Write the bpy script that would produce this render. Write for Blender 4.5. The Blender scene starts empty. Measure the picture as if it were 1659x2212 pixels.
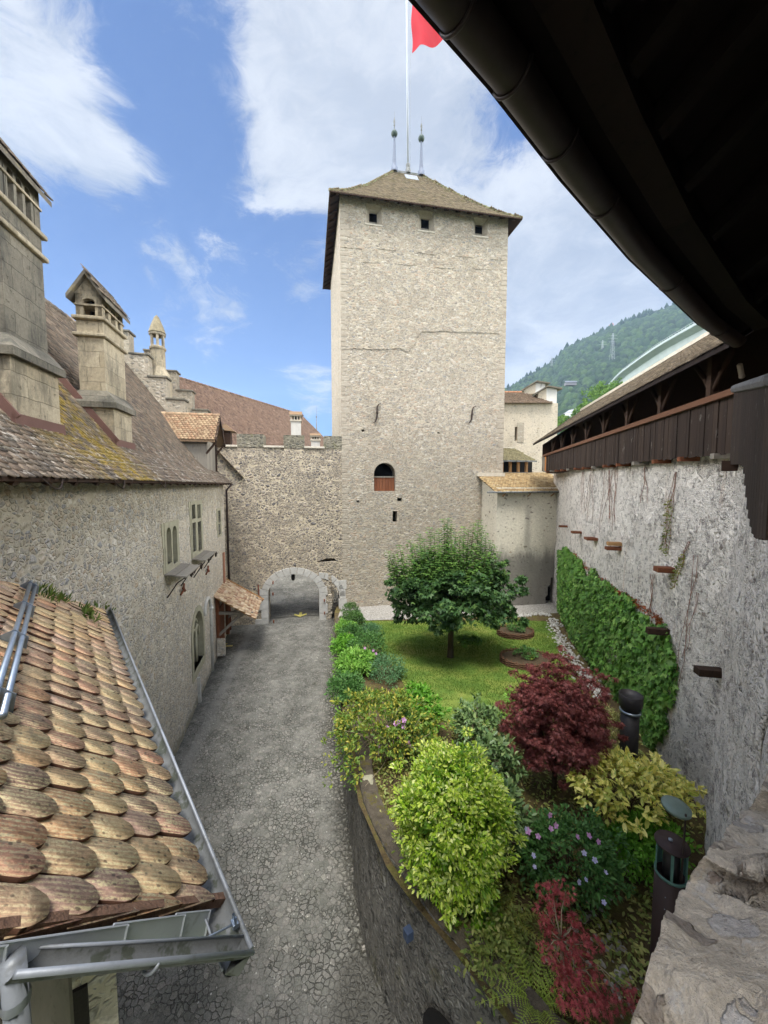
import bpy, bmesh, math, random
import numpy as np
from mathutils import Vector, Matrix

random.seed(7)
RNG = np.random.default_rng(11)
SC = bpy.context.scene
COL = SC.collection
R = math.radians
PITCH = R(4.0)

# ------------------------------------------------------------------ measuring helpers
# sight lines of the surveyed photograph, used to find where real planes are met
def ray(px, py):
    u = (px - 829.5) / 829.5; v = -(py - 1106) / 829.5
    return np.array([u, math.cos(PITCH) + v * math.sin(PITCH), -math.sin(PITCH) + v * math.cos(PITCH)])
def atz(px, py, z):
    d = ray(px, py); return d * (z / d[2])
def aty(px, py, y):
    d = ray(px, py); return d * (y / d[1])
def at_line(px, py, a, b):
    """meets the vertical plane standing on the plan line a-b"""
    d = ray(px, py); a = np.array(a[:2], float); b = np.array(b[:2], float)
    n = np.array([-(b - a)[1], (b - a)[0]])
    return d * (n @ a / (n @ d[:2]))
def at_plane(px, py, P0, n):
    d = ray(px, py); return d * (np.dot(n, P0) / np.dot(n, d))

# ------------------------------------------------------------------ object helpers
def tag(o, label=None, cat=None, group=None, kind=None):
    if label: o['label'] = label
    if cat: o['category'] = cat
    if group: o['group'] = group
    if kind: o['kind'] = kind
    return o

def thing(name, label, cat, loc=(0, 0, 0), group=None):
    o = bpy.data.objects.new(name, None); COL.objects.link(o)
    o.location = loc; o.empty_display_size = .3
    return tag(o, label, cat, group)

def link(name, me, mat, parent=None, smooth=False):
    o = bpy.data.objects.new(name, me); COL.objects.link(o)
    if mat is not None and len(me.materials) == 0: me.materials.append(mat)
    if parent is not None:
        o.parent = parent
        q, off = parent, Vector((0, 0, 0))
        while q is not None:
            off += q.location; q = q.parent
        o.location = -off           # geometry is written in world coordinates
    if smooth:
        me.polygons.foreach_set('use_smooth', [True] * len(me.polygons))
    return o

def copy_tree(o, parent=None):
    c = o.copy(); COL.objects.link(c)
    if parent is not None: c.parent = parent
    for ch in list(o.children): copy_tree(ch, c)
    return c

class MB:
    def __init__(s): s.v = []; s.f = []; s.sm = False
    def add(s, vs, fs):
        k = len(s.v)
        s.v.extend([tuple(map(float, p)) for p in vs]); s.f.extend([tuple(i + k for i in f) for f in fs])
        return s
    def box(s, c, size, ax=None):
        """ax: three axis vectors (rows); size full lengths"""
        c = np.array(c, float); A = np.eye(3) if ax is None else np.array(ax, float)
        h = np.array(size, float) / 2
        vs = [c + A[0] * h[0] * i + A[1] * h[1] * j + A[2] * h[2] * k for i in (-1, 1) for j in (-1, 1) for k in (-1, 1)]
        return s.add(vs, [(0, 1, 3, 2), (4, 6, 7, 5), (0, 4, 5, 1), (2, 3, 7, 6), (0, 2, 6, 4), (1, 5, 7, 3)])
    def bar(s, a, b, w, h, up=(0, 0, 1)):
        a = np.array(a, float); b = np.array(b, float); d = b - a; L = np.linalg.norm(d); d /= L
        up = np.array(up, float)
        if abs(d @ up) > .95: up = np.array([1., 0, 0])
        x = np.cross(up, d); x /= np.linalg.norm(x); z = np.cross(d, x)
        return s.box((a + b) / 2, (w, L, h), (x, d, z))
    def tube(s, pts, r, n=8, caps=True):
        P = [np.array(p, float) for p in pts]; m = len(P)
        r = [r] * m if np.isscalar(r) else list(r)
        rings = []; x = None
        for i in range(m):
            t = P[min(i + 1, m - 1)] - P[max(i - 1, 0)]; t = t / (np.linalg.norm(t) + 1e-9)
            if x is None:
                g = np.array([0, 0, 1.]) if abs(t[2]) < .9 else np.array([1., 0, 0])
                x = np.cross(g, t)
            else: x = x - t * (x @ t)
            x /= np.linalg.norm(x) + 1e-9; y = np.cross(t, x)
            rings.append([P[i] + r[i] * (x * math.cos(2 * math.pi * k / n) + y * math.sin(2 * math.pi * k / n)) for k in range(n)])
        vs = [p for rg in rings for p in rg]; fs = []
        for i in range(m - 1):
            for k in range(n):
                fs.append((i * n + k, i * n + (k + 1) % n, (i + 1) * n + (k + 1) % n, (i + 1) * n + k))
        if caps: fs.append(tuple(range(n))[::-1]); fs.append(tuple((m - 1) * n + k for k in range(n)))
        return s.add(vs, fs)
    def lathe(s, prof, c, n=20, axis=None):
        c = np.array(c, float); vs = []; fs = []
        A = np.eye(3) if axis is None else np.array(axis, float)
        for r, z in prof:
            for k in range(n):
                t = 2 * math.pi * k / n
                vs.append(c + A[0] * r * math.cos(t) + A[1] * r * math.sin(t) + A[2] * z)
        for i in range(len(prof) - 1):
            for k in range(n):
                fs.append((i * n + k, i * n + (k + 1) % n, (i + 1) * n + (k + 1) % n, (i + 1) * n + k))
        return s.add(vs, fs)
    def prism(s, poly, vec):
        """poly: 3D outline, extruded by vec"""
        n = len(poly); P = [np.array(p, float) for p in poly]; vec = np.array(vec, float)
        vs = P + [p + vec for p in P]
        fs = [tuple(range(n))[::-1], tuple(range(n, 2 * n))]
        for k in range(n): fs.append((k, (k + 1) % n, n + (k + 1) % n, n + k))
        return s.add(vs, fs)
    def grid(s, P):
        """P[i][j] points"""
        a, b = len(P), len(P[0])
        return s.add([p for row in P for p in row],
                     [(i * b + j, i * b + j + 1, (i + 1) * b + j + 1, (i + 1) * b + j) for i in range(a - 1) for j in range(b - 1)])
    def mesh(s, name, fix=True):
        me = bpy.data.meshes.new(name); me.from_pydata(s.v, [], s.f); me.update()
        if fix and len(s.f) < 60000:
            bm = bmesh.new(); bm.from_mesh(me); bmesh.ops.recalc_face_normals(bm, faces=bm.faces); bm.to_mesh(me); bm.free()
        return me
    def build(s, name, mat, parent=None, smooth=False, bevel=0, fix=True):
        o = link(name, s.mesh(name, fix), mat, parent, smooth)
        if bevel:
            m = o.modifiers.new('bevel', 'BEVEL'); m.width = bevel; m.segments = 2; m.limit_method = 'ANGLE'
        return o

def plate(outline, holes, O, X, Y, n, thick):
    """flat wall with openings: outline/holes in (x, y) of the frame; front face at O, body grows along -n.  -> MB"""
    cu = bpy.data.curves.new('tmp', 'CURVE'); cu.dimensions = '2D'; cu.fill_mode = 'BOTH'; cu.extrude = thick / 2
    for poly in [outline] + list(holes):
        sp = cu.splines.new('POLY'); sp.points.add(len(poly) - 1); sp.use_cyclic_u = True
        for q, p in zip(sp.points, poly): q.co = (p[0], p[1], 0, 1)
    ob = bpy.data.objects.new('tmp', cu); COL.objects.link(ob)
    bpy.context.view_layer.update()
    me = bpy.data.meshes.new_from_object(ob.evaluated_get(bpy.context.evaluated_depsgraph_get()))
    O = np.array(O, float); X = np.array(X, float); Y = np.array(Y, float); n = np.array(n, float)
    mb = MB()
    mb.add([O + X * v.co.x + Y * v.co.y + n * (v.co.z - thick / 2) for v in me.vertices], [tuple(p.vertices) for p in me.polygons])
    bpy.data.objects.remove(ob); bpy.data.curves.remove(cu); bpy.data.meshes.remove(me)
    return mb

def arch(cx, w, z0, zs, rise=None, n=12):
    """arched opening outline: half width w, from z0 up to springing zs"""
    rise = w if rise is None else rise
    return [(cx - w, z0), (cx + w, z0)] + [(cx + w * math.cos(math.pi * k / n), zs + rise * math.sin(math.pi * k / n)) for k in range(n + 1)]
def rect(x0, x1, y0, y1): return [(x0, y0), (x1, y0), (x1, y1), (x0, y1)]

# ------------------------------------------------------------------ fast instanced geometry in one mesh
def scatter(name, T, faces, pos, X, Y, Z, size, mat, parent=None, smooth=False):
    """one mesh of many copies of template T (n,3): local axes X, Y, Z (N,3)"""
    T = np.asarray(T, float); N = len(pos); n = len(T)
    size = np.broadcast_to(np.asarray(size, float).reshape(-1, 1) if np.ndim(size) == 1 else np.asarray(size, float), (N, 3)) if np.ndim(size) else np.full((N, 3), size)
    V = pos[:, None, :] + (X * size[:, :1])[:, None, :] * T[None, :, :1] + (Y * size[:, 1:2])[:, None, :] * T[None, :, 1:2] + (Z * size[:, 2:3])[:, None, :] * T[None, :, 2:3]
    V = V.reshape(-1, 3)
    lens = np.array([len(f) for f in faces]); flat = np.concatenate([np.array(f) for f in faces])
    loops = (np.arange(N)[:, None] * n + flat[None, :]).reshape(-1)
    tot = np.tile(lens, N); start = np.concatenate([[0], np.cumsum(tot)[:-1]])
    me = bpy.data.meshes.new(name)
    me.vertices.add(len(V)); me.vertices.foreach_set('co', V.astype(np.float32).ravel())
    me.loops.add(len(loops)); me.loops.foreach_set('vertex_index', loops.astype(np.int32))
    me.polygons.add(len(tot)); me.polygons.foreach_set('loop_start', start.astype(np.int32)); me.polygons.foreach_set('loop_total', tot.astype(np.int32))
    me.update(calc_edges=True); me.validate()
    return link(name, me, mat, parent, smooth)

def unit(a): return a / (np.linalg.norm(a, axis=-1, keepdims=True) + 1e-9)
def frames(axis, nrm):
    X = unit(axis); Z = unit(nrm - X * np.sum(nrm * X, -1, keepdims=True)); return X, np.cross(Z, X), Z

# leaf templates: x along the leaf, y across, z up
LEAF = (np.array([(0, 0, 0), (.3, .2, .06), (.68, .19, .05), (1, 0, -.05), (.68, -.19, .05), (.3, -.2, .06), (.5, 0, -.01)]),
        [(0, 6, 1), (1, 6, 2), (2, 6, 3), (3, 6, 4), (4, 6, 5), (5, 6, 0)])
def palm(lobes, deep, spread=2.3, seed=0):
    P = [(0, 0, 0)]; a0 = -spread
    for i in range(lobes):
        a = -spread + 2 * spread * i / (lobes - 1); L = 1 - .42 * abs(a / spread) ** 1.3
        P.append((.1 + L * .9 * math.cos(a), L * .9 * math.sin(a), -.12 * L))
        if i < lobes - 1:
            b = a + spread / (lobes - 1); P.append((.1 + deep * math.cos(b), deep * math.sin(b), .04))
    P = np.array(P); n = len(P)
    return P, [(0, i, i + 1) for i in range(1, n - 1)]
MAPLE = palm(5, .42)
ACER = palm(7, .2, 2.2)

def _n1(x, y, z, s, seed, oct):
    out = 0.; amp = 1.; f = s * .75; fl = math.floor
    for o in range(oct):
        d = seed * 17.13 + o * 5.7; X, Y, Z = x * f + d, y * f + d, z * f + d; i, j, k = fl(X), fl(Y), fl(Z); u, v, w = X - i, Y - j, Z - k
        u = u * u * (3 - 2 * u); v = v * v * (3 - 2 * v); w = w * w * (3 - 2 * w); t = 0.
        for a, fa in ((0, 1 - u), (1, u)):
            for b, fb in ((0, 1 - v), (1, v)):
                for c, fc in ((0, 1 - w), (1, w)):
                    h = (i + a) * 374761393 + (j + b) * 668265263 + (k + c) * 2147483647 + seed * 1274126177
                    h = ((h ^ (h >> 13)) * 1274126177) & 0xffffffff; h = (h ^ (h >> 16)) & 0xffff
                    t += (h / 32767.5 - 1) * fa * fb * fc
        out += t * amp; amp *= .5; f *= 2.03
    return out * .8
def noise3(P, s=1.0, seed=0, oct=3):
    """smooth value noise on a hashed lattice, about -1..1"""
    if np.ndim(P) == 1: return _n1(float(P[0]), float(P[1]), float(P[2]), s, seed, oct)
    P = np.asarray(P, float); one = False; out = 0; amp = 1; f = s * .75
    for o in range(oct):
        q = P * f + seed * 17.13 + o * 5.7; i = np.floor(q).astype(np.int64); t = q - i; t = t * t * (3 - 2 * t); v = 0
        for a in (0, 1):
            for b in (0, 1):
                for c in (0, 1):
                    h = (i[:, 0] + a) * 374761393 + (i[:, 1] + b) * 668265263 + (i[:, 2] + c) * 2147483647 + seed * 1274126177
                    h = (h ^ (h >> 13)) * 1274126177; h = (h ^ (h >> 16)) & 0xffff
                    v = v + (h / 32767.5 - 1) * np.where(a, t[:, 0], 1 - t[:, 0]) * np.where(b, t[:, 1], 1 - t[:, 1]) * np.where(c, t[:, 2], 1 - t[:, 2])
        out = out + v * amp; amp *= .5; f *= 2.03
    out = out * .8
    return float(out[0]) if one else out
# ================================================================== materials
class NT:
    def __init__(s, name):
        s.m = bpy.data.materials.new(name); s.m.use_nodes = True
        s.t = s.m.node_tree; s.n = s.t.nodes; s.l = s.t.links; s.n.clear()
        s.out = s.n.new('ShaderNodeOutputMaterial')
    def new(s, typ, **kw):
        n = s.n.new('ShaderNode' + typ)
        for k, v in kw.items(): setattr(n, k, v)
        return n
    def set(s, sock, v):
        if isinstance(v, bpy.types.NodeSocket): s.l.new(v, sock)
        elif v is not None:
            try:
                if hasattr(sock.default_value, '__len__'):
                    v = list(v) if hasattr(v, '__len__') else [v] * len(sock.default_value)
                    if len(sock.default_value) == 4 and len(v) == 3: v = v + [1]
                sock.default_value = v
            except Exception as e: raise RuntimeError(f'{sock.name} {v} {e}')
    def co(s, kind='Object'):
        return s.new('TexCoord').outputs[kind]
    def vmath(s, op, a, b=None):
        n = s.new('VectorMath', operation=op); s.set(n.inputs[0], a)
        if b is not None: s.set(n.inputs[1] if op != 'SCALE' else n.inputs[3], b)
        return n.outputs['Value'] if op in ('LENGTH', 'DOT_PRODUCT', 'DISTANCE') else n.outputs[0]
    def math(s, op, a, b=None, c=None, clamp=False):
        n = s.new('Math', operation=op); n.use_clamp = clamp
        s.set(n.inputs[0], a)
        if b is not None: s.set(n.inputs[1], b)
        if c is not None: s.set(n.inputs[2], c)
        return n.outputs[0]
    def noise(s, v, scale=5, detail=3, rough=.55, color=False, dist=0):
        n = s.new('TexNoise'); s.set(n.inputs['Vector'], v); s.set(n.inputs['Scale'], scale); s.set(n.inputs['Detail'], detail)
        s.set(n.inputs['Roughness'], rough); s.set(n.inputs['Distortion'], dist)
        return n.outputs['Color' if color else 'Fac']
    def voro(s, v, scale=5, feature='F1', rnd=1.0, out=None):
        n = s.new('TexVoronoi', feature=feature); s.set(n.inputs['Vector'], v); s.set(n.inputs['Scale'], scale); s.set(n.inputs['Randomness'], rnd)
        return n.outputs[out or 'Distance']
    def ramp(s, f, stops, interp='LINEAR'):
        n = s.new('ValToRGB'); s.set(n.inputs[0], f); e = n.color_ramp.elements; n.color_ramp.interpolation = interp
        while len(e) < len(stops): e.new(.5)
        for q, (p, c) in zip(e, stops):
            q.position = p; q.color = (*c, 1) if len(c) == 3 else c
        return n.outputs[0]
    def step(s, f, a, b, lo=0, hi=1):
        n = s.new('MapRange'); n.interpolation_type = 'SMOOTHSTEP'
        s.set(n.inputs[0], f); s.set(n.inputs[1], a); s.set(n.inputs[2], b); s.set(n.inputs[3], lo); s.set(n.inputs[4], hi)
        return n.outputs[0]
    def mix(s, f, a, b, blend='MIX'):
        n = s.new('Mix', data_type='RGBA', blend_type=blend)
        s.set(n.inputs[0], f); s.set(n.inputs[6], a); s.set(n.inputs[7], b)
        return n.outputs[2]
    def sep(s, v):
        n = s.new('SeparateXYZ'); s.set(n.inputs[0], v); return n.outputs
    def rgb2(s, c):
        n = s.new('SeparateColor'); s.set(n.inputs[0], c); return n.outputs
    def island(s): return s.new('NewGeometry').outputs['Random Per Island']
    def bump(s, h, dist=.02, strength=1.0, nrm=None):
        n = s.new('Bump'); s.set(n.inputs['Height'], h); s.set(n.inputs['Distance'], dist); s.set(n.inputs['Strength'], strength)
        if nrm is not None: s.set(n.inputs['Normal'], nrm)
        return n.outputs[0]
    def pbsdf(s, col, rough=.8, nrm=None, metal=0, spec=.3):
        n = s.new('BsdfPrincipled'); s.set(n.inputs['Base Color'], col); s.set(n.inputs['Roughness'], rough); s.set(n.inputs['Metallic'], metal)
        s.set(n.inputs['Specular IOR Level'], spec)
        if nrm is not None: s.set(n.inputs['Normal'], nrm)
        return n
    def done(s, sh):
        s.l.new(sh.outputs[0], s.out.inputs[0]); return s.m

def C(r, g, b):
    """sRGB 0-255 -> linear"""
    f = lambda c: (c / 255) / 12.92 if c / 255 <= .04045 else ((c / 255 + .055) / 1.055) ** 2.4
    return (f(r), f(g), f(b))

def stone(name, scale=4.5, zs=1.5, cols=None, mortar=(.4, .36, .3), mw=.08, relief=.05, warp=.06, cover=.0, cscale=1.2,
          stain=None, stain_amt=.5, stain_scale=.35, rnd=1.0, rough=.92, fine=.25, streak=0, lichen=None, extra=None, rot=None, small=0, sparse=0, splash=None, pits=None):
    q = NT(name); co = q.co()
    wv = q.vmath('SCALE', q.vmath('SUBTRACT', q.noise(co, 3.5, 2, color=True), (.5, .5, .5)), warp * 2)
    wv2 = q.vmath('SCALE', q.vmath('SUBTRACT', q.noise(co, 14, 2, color=True), (.5, .5, .5)), warp * .7)
    p = q.vmath('MULTIPLY', q.vmath('ADD', q.vmath('ADD', co, wv), wv2), (1, 1, zs))
    vcol = q.voro(p, scale, 'F1', rnd, 'Color'); edge = q.voro(p, scale, 'DISTANCE_TO_EDGE', rnd)
    if small:      # patches of small stones among the big ones
        sel = q.step(q.noise(p, scale * .42, 2, .5), .5 - small * .2 + .06, .5 - small * .2 + .10)
        vcol = q.mix(sel, vcol, q.voro(p, scale * 1.9, 'F1', rnd, 'Color'))
        e2 = q.math('MULTIPLY', q.voro(p, scale * 1.9, 'DISTANCE_TO_EDGE', rnd), 1.5)
        mxf = q.new('Mix', data_type='FLOAT'); q.set(mxf.inputs[0], sel); q.set(mxf.inputs[2], edge); q.set(mxf.inputs[3], e2); edge = mxf.outputs[0]
    rr = q.rgb2(vcol)
    n1 = q.noise(co, 26, 4, .65); n2 = q.noise(co, cscale, 4, .6); n3 = q.noise(co, 70, 2, .6)
    thr = q.math('ADD', edge, q.math('MULTIPLY', q.math('SUBTRACT', n1, .5), .09))
    if cover:
        thr = q.math('SUBTRACT', thr, q.math('MULTIPLY', q.math('SUBTRACT', n2, .5 - cover * .25), cover))
        thr = q.math('SUBTRACT', thr, q.math('MULTIPLY', rr[1], cover * .22))
    mask = q.step(thr, mw * .35, mw)
    if sparse: mask = q.math('MULTIPLY', mask, q.step(q.math('ADD', rr[1], q.math('MULTIPLY', q.math('SUBTRACT', n2, .5), .8)), sparse, sparse + .06))
    k = len(cols); sc = q.ramp(rr[0], [(i / max(k - 1, 1) * .9 + .05, c) for i, c in enumerate(cols)])
    sc = q.mix(1, sc, q.ramp(n1, [(.25, (1 - fine,) * 3), (.75, (1 + fine,) * 3)]), 'MULTIPLY')
    mc = q.mix(1, mortar, q.ramp(q.noise(co, 9, 4, .7), [(.25, (.78,) * 3), (.75, (1.16,) * 3)]), 'MULTIPLY')
    col = q.mix(mask, mc, sc)
    if stain:
        st = q.step(q.noise(q.vmath('MULTIPLY', co, (1, 1, .45)), stain_scale, 5, .65), .48, .72)
        col = q.mix(q.math('MULTIPLY', st, stain_amt), col, q.mix(1, col, stain, 'MULTIPLY'))
    if streak:
        sx = q.noise(q.vmath('MULTIPLY', co, (1, 1, .08)), 3.0, 5, .7)
        col = q.mix(q.math('MULTIPLY', q.step(sx, .5, .72), streak), col, q.mix(1, col, (.38, .37, .35), 'MULTIPLY'))
    if lichen:
        lc, la = lichen
        col = q.mix(q.math('MULTIPLY', q.step(q.noise(co, 1.7, 6, .75), .56, .64), la), col, lc)
    if splash:     # limewash or dirt caught on the relief
        col = q.mix(q.math('MULTIPLY', q.step(q.math('ADD', q.noise(q.vmath('MULTIPLY', co, (1, 1, splash[4])), splash[1], 5, .75), q.math('MULTIPLY', q.math('SUBTRACT', n2, .5), .25)), splash[2], splash[2] + .09), splash[3]), col, splash[0])
    if pits: col = q.mix(q.math('MULTIPLY', q.step(q.noise(co, pits[1], 4, .8), pits[2], pits[2] + .06), pits[3]), col, pits[0])
    if extra: col = extra(q, co, col)
    dome = q.step(thr, mw * .2, mw * 2.6 + .06)
    h = q.math('ADD', q.math('MULTIPLY', dome, q.math('ADD', .45, q.math('MULTIPLY', rr[2], .55))), q.math('MULTIPLY', n1, .3))
    h = q.math('ADD', h, q.math('MULTIPLY', n3, .1))
    return q.done(q.pbsdf(col, rough, q.bump(h, relief)))

def plain(name, col, rough=.7, metal=0, vary=.15, scale=6, bump=.0, spec=.3, bscale=40, stretch=(1, 1, 1), isl=0, spots=None):
    q = NT(name); co = q.vmath('MULTIPLY', q.co(), stretch)
    n = q.noise(co, scale, 5, .65)
    c = q.mix(1, col, q.ramp(n, [(.25, (1 - vary,) * 3), (.75, (1 + vary,) * 3)]), 'MULTIPLY')
    if isl: c = q.mix(1, c, q.ramp(q.island(), [(0, (1 - isl,) * 3), (1, (1 + isl,) * 3)]), 'MULTIPLY')
    if spots: c = q.mix(q.math('MULTIPLY', q.step(q.noise(co, spots[1], 4, .7), spots[2], spots[2] + .08), spots[3]), c, spots[0])
    nr = q.bump(q.noise(co, bscale, 4, .6), bump) if bump else None
    return q.done(q.pbsdf(c, rough, nr, metal, spec))

def wood(name, cols, grain=(30, 30, 2), rough=.85, bump=.004, white=None):
    """boards: grain runs along object Z by default"""
    q = NT(name); co = q.co(); g = q.vmath('MULTIPLY', co, grain)
    isl = q.island()
    gv = q.vmath('ADD', g, q.vmath('SCALE', q.new('CombineXYZ').outputs[0], 1.0))
    n = q.noise(gv, 1.0, 5, .7, dist=.4)
    c = q.ramp(q.math('ADD', q.math('MULTIPLY', n, .6), q.math('MULTIPLY', isl, .4)), [(i / (len(cols) - 1), k) for i, k in enumerate(cols)])
    c = q.mix(q.step(n, .3, .42, .55, 0), c, tuple(x * .35 for x in cols[0]))
    if white: c = q.mix(q.math('MULTIPLY', q.step(q.noise(q.vmath('MULTIPLY', co, (1, 1, .35)), 7, 5, .75), .62, .68), white[1]), c, white[0])
    return q.done(q.pbsdf(c, rough, q.bump(n, bump)))

def tilemat(name, cols, lichen=None, dark=.4, spots=None, streak=None, moss=None, patch=None):
    q = NT(name); co = q.co(); isl = q.island()
    c = q.ramp(isl, [(i / (len(cols) - 1), k) for i, k in enumerate(cols)])
    n = q.noise(co, 30, 4, .7); c = q.mix(1, c, q.ramp(n, [(.25, (.7,) * 3), (.75, (1.25,) * 3)]), 'MULTIPLY')
    if streak:   # grooves and stripes that run down the tile
        ax = streak[0]; sv = q.new('CombineXYZ'); d = q.vmath('DOT_PRODUCT', co, ax[0]); e = q.vmath('DOT_PRODUCT', co, ax[1])
        q.set(sv.inputs[0], q.math('MULTIPLY', d, streak[1])); q.set(sv.inputs[1], q.math('MULTIPLY', e, streak[1] * .12)); q.set(sv.inputs[2], q.math('MULTIPLY', isl, 40))
        sn = q.noise(sv.outputs[0], 1.0, 4, .75)
        wv = q.math('SINE', q.math('ADD', q.math('ADD', q.math('MULTIPLY', d, 178), q.math('MULTIPLY', isl, 40)), q.math('MULTIPLY', q.noise(co, 7, 2), 5)))
        sn = q.math('ADD', q.math('MULTIPLY', q.math('SUBTRACT', sn, .5), .95), q.math('ADD', .5, q.math('MULTIPLY', wv, .085)))
        amt = q.math('MULTIPLY', q.math('MULTIPLY', q.step(sn, .46, .56), q.step(q.noise(co, 2.3, 4, .6), .3, .6, .3, 1)), q.step(q.noise(co, 60, 4, .75), .40, .54, .05, 1))
        c = q.mix(amt, c, streak[2])
        c = q.mix(q.math('MULTIPLY', q.math('MULTIPLY', q.step(sn, .34, .46, 1, 0), q.step(q.noise(co, 38, 3, .7), .38, .56)), .6), c, streak[3])
    if lichen: c = q.mix(q.math('MULTIPLY', q.step(q.noise(co, lichen[1], 5, .8), lichen[2], lichen[2] + .07), lichen[3]), c, lichen[0])
    if spots:
        vd = q.voro(q.vmath('ADD', co, q.vmath('SCALE', q.noise(co, 30, 2, color=True), .02)), spots[1], 'F1')
        vr = q.rgb2(q.voro(co, spots[1], 'F1', 1, 'Color'))[0]
        c = q.mix(q.math('MULTIPLY', q.math('MULTIPLY', q.step(vd, .16, .3, 1, 0), q.step(vr, .35, .5)), spots[2]), c, spots[0])
    if moss: c = q.mix(q.math('MULTIPLY', q.step(q.noise(co, moss[1], 6, .75), moss[2], moss[2] + .1), moss[3]), c, moss[0])
    if patch: c = patch(q, co, c)
    return q.done(q.pbsdf(c, .9, q.bump(n, .006), 0, .2))

def leafmat(name, cols, trans=.3, rough=.5, veg=None, spec=.3):
    q = NT(name); isl = q.island()
    c = q.ramp(isl, [(i / (len(cols) - 1), k) for i, k in enumerate(cols)])
    if veg: c = q.mix(q.step(q.noise(q.co(), veg[1], 2), veg[2], veg[2] + .06), c, veg[0])
    pb = q.pbsdf(c, rough, None, 0, spec)
    tr = q.new('BsdfTranslucent'); q.set(tr.inputs[0], q.mix(1, c, (1.08, 1.18, .8), 'MULTIPLY'))
    mx = q.new('MixShader'); q.set(mx.inputs[0], trans); q.l.new(pb.outputs[0], mx.inputs[1]); q.l.new(tr.outputs[0], mx.inputs[2])
    return q.done(mx)

def cobble(name):
    q = NT(name); co = q.co()
    w = q.vmath('ADD', co, q.vmath('SCALE', q.vmath('SUBTRACT', q.noise(co, 9, 3, color=True), (.5,) * 3), .085))
    px = q.sep(co)
    edge_x = q.math('ADD', px[0], q.math('MULTIPLY', px[1], .16))       # runs with the wall foot
    bign = q.noise(co, .35, 3)
    near = q.step(q.math('ADD', edge_x, q.math('MULTIPLY', q.math('SUBTRACT', bign, .5), 1.6)), -.15, .65)
    d1 = q.voro(w, 8.2, 'DISTANCE_TO_EDGE'); c1 = q.rgb2(q.voro(w, 8.2, 'F1', 1, 'Color'))
    d2 = q.voro(w, 9.5, 'DISTANCE_TO_EDGE'); c2 = q.rgb2(q.voro(w, 9.5, 'F1', 1, 'Color'))
    n1 = q.noise(co, 40, 4, .7); n2 = q.noise(co, .7, 5, .65); n4 = q.noise(co, 150, 2, .6); n5 = q.noise(co, 5, 5, .7)
    open_ = q.step(q.noise(co, 1.6, 4, .65), .36, .60)
    m2 = q.step(q.math('ADD', d2, q.math('MULTIPLY', q.math('SUBTRACT', n1, .5), .09)), .008, .085)
    m1 = q.step(q.math('ADD', d1, q.math('MULTIPLY', q.math('SUBTRACT', n1, .5), .06)), .06, .24)
    ca = q.ramp(c2[0], [(0, C(109, 109, 103)), (.5, C(118, 117, 112)), (.9, C(126, 123, 118)), (.97, C(133, 131, 124)), (1, C(140, 137, 131))])
    cb = q.ramp(c1[0], [(0, C(113, 112, 106)), (.5, C(135, 133, 124)), (.9, C(148, 143, 135)), (1, C(161, 159, 151))])
    scr = C(118, 117, 112)
    ca = q.mix(q.math('MULTIPLY', q.math('SUBTRACT', 1, m2), q.math('ADD', .3, q.math('MULTIPLY', open_, .65))), ca, C(75, 75, 70))
    ca = q.mix(q.math('MULTIPLY', q.step(q.noise(co, .9, 5, .7), .50, .66), .8), ca, scr)
    cb = q.mix(m1, C(73, 71, 64), cb)
    c = q.mix(near, ca, cb)
    c = q.mix(1, c, q.ramp(n1, [(.25, (.74,) * 3), (.75, (1.3,) * 3)]), 'MULTIPLY')
    c = q.mix(1, c, q.ramp(n5, [(.25, (.78,) * 3), (.75, (1.2,) * 3)]), 'MULTIPLY')
    c = q.mix(1, c, q.ramp(n4, [(.3, (.8,) * 3), (.7, (1.2,) * 3)]), 'MULTIPLY')
    c = q.mix(1, c, q.ramp(n2, [(.3, (.68, .68, .65)), (.7, (1.24, 1.23, 1.2))]), 'MULTIPLY')
    g = q.voro(co, 17, 'F1'); gr = q.rgb2(q.voro(co, 17, 'F1', 1, 'Color'))
    c = q.mix(q.math('MULTIPLY', q.step(g, .2, .33, 1, 0), q.step(gr[0], .90, .93)), c, C(171, 169, 161))
    c = q.mix(q.math('MULTIPLY', q.step(q.math('ABSOLUTE', q.math('ADD', q.math('ADD', edge_x, 4.35), q.math('MULTIPLY', q.math('SUBTRACT', n5, .5), .35))), .26, .12), .55), c, C(135, 134, 128))
    # moss and dirt along the feet of the walls
    c = q.mix(q.math('MULTIPLY', q.step(q.math('ADD', edge_x, q.math('MULTIPLY', q.math('SUBTRACT', n5, .5), 1.4)), -4.55, -5.3), .55), c, C(58, 58, 50))
    c = q.mix(q.math('MULTIPLY', q.step(q.noise(co, 1.2, 5, .75), .60, .72), .35), c, C(75, 78, 55))
    # plain concrete patch at the near end of the lane
    c = q.mix(q.step(q.math('ADD', px[1], q.math('MULTIPLY', q.math('SUBTRACT', q.noise(co, 1.4, 4), .5), 1.2)), 6.75, 6.55, 0, q.step(px[0], -1.2, -.6)), c, q.mix(1, C(100, 98, 91), q.ramp(n1, [(.2, (.7,) * 3), (.8, (1.2,) * 3)]), 'MULTIPLY'))
    h = q.math('ADD', q.math('ADD', q.math('MULTIPLY', near, q.math('MULTIPLY', m1, 1.0)), q.math('MULTIPLY', q.math('MULTIPLY', m2, open_), .6)), q.math('MULTIPLY', n1, .35))
    return q.done(q.pbsdf(c, .8, q.bump(h, .035), 0, .3))

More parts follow.
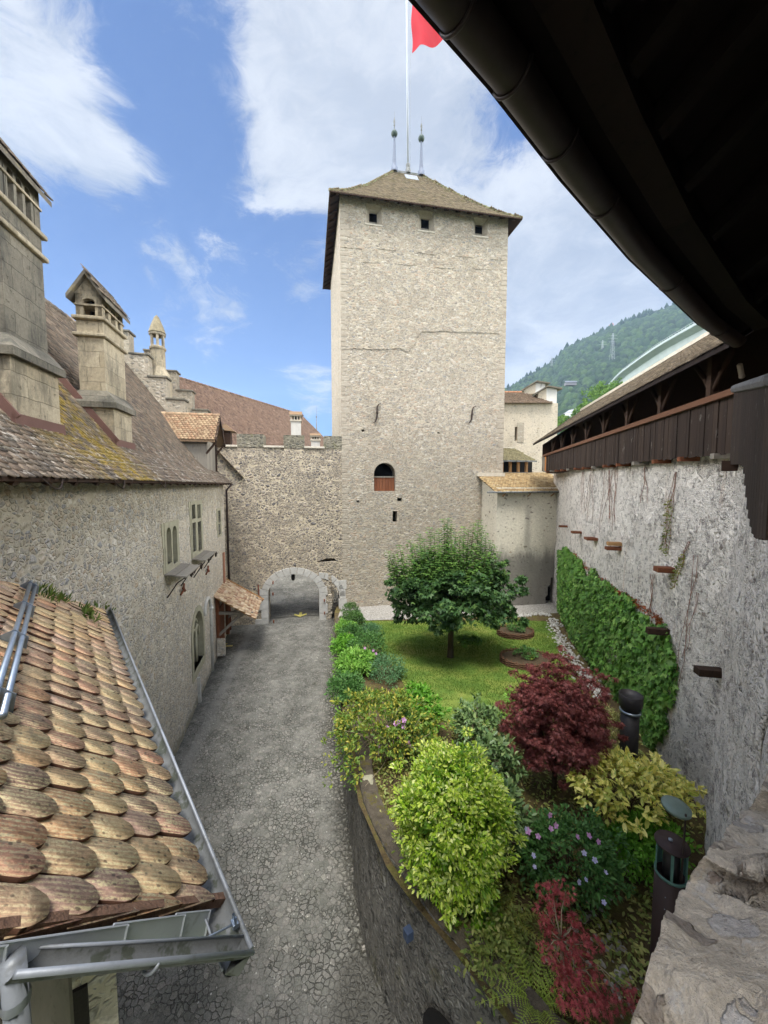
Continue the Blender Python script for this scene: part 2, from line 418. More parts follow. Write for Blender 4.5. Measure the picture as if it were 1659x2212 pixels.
M = {}
M['tower'] = stone('tower_rubble', 5.2, 1.8, [C(159, 149, 132), C(178, 168, 148), C(141, 139, 135), C(187, 178, 159), C(169, 148, 128), C(197, 190, 176), C(137, 130, 119), C(171, 159, 142)],
                   C(182, 172, 153), .085, .032, .035, .10, 2.0, (.80, .77, .73), .5, .25, fine=.15, small=.25)
M['tower_lime'] = stone('tower_plaster', 3.0, 2.6, [C(169, 159, 143), C(158, 148, 132), C(178, 170, 154)], C(171, 161, 145), .05, .012, .08, .25, 2, (.8, .78, .74), .5, .8, fine=.15)
M['gate'] = stone('gate_rubble', 4.6, 1.25, [C(132, 126, 118), C(158, 150, 140), C(114, 110, 108), C(178, 166, 148), C(146, 134, 122), C(194, 182, 164), C(104, 102, 102), C(170, 158, 142)],
                  C(196, 183, 158), .13, .06, .06, .10, 1.6, (.72, .70, .66), .5, .4, fine=.25, small=.5, splash=(C(206, 192, 166), 9, .62, .35, 1), pits=(C(76, 72, 66), 13, .68, .4))
M['merlon'] = stone('merlon_rubble', 5, 1.3, [C(112, 108, 96), C(132, 128, 114), C(98, 96, 88), C(150, 144, 128)], C(140, 134, 116), .1, .05, .05, .1, 1.6, (.7, .7, .62), .6, .8, lichen=(C(112, 112, 62), .5))
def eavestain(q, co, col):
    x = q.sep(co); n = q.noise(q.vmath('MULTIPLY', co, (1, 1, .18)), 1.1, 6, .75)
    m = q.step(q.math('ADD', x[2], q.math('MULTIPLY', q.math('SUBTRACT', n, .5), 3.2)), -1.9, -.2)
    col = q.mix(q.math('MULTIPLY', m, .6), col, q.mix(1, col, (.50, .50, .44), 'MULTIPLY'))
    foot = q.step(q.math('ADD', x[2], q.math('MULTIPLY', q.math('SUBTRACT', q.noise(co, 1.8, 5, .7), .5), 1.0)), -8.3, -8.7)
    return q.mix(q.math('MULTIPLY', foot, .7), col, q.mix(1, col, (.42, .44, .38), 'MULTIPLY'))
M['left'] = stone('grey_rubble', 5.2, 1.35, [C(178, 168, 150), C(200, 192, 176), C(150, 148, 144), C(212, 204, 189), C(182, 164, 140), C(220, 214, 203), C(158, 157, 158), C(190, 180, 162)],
                  C(200, 191, 173), .10, .03, .05, .24, .9, (.78, .77, .73), .7, .3, fine=.3, streak=.2, small=.6, splash=(C(216, 208, 193), 4, .60, .5, 1), pits=(C(104, 98, 90), 10, .65, .6), extra=eavestain)
def rustrun(q, co, col):
    n = q.noise(q.vmath('MULTIPLY', co, (1, 1, .06)), 2.1, 5, .75); m = q.math('MULTIPLY', q.step(n, .56, .68), q.step(q.noise(co, .8, 4, .6), .42, .6))
    col = q.mix(q.math('MULTIPLY', m, .5), col, q.mix(1, col, (.78, .60, .50), 'MULTIPLY'))
    x = q.sep(co); low = q.step(q.math('ADD', x[2], q.math('MULTIPLY', q.math('SUBTRACT', q.noise(co, 1.1, 5, .7), .5), 2.4)), -4.6, -6.4)
    return q.mix(q.math('MULTIPLY', low, .28), col, q.mix(1, col, (.66, .63, .60), 'MULTIPLY'))
M['curtain'] = stone('limewashed_rubble', 6.2, 1.2, [C(176, 168, 160), C(192, 186, 178), C(160, 152, 148), C(202, 196, 188), C(144, 136, 132), C(190, 178, 166)],
                     C(214, 208, 202), .08, .10, .11, .40, 1.3, (.86, .84, .82), .3, .4, fine=.3, streak=.08, small=.8, splash=(C(246, 240, 232), 6, .415, .92, 1.0), pits=(C(140, 126, 116), 9, .62, .6), extra=rustrun)
def leanstain(q, co, col):
    x = q.sep(co); n = q.noise(q.vmath('MULTIPLY', co, (1, 1, .35)), 1.3, 6, .72)
    low = q.step(q.math('ADD', x[2], q.math('MULTIPLY', q.math('SUBTRACT', n, .5), 2.6)), -4.9, -3.5, 1, 0)
    # run of damp below the roof outlet
    run = q.math('MULTIPLY', q.step(q.math('ABSOLUTE', q.math('SUBTRACT', q.math('ADD', x[0], q.math('MULTIPLY', n, .5)), 9.3)), .05, .38, 1, 0), q.step(x[2], -2.0, -.9, 1, 0))
    return q.mix(q.math('MULTIPLY', q.math('MAXIMUM', low, q.math('MULTIPLY', run, .55)), .82), col, q.mix(1, C(96, 94, 90), q.ramp(n, [(.3, (.75,) * 3), (.7, (1.35,) * 3)]), 'MULTIPLY'))
M['lean'] = stone('limewash_with_sparse_stones', 3.6, 1.5, [C(150, 138, 120), C(128, 120, 112), C(160, 150, 138), C(176, 162, 142)], C(214, 207, 190), .30, .035, .08, .30, 1.2, (.8, .78, .74), .5, .5, extra=leanstain, sparse=.56, splash=(C(196, 188, 170), 3, .56, .5, .5))
M['annex'] = stone('annex_plaster', 4.2, 1.4, [C(176, 162, 142), C(190, 178, 158), C(160, 150, 138), C(196, 186, 168)], C(202, 190, 170), .2, .04, .06, .4, 1.0, (.6, .58, .55), .7, .6, sparse=.5, splash=(C(178, 168, 150), 2.5, .55, .6, .5))
M['retain'] = stone('dark_wet_rubble', 4.5, 1.3, [C(112, 109, 103), C(138, 134, 126), C(94, 93, 88), C(152, 149, 140)], C(114, 111, 103), .09, .08, .12, .45, 1.0, (.5, .5, .46), .8, .6, streak=.9, lichen=(C(92, 90, 50), .4), small=.9, splash=(C(150, 148, 140), 6, .60, .55, .25), pits=(C(50, 49, 46), 5, .55, .75))
M['moss'] = plain('moss_cap', C(98, 90, 78), .95, 0, .4, 9, .03, .1, 60, spots=(C(104, 96, 52), 2.6, .54, .8))
M['ledge'] = stone('near_sill_mortar', 5.0, 1.0, [C(168, 156, 140), C(146, 138, 130), C(190, 184, 178), C(128, 118, 108), C(176, 164, 146)], C(196, 182, 162), .16, .05, .10, .42, 2.4, (.72, .68, .62), .6, 1.2, fine=.3, rot=1)
def ashlar(name, c1, c2, mort, dark, dk_amt, pit=.5):
    q = NT(name); co = q.co(); x = q.sep(co)
    a = q.vmath('DOT_PRODUCT', co, (-.224 - .9746, .9746 - .224, 0)); cv = q.new('CombineXYZ'); q.set(cv.inputs[0], a); q.set(cv.inputs[1], x[2])
    wob = q.vmath('ADD', cv.outputs[0], q.vmath('SCALE', q.vmath('SUBTRACT', q.noise(co, 3, 3, color=True), (.5,) * 3), .10))
    br = q.new('TexBrick'); q.set(br.inputs['Vector'], wob); q.set(br.inputs['Color1'], c1); q.set(br.inputs['Color2'], c2); q.set(br.inputs['Mortar'], mort)
    for k, v in (('Scale', 1.0), ('Mortar Size', .007), ('Mortar Smooth', .8), ('Bias', 0), ('Brick Width', .62), ('Row Height', .38)): q.set(br.inputs[k], v)
    n = q.noise(co, 16, 5, .7); n2 = q.noise(q.vmath('MULTIPLY', co, (1, 1, .35)), 2.2, 6, .75); p = q.noise(co, 8, 5, .8)
    c = q.mix(1, br.outputs['Color'], q.ramp(n, [(.25, (.74,) * 3), (.75, (1.22,) * 3)]), 'MULTIPLY')
    c = q.mix(q.math('MULTIPLY', q.step(n2, .42, .66), dk_amt), c, dark)
    c = q.mix(q.math('MULTIPLY', q.step(p, .62, .68), pit), c, C(70, 62, 50))
    h = q.math('ADD', q.math('MULTIPLY', br.outputs['Fac'], -.5), q.math('ADD', q.math('MULTIPLY', n, .5), q.math('MULTIPLY', q.step(p, .66, .6), .5)))
    return q.done(q.pbsdf(c, .92, q.bump(h, .025)))
M['ashlar'] = ashlar('chimney_ashlar', C(178, 166, 142), C(160, 148, 124), C(146, 135, 114), C(96, 92, 80), .72, .7)
M['ashlar_dark'] = ashlar('chimney_ashlar_lichen', C(128, 122, 108), C(112, 107, 95), C(102, 97, 86), C(72, 71, 65), .8, .7)
M['voussoir'] = plain('grey_limestone', C(186, 184, 178), .85, 0, .16, 4, .006, .3, 45, isl=.08, spots=(C(120, 116, 108), 5, .6, .5))
M['frame'] = plain('molasse_frame', C(160, 156, 134), .9, 0, .16, 5, .006, .3, 40, isl=.04)
M['slab'] = plain('pale_coping', C(196, 188, 172), .9, 0, .2, 6, .01)
M['plaster'] = plain('white_plaster', C(208, 206, 200), .9, 0, .1, 3, .004, stretch=(1, 1, .3), spots=(C(120, 116, 110), 2.2, .6, .5))
M['glass'] = plain('old_glass', C(96, 96, 84), .25, 0, .3, 4, 0, .5, spots=(C(140, 138, 122), 3, .55, .5))
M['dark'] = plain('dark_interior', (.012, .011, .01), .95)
M['iron'] = plain('wrought_iron', C(62, 52, 46), .7, .3, .3, 20, .003)
M['rust'] = plain('rusty_iron', C(120, 72, 52), .85, 0, .3, 12, .004)
M['zinc'] = plain('zinc_sheet', C(142, 147, 154), .5, .25, .14, 5, .002, .5, 30, spots=(C(112, 114, 112), 4, .55, .6))
M['finial'] = plain('blue_grey_finial', C(110, 118, 134), .55, .1, .1, 6)
M['zinc_dark'] = plain('weathered_zinc', C(122, 124, 124), .55, .2, .2, 6, .003, spots=(C(70, 76, 58), 5, .52, .7))
M['steel'] = plain('galvanised_pipe', C(150, 162, 176), .35, .7, .1, 10, 0, .5)
M['brown_gutter'] = plain('dark_copper_gutter', C(58, 51, 50), .5, .2, .25, 5, .001, .5)
M['pipe'] = plain('dark_brown_downpipe', C(58, 48, 44), .5, .2, .15, 8)
M['pipe_red'] = plain('rusty_red_downpipe', C(118, 70, 52), .7, .1, .2, 8)
M['woodgal'] = wood('dark_gallery_boards', [C(34, 27, 23), C(52, 41, 35), C(70, 57, 48)], (22, 22, 1.6), white=(C(132, 128, 122), .55))
M['woodbeam'] = wood('dark_beams', [C(34, 25, 20), C(58, 42, 32), C(76, 58, 44)], (12, 12, 12))
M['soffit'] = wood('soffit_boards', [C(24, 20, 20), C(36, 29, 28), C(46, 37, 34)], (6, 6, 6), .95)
M['woodgrey'] = wood('grey_weathered_wood', [C(92, 86, 78), C(132, 126, 116), C(160, 154, 142)], (14, 14, 3))
M['woodbrown'] = wood('brown_board', [C(84, 50, 34), C(118, 72, 48), C(134, 88, 60)], (14, 14, 2))
M['woodnew'] = wood('new_orange_board', [C(176, 112, 56), C(206, 142, 80)], (14, 14, 2))
M['woodtan'] = wood('tan_rafter', [C(150, 114, 74), C(178, 140, 96)], (8, 8, 8))
M['bark'] = plain('bark', C(84, 74, 62), .95, 0, .35, 8, .02, .2, 25, stretch=(1, 1, .25))
M['twig'] = plain('pale_twigs', C(160, 146, 122), .9, 0, .2, 10)
M['twigdark'] = plain('dark_twigs', C(92, 74, 58), .9, 0, .2, 10)
M['lampbrown'] = plain('corten_post', C(58, 44, 42), .6, .2, .25, 4, .002, .4, 60, stretch=(1, 1, .3))
M['lampdark'] = plain('dark_lamp_metal', C(50, 48, 50), .5, .3, .2, 6, .001, .4)
M['verdigris'] = plain('verdigris_copper', C(84, 120, 112), .65, .2, .25, 7, .002, .4)
M['disc'] = plain('patinated_disc', C(116, 134, 124), .5, .3, .22, 5, .002, .5)
M['boxlamp'] = plain('slate_blue_box', C(66, 78, 100), .5, .2, .1, 6)
M['concrete'] = plain('viaduct_concrete', C(168, 178, 176), .85, 0, .1, .3, 0, .3, stretch=(1, 1, .4))
M['concrete_dark'] = plain('viaduct_web_concrete', C(130, 138, 138), .85, 0, .12, .3, 0, .3)
M['rail'] = plain('grey_railing', C(150, 156, 156), .6, .2)
M['yellow'] = plain('yellow_road_paint', C(198, 186, 96), .8, 0, .25, 14, spots=(C(120, 118, 108), 14, .52, .85))
M['housewhite'] = plain('white_render', C(226, 228, 230), .85)
M['houseroof'] = plain('grey_far_roof', C(150, 152, 156), .8)
M['pylon'] = plain('pylon_steel', C(150, 156, 160), .6, .4)
# ================================================================== camera, sun, sky
cam = bpy.data.cameras.new('camera'); camo = bpy.data.objects.new('camera', cam); COL.objects.link(camo)
cam.sensor_fit = 'HORIZONTAL'; cam.sensor_width = 36; cam.lens = 18; cam.clip_start = .05; cam.clip_end = 20000
camo.location = (0, 0, 0); camo.rotation_euler = (R(90) - PITCH, 0, 0); SC.camera = camo

SUN_AZ, SUN_EL = R(188), R(68)       # behind the viewer and to the left, veiled by thin cloud
sd = Vector((math.sin(SUN_AZ) * math.cos(SUN_EL), math.cos(SUN_AZ) * math.cos(SUN_EL), math.sin(SUN_EL)))
sun = bpy.data.lights.new('sun', 'SUN'); suno = bpy.data.objects.new('sun', sun); COL.objects.link(suno)
sun.energy = 1.6; sun.angle = R(20); sun.color = (1, .965, .91)
suno.rotation_euler = sd.to_track_quat('Z', 'Y').to_euler()

W = bpy.data.worlds.new('World'); SC.world = W; W.use_nodes = True
def build_sky():
    q = NT.__new__(NT); q.t = W.node_tree; q.n = q.t.nodes; q.l = q.t.links; q.n.clear()
    out = q.n.new('ShaderNodeOutputWorld'); bg = q.new('Background')
    sky = q.new('TexSky'); sky.sky_type = 'NISHITA'; sky.sun_disc = False
    sky.sun_elevation = SUN_EL; sky.sun_rotation = SUN_AZ; sky.altitude = 400; sky.air_density = 1.15; sky.dust_density = .6; sky.ozone_density = 1.6
    d = q.co('Generated')
    xyz = q.sep(d)
    den = q.math('ADD', q.math('MAXIMUM', xyz[2], 0), .22)
    pl = q.new('CombineXYZ'); q.set(pl.inputs[0], q.math('DIVIDE', xyz[0], den)); q.set(pl.inputs[1], q.math('DIVIDE', xyz[1], den)); q.set(pl.inputs[2], q.math('MULTIPLY', xyz[2], 1.2))
    wv = q.vmath('ADD', pl.outputs[0], q.vmath('SCALE', q.vmath('SUBTRACT', q.noise(pl.outputs[0], 1.6, 4, color=True), (.5,) * 3), .55))
    f1 = q.noise(wv, 1.7, 9, .62); f2 = q.noise(wv, 4.2, 10, .72)
    blobs = [(30, 70, .2, .34), (20, 230, .18, .36), (170, 50, .14, .3), (120, 170, .13, .36), (60, 330, .12, .32), (150, 310, .12, .42), (230, 380, .11, .44), (290, 450, .10, .46), (340, 560, .12, .44), (420, 620, .12, .66), (520, 590, .09, .56), (270, 300, .08, .3),
             (640, 60, .2, .6), (760, 160, .24, .8), (690, 330, .16, .66), (640, 400, .09, .4), (880, 320, .26, .7), (990, 180, .2, .62), (540, 90, .1, .34), (850, 40, .2, .62),
             (1130, 430, .14, .4), (1180, 560, .2, .55), (1240, 640, .26, .75), (1300, 760, .3, .8), (1180, 780, .24, .6), (1380, 600, .2, .45), (680, 880, .13, .66), (650, 640, .09, .42), (620, 600, .06, .3), (560, 410, .08, .54), (470, 195, .1, .48), (450, 740, .06, .22), (400, 215, .06, .4), (300, 30, .08, .24)]
    holes = [(1080, 265, .1, .5), (400, 320, .22, .5), (350, 130, .14, .5), (250, 640, .18, .4), (560, 760, .2, .35), (600, 520, .16, .45), (190, 540, .14, .3), (60, 420, .12, .2), (480, 80, .1, .35), (250, 240, .1, .25)]
    acc = None
    for px, py, r, w in blobs + [(a, b, c, -e) for a, b, c, e in holes]:
        v = ray(px, py); v = v / np.linalg.norm(v)
        dist = q.vmath('DISTANCE', d, tuple(v))
        m = q.step(dist, r * 1.35, 0, 0, w * .78)
        acc = m if acc is None else q.math('ADD', acc, m)
    # clouds outside the framed part of the sky
    back = q.math('MAXIMUM', q.step(xyz[1], .25, -.3), q.math('MAXIMUM', q.step(xyz[2], .80, .93), q.step(q.math('ABSOLUTE', xyz[0]), .71, .88)))
    acc = q.math('ADD', acc, q.math('MULTIPLY', back, .75))
    dens = q.math('ADD', q.math('ADD', acc, q.math('MULTIPLY', q.math('SUBTRACT', f1, .5), 2.7)), q.math('MULTIPLY', q.math('SUBTRACT', f2, .5), 2.9))
    mask = q.step(dens, .16, .95)
    thick = q.step(dens, .7, 1.3)
    shade = q.noise(wv, 3.2, 9, .66)
    v = ray(1230, 610); v = v / np.linalg.norm(v)
    g = q.math('MULTIPLY', q.step(q.vmath('DISTANCE', d, tuple(v)), .34, .08), q.step(f1, .62, .38))
    ccol = q.mix(q.step(shade, .36, .64), (1.02, 1.12, 1.28), (1.72, 1.76, 1.82))
    ccol = q.mix(q.math('MULTIPLY', thick, .2), ccol, (2.0, 2.01, 2.03))
    ccol = q.mix(q.math('MULTIPLY', g, .75), ccol, (.80, .90, 1.08))
    ccol = q.mix(back, ccol, (5.2, 5.2, 5.15))      # unseen cloud overhead and behind the viewer, brightened as fill for the walls
    side = q.math('MULTIPLY', q.step(q.math('ABSOLUTE', xyz[0]), .71, .86), q.step(xyz[2], -.02, .1))
    ccol = q.mix(side, ccol, (29, 28.6, 28))         # added glow in the unseen sky at either side, lights the side walls
    base = q.mix(1, sky.outputs[0], SKYMUL, 'MULTIPLY')
    q.l.new(q.mix(q.math('MAXIMUM', q.math('MULTIPLY', mask, .92), side), base, ccol), bg.inputs[0]); q.set(bg.inputs[1], .15)
    q.l.new(bg.outputs[0], out.inputs[0])
SKYMUL = (.105, .19, .315)
build_sky()
SC.view_settings.view_transform = 'Standard'; SC.view_settings.look = 'None'; SC.view_settings.exposure = 1.64; SC.view_settings.gamma = 1
SC.cycles.max_bounces = 8; SC.cycles.transparent_max_bounces = 8; SC.cycles.use_denoising = True; SC.cycles.sample_clamp_indirect = 6

# ================================================================== levels
def zp(y):                     # cobbled lane falls gently towards the viewer
    return -8.5 - .03 * (22.5 - y) if y < 22.5 else -8.5
def on_lane(px, py):
    z = -8.7
    for _ in range(8): P = atz(px, py, z); z = zp(P[1])
    return P
# left wing: axis a (into the picture), b (to the left)
PHI = R(12.95); A2 = np.array([-math.sin(PHI), math.cos(PHI), 0]); B2 = np.array([-math.cos(PHI), -math.sin(PHI), 0]); ZZ = np.array([0, 0, 1.])
B0 = 4.05 * math.cos(PHI)
def AB(a, b, z): return A2 * a + B2 * b + ZZ * z
def ab(px, py, b=B0):
    d = ray(px, py); P = d * (b / (d @ B2)); return P @ A2, P[2]
# tower frame
TH = R(11); E1 = np.array([math.cos(TH), math.sin(TH), 0]); E2 = np.array([-math.sin(TH), math.cos(TH), 0])
T0 = np.array([-2.62, 24.02, 0]); TW, TD = 10.85, 10.0
def TP(x, y, z): return T0 + E1 * x + E2 * y + ZZ * z
def tx(px, py, off=0):
    """tower-front coordinates (x along, z up) of a sight line; off = distance in front of the face"""
    O = T0 - E2 * off; P = at_line(px, py, O, O + E1); return (P - T0) @ E1, P[2]

def tiles(name, O, U, V, ur, vr, w, e, mat, parent, inside=None, th=.018, Lf=1.65, nose=5, jit=.02, lift=2.0, point=.45, seed=1, sq=1.0, edge=None):
    """shingled field of round-nosed plain tiles: U along the eave, V up the slope"""
    r = np.random.default_rng(seed); U = np.array(U, float); V = np.array(V, float); N = np.cross(U, V)
    us, vs = [], []
    k = 0; v = vr[0]
    while v < vr[1]:
        u = np.arange(ur[0] + (w / 2 if k % 2 else 0), ur[1], w); us.append(u); vs.append(np.full(len(u), v)); v += e; k += 1
    u = np.concatenate(us); v = np.concatenate(vs)
    if inside is not None:
        m = np.array([inside(a, b) for a, b in zip(u, v)], bool); u, v = u[m], v[m]
    n = len(u)
    u = u + r.normal(0, jit * w, n); v = v + r.normal(0, jit * e, n)
    pos = np.array(O, float) + u[:, None] * U + v[:, None] * V
    a = r.normal(0, jit * .9, n)[:, None]; b = r.normal(0, jit * .8, n)[:, None]
    X = unit(U[None] + a * V[None] + b * N[None]); Y = unit(V[None] - a * U[None]); Z = np.cross(X, Y)
    L = e * Lf; hw = w * .485; nd = point * w
    pts = [(-hw, L)]
    for i in range(nose + 1):
        t = math.pi * (1 + i / nose); cx_, sx_ = math.cos(t), math.sin(t); pts.append((hw * math.copysign(abs(cx_) ** sq, cx_), nd - nd * abs(sx_)))
    pts.append((hw, L))
    if sq < 1: pts = [(-hw, L), (-hw, nd), (-hw * .86, nd * .6), (-hw * .52, nd * .12), (-hw * .3, 0), (hw * .3, 0), (hw * .52, nd * .12), (hw * .86, nd * .6), (hw, nd), (hw, L)]
    top = [(x, y, th + lift * th * (1 - y / L)) for x, y in pts]; bot = [(x, y, lift * th * (1 - y / L) - .002) for x, y in pts]
    m = len(pts); F = [tuple(range(m))] + [(i, m + i, m + i + 1, i + 1) for i in range(m - 1)]
    o = scatter(name, top + bot, F, pos, X, Y, Z, r.uniform(.97, 1.03, n), mat, parent)
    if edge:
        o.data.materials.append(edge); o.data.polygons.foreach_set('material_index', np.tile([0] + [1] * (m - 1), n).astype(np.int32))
    return o

# ================================================================== ground, lane
def build_ground():
    mb = MB(); mb.add([(-9000, -9000, -11), (9000, -9000, -11), (9000, 9000, -11), (-9000, 9000, -11)], [(0, 1, 2, 3)])
    tag(mb.build('ground', plain('far_ground', C(96, 104, 76), .95, 0, .4, .02)), kind='structure')
    ys = list(np.arange(-6, 22.5, .5)) + [22.5, 24, 26, 29, 33, 36]
    mb = MB(); r = np.random.default_rng(3)
    mb.grid([[(x, y, zp(y) + (0 if y < 22 else max(0, y - 26) * .10)) for x in np.linspace(-13, 3.2, 34)] for y in ys])
    o = mb.build('cobbled_lane', cobble('worn_cobbles'), smooth=True); tag(o, kind='structure')
build_ground()

# painted arrows
def arrow(px, py, yaw, s, label):
    P = on_lane(px, py); P[2] = max(zp(P[1]), -8.46) + .02; c, sn = math.cos(yaw), math.sin(yaw)
    out = [(-.09, .5), (-.09, -.1), (-.42, .16), (-.42, -.1), (0, -.5), (.42, -.1), (.42, .16), (.09, -.1), (.09, .5)]
    mb = MB(); mb.prism([(P[0] + s * (x * c - y * sn), P[1] + s * (x * sn + y * c), P[2]) for x, y in out], (0, 0, .003))
    tag(mb.build('painted_arrow', M['yellow']), label, 'arrow', 'yellow arrows painted on the cobbles')
arrow(649, 1329, R(8), .95, 'yellow painted arrow on the paving inside the gateway arch')
arrow(484, 1402, R(-80), .85, 'yellow painted arrow pointing to the porch door of the left wing')

# ================================================================== tower
def build_tower():
    t = thing('keep_tower', 'tall square beige rubble tower with hipped tile roof and flagpole', 'tower', tuple(TP(TW / 2, TD / 2, -8.5)))
    zb, zt = -9.0, 17.3
    def px(*p): return [tx(*q) for q in p]
    wins = []
    for (x0, x1, y0, y1) in [(797.5, 814, 460, 489), (909.5, 926, 473, 503), (1026, 1041, 485, 514)]:
        (a, zb0), (b, _), (_, zt0) = tx(x0, y1, -.32), tx(x1, y1, -.32), tx(x0, y0, -.32)
        wins.append((a, b, zb0, zt0))
    holes = [rect(a - .26, b + .26, c - .03, min(d + .3, 17.0)) for a, b, c, d in wins]
    (al, zl), (ar, _), (_, za) = tx(808, 1061), tx(854, 1061), tx(830, 1000)
    cx, hw = (al + ar) / 2, (ar - al) / 2
    holes.append(arch(cx, hw, zl, za - hw))
    s0, s1 = tx(848, 1128), tx(858, 1104); slit = rect(s0[0], s1[0], s0[1], s1[1]); holes.append(slit)
    for x, y, w in [(773, 1083, 3), (863, 1079, 5), (784, 930, 3), (947, 935, 2.5)]:
        a, z = tx(x, y); q = w * .03; holes.append(rect(a - q, a + q, z - q * .7, z + q * .7))
    X, N = E1, -E2
    mb = plate(rect(0, TW, zb, zt), holes, TP(0, 0, 0), E1, ZZ, -E2, .9)
    W_ = [mb]
    # side and rear walls
    for O, ax, ln, n in [(TP(0, TD, 0), -E2, TD - .9, -E1), (TP(TW, .9, 0), E2, TD - .9, E1), (TP(TW - .9, TD, 0), -E1, TW - 1.8, E2)]:
        p = plate(rect(0, ln, zb, zt), [], O, ax, ZZ, n, .9); mb.add(p.v, p.f)
    mb.build('wall', M['tower'], t)
    # splayed embrasures of the three top openings with a slatted opening set back
    for a, b, c, d in wins:
        f = MB(); o, i = (a - .26, b + .26, c - .03, min(d + .3, 17.0)), (a, b, c, d)
        P = lambda x, z, y: TP(x, y, z)
        oo = [P(o[0], o[2], .002), P(o[1], o[2], .002), P(o[1], o[3], .002), P(o[0], o[3], .002)]
        ii = [P(i[0], i[2], .32), P(i[1], i[2], .32), P(i[1], i[3], .32), P(i[0], i[3], .32)]
        f.add(oo + ii, [(0, 1, 5, 4), (1, 2, 6, 5), (2, 3, 7, 6), (3, 0, 4, 7)])
        win = f.build('window', M['tower_lime'], t)
        MB().box(TP((a + b) / 2, .36, c + (d - c) * .3), (b - a, .07, .09), (E1, E2, ZZ)).build('shutter_slat', M['woodgrey'], win)
        MB().box(TP((a + b) / 2, .02, c - .085), (b - a + .6, .1, .1), (E1, E2, ZZ)).build('sill', M['slab'], win, bevel=.02)
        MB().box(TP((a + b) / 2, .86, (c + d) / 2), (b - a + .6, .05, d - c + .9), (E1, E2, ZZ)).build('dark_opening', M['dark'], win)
    # arched loft opening: voussoirs, board shutter in the lower half
    f = MB(); n = 15
    for k in range(n):
        t0, t1 = math.pi * k / n + .015, math.pi * (k + 1) / n - .015; r0, r1 = hw, hw + .26 + .05 * math.sin(k * 7)
        f.prism([TP(cx + r * math.cos(t_), -.012, za - hw + r * math.sin(t_)) for r, t_ in [(r0, t0), (r1, t0), (r1, t1), (r0, t1)]], E2 * .4)
    op = f.build('arched_opening', M['tower_lime'], t, bevel=.015)
    zm = tx(830, 1031)[1]; f = MB(); m = 7
    for k in range(m): f.box(TP(al + (k + .5) * 2 * hw / m, .28, (zl + zm) / 2), (2 * hw / m - .012, .05, zm - zl - .02), (E1, E2, ZZ))
    f.build('board_shutter', M['woodbrown'], op)
    MB().box(TP(cx, .27, zm + .03), (2 * hw, .09, .08), (E1, E2, ZZ)).build('shutter_rail', M['woodgrey'], op)
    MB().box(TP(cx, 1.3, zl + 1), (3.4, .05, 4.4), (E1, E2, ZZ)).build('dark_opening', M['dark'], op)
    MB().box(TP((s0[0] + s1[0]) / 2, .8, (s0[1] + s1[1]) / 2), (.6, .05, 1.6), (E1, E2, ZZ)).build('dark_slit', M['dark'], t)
    # S-shaped tie anchors
    for pts in ([(822, 872), (817, 874), (814.5, 881), (814.5, 892), (813.5, 903), (810, 912), (806, 914)], [(1027, 878), (1022, 880), (1019.5, 887), (1019, 896), (1017.5, 907), (1013, 914), (1009, 914)]):
        an = MB().tube([TP(*(lambda c: (c[0], -.06, c[1]))(tx(*p))) for p in pts], [.02, .035, .05, .06, .05, .035, .02], 8).build('tie_anchor', M['iron'], t, True)
        c = tx(*pts[3]); MB().box(TP(c[0], -.08, c[1]), (.14, .12, .12), (E1, E2, ZZ)).build('anchor_bolt', M['iron'], an, bevel=.02)
    # the building joint that crosses the front, and outlines of the walled-up battlements
    def ledge(name, pts, w, dpt, mat, seed):
        r = np.random.default_rng(seed); P = []
        for (x0, y0), (x1, y1) in zip(pts[:-1], pts[1:]):
            k = max(2, int(math.hypot(x1 - x0, y1 - y0) / 5))
            for i in range(k): P.append(tx(x0 + (x1 - x0) * i / k, y0 + (y1 - y0) * i / k + r.normal(0, .6)))
        P.append(tx(*pts[-1])); f = MB()
        for p0, p1 in zip(P[:-1], P[1:]):
            f.bar(TP(p0[0], 0, p0[1]), TP(p1[0], 0, p1[1]), dpt * 2, w * r.uniform(.6, 1.3), up=(0, 0, 1))
        return f.build(name, mat, t)
    ledge('wall_offset_ledge', [(738, 755), (752, 752), (775, 753), (806, 754), (838, 754), (866, 752), (872, 757), (880, 760), (891, 748), (897, 738), (900, 728), (908, 717), (930, 716), (958, 715), (998, 717), (1040, 718), (1079, 720)], .04, .035, M['tower'], 4)
    crn = M['tower_lime']
    ledge('walled_up_merlon_outline', [(736, 534), (762, 535), (783, 538), (784, 566), (808, 568), (813, 567), (814, 537), (836, 540), (856, 541), (857, 571), (883, 573), (898, 573), (899, 545), (920, 547), (941, 550), (942, 577), (964, 580), (981, 580), (982, 552), (1005, 555), (1021, 556), (1022, 580), (1045, 581), (1060, 582), (1061, 560), (1090, 562)], .035, .022, M['tower'], 5)
    # plaster and dressed quoins run up both edges
    r = np.random.default_rng(8); f = MB(); f2 = MB(); z = -7.6
    while z < 16.4:
        h = r.uniform(.22, .42); l = r.uniform(.25, .6)
        f.box(TP(l / 2 - .012, .2, z + h / 2), (l, .424, h - .03), (E1, E2, ZZ)); l = r.uniform(.25, .6)
        f2.box(TP(TW - l / 2 + .012, .2, z + h / 2), (l, .424, h - .03), (E1, E2, ZZ)); z += h
    f.build('dressed_edge', M['tower_lime'], t, bevel=.02); f2.build('dressed_edge', M['tower_lime'], t, bevel=.02)
    # roof: bell-cast hip
    ov, ze, zr = .62, 16.86, 22.85
    lv = [(-ov, -ov, ze), (.4, .4, ze + .86), (1.9, 1.9, ze + 2.45)]
    top = (TW / 2 - 1.1, TW / 2 + 1.1, TD / 2, zr)
    rings = [[(x, y, z), (TW - x, y, z), (TW - x, TD - y, z), (x, TD - y, z)] for x, y, z in lv]
    f = MB()
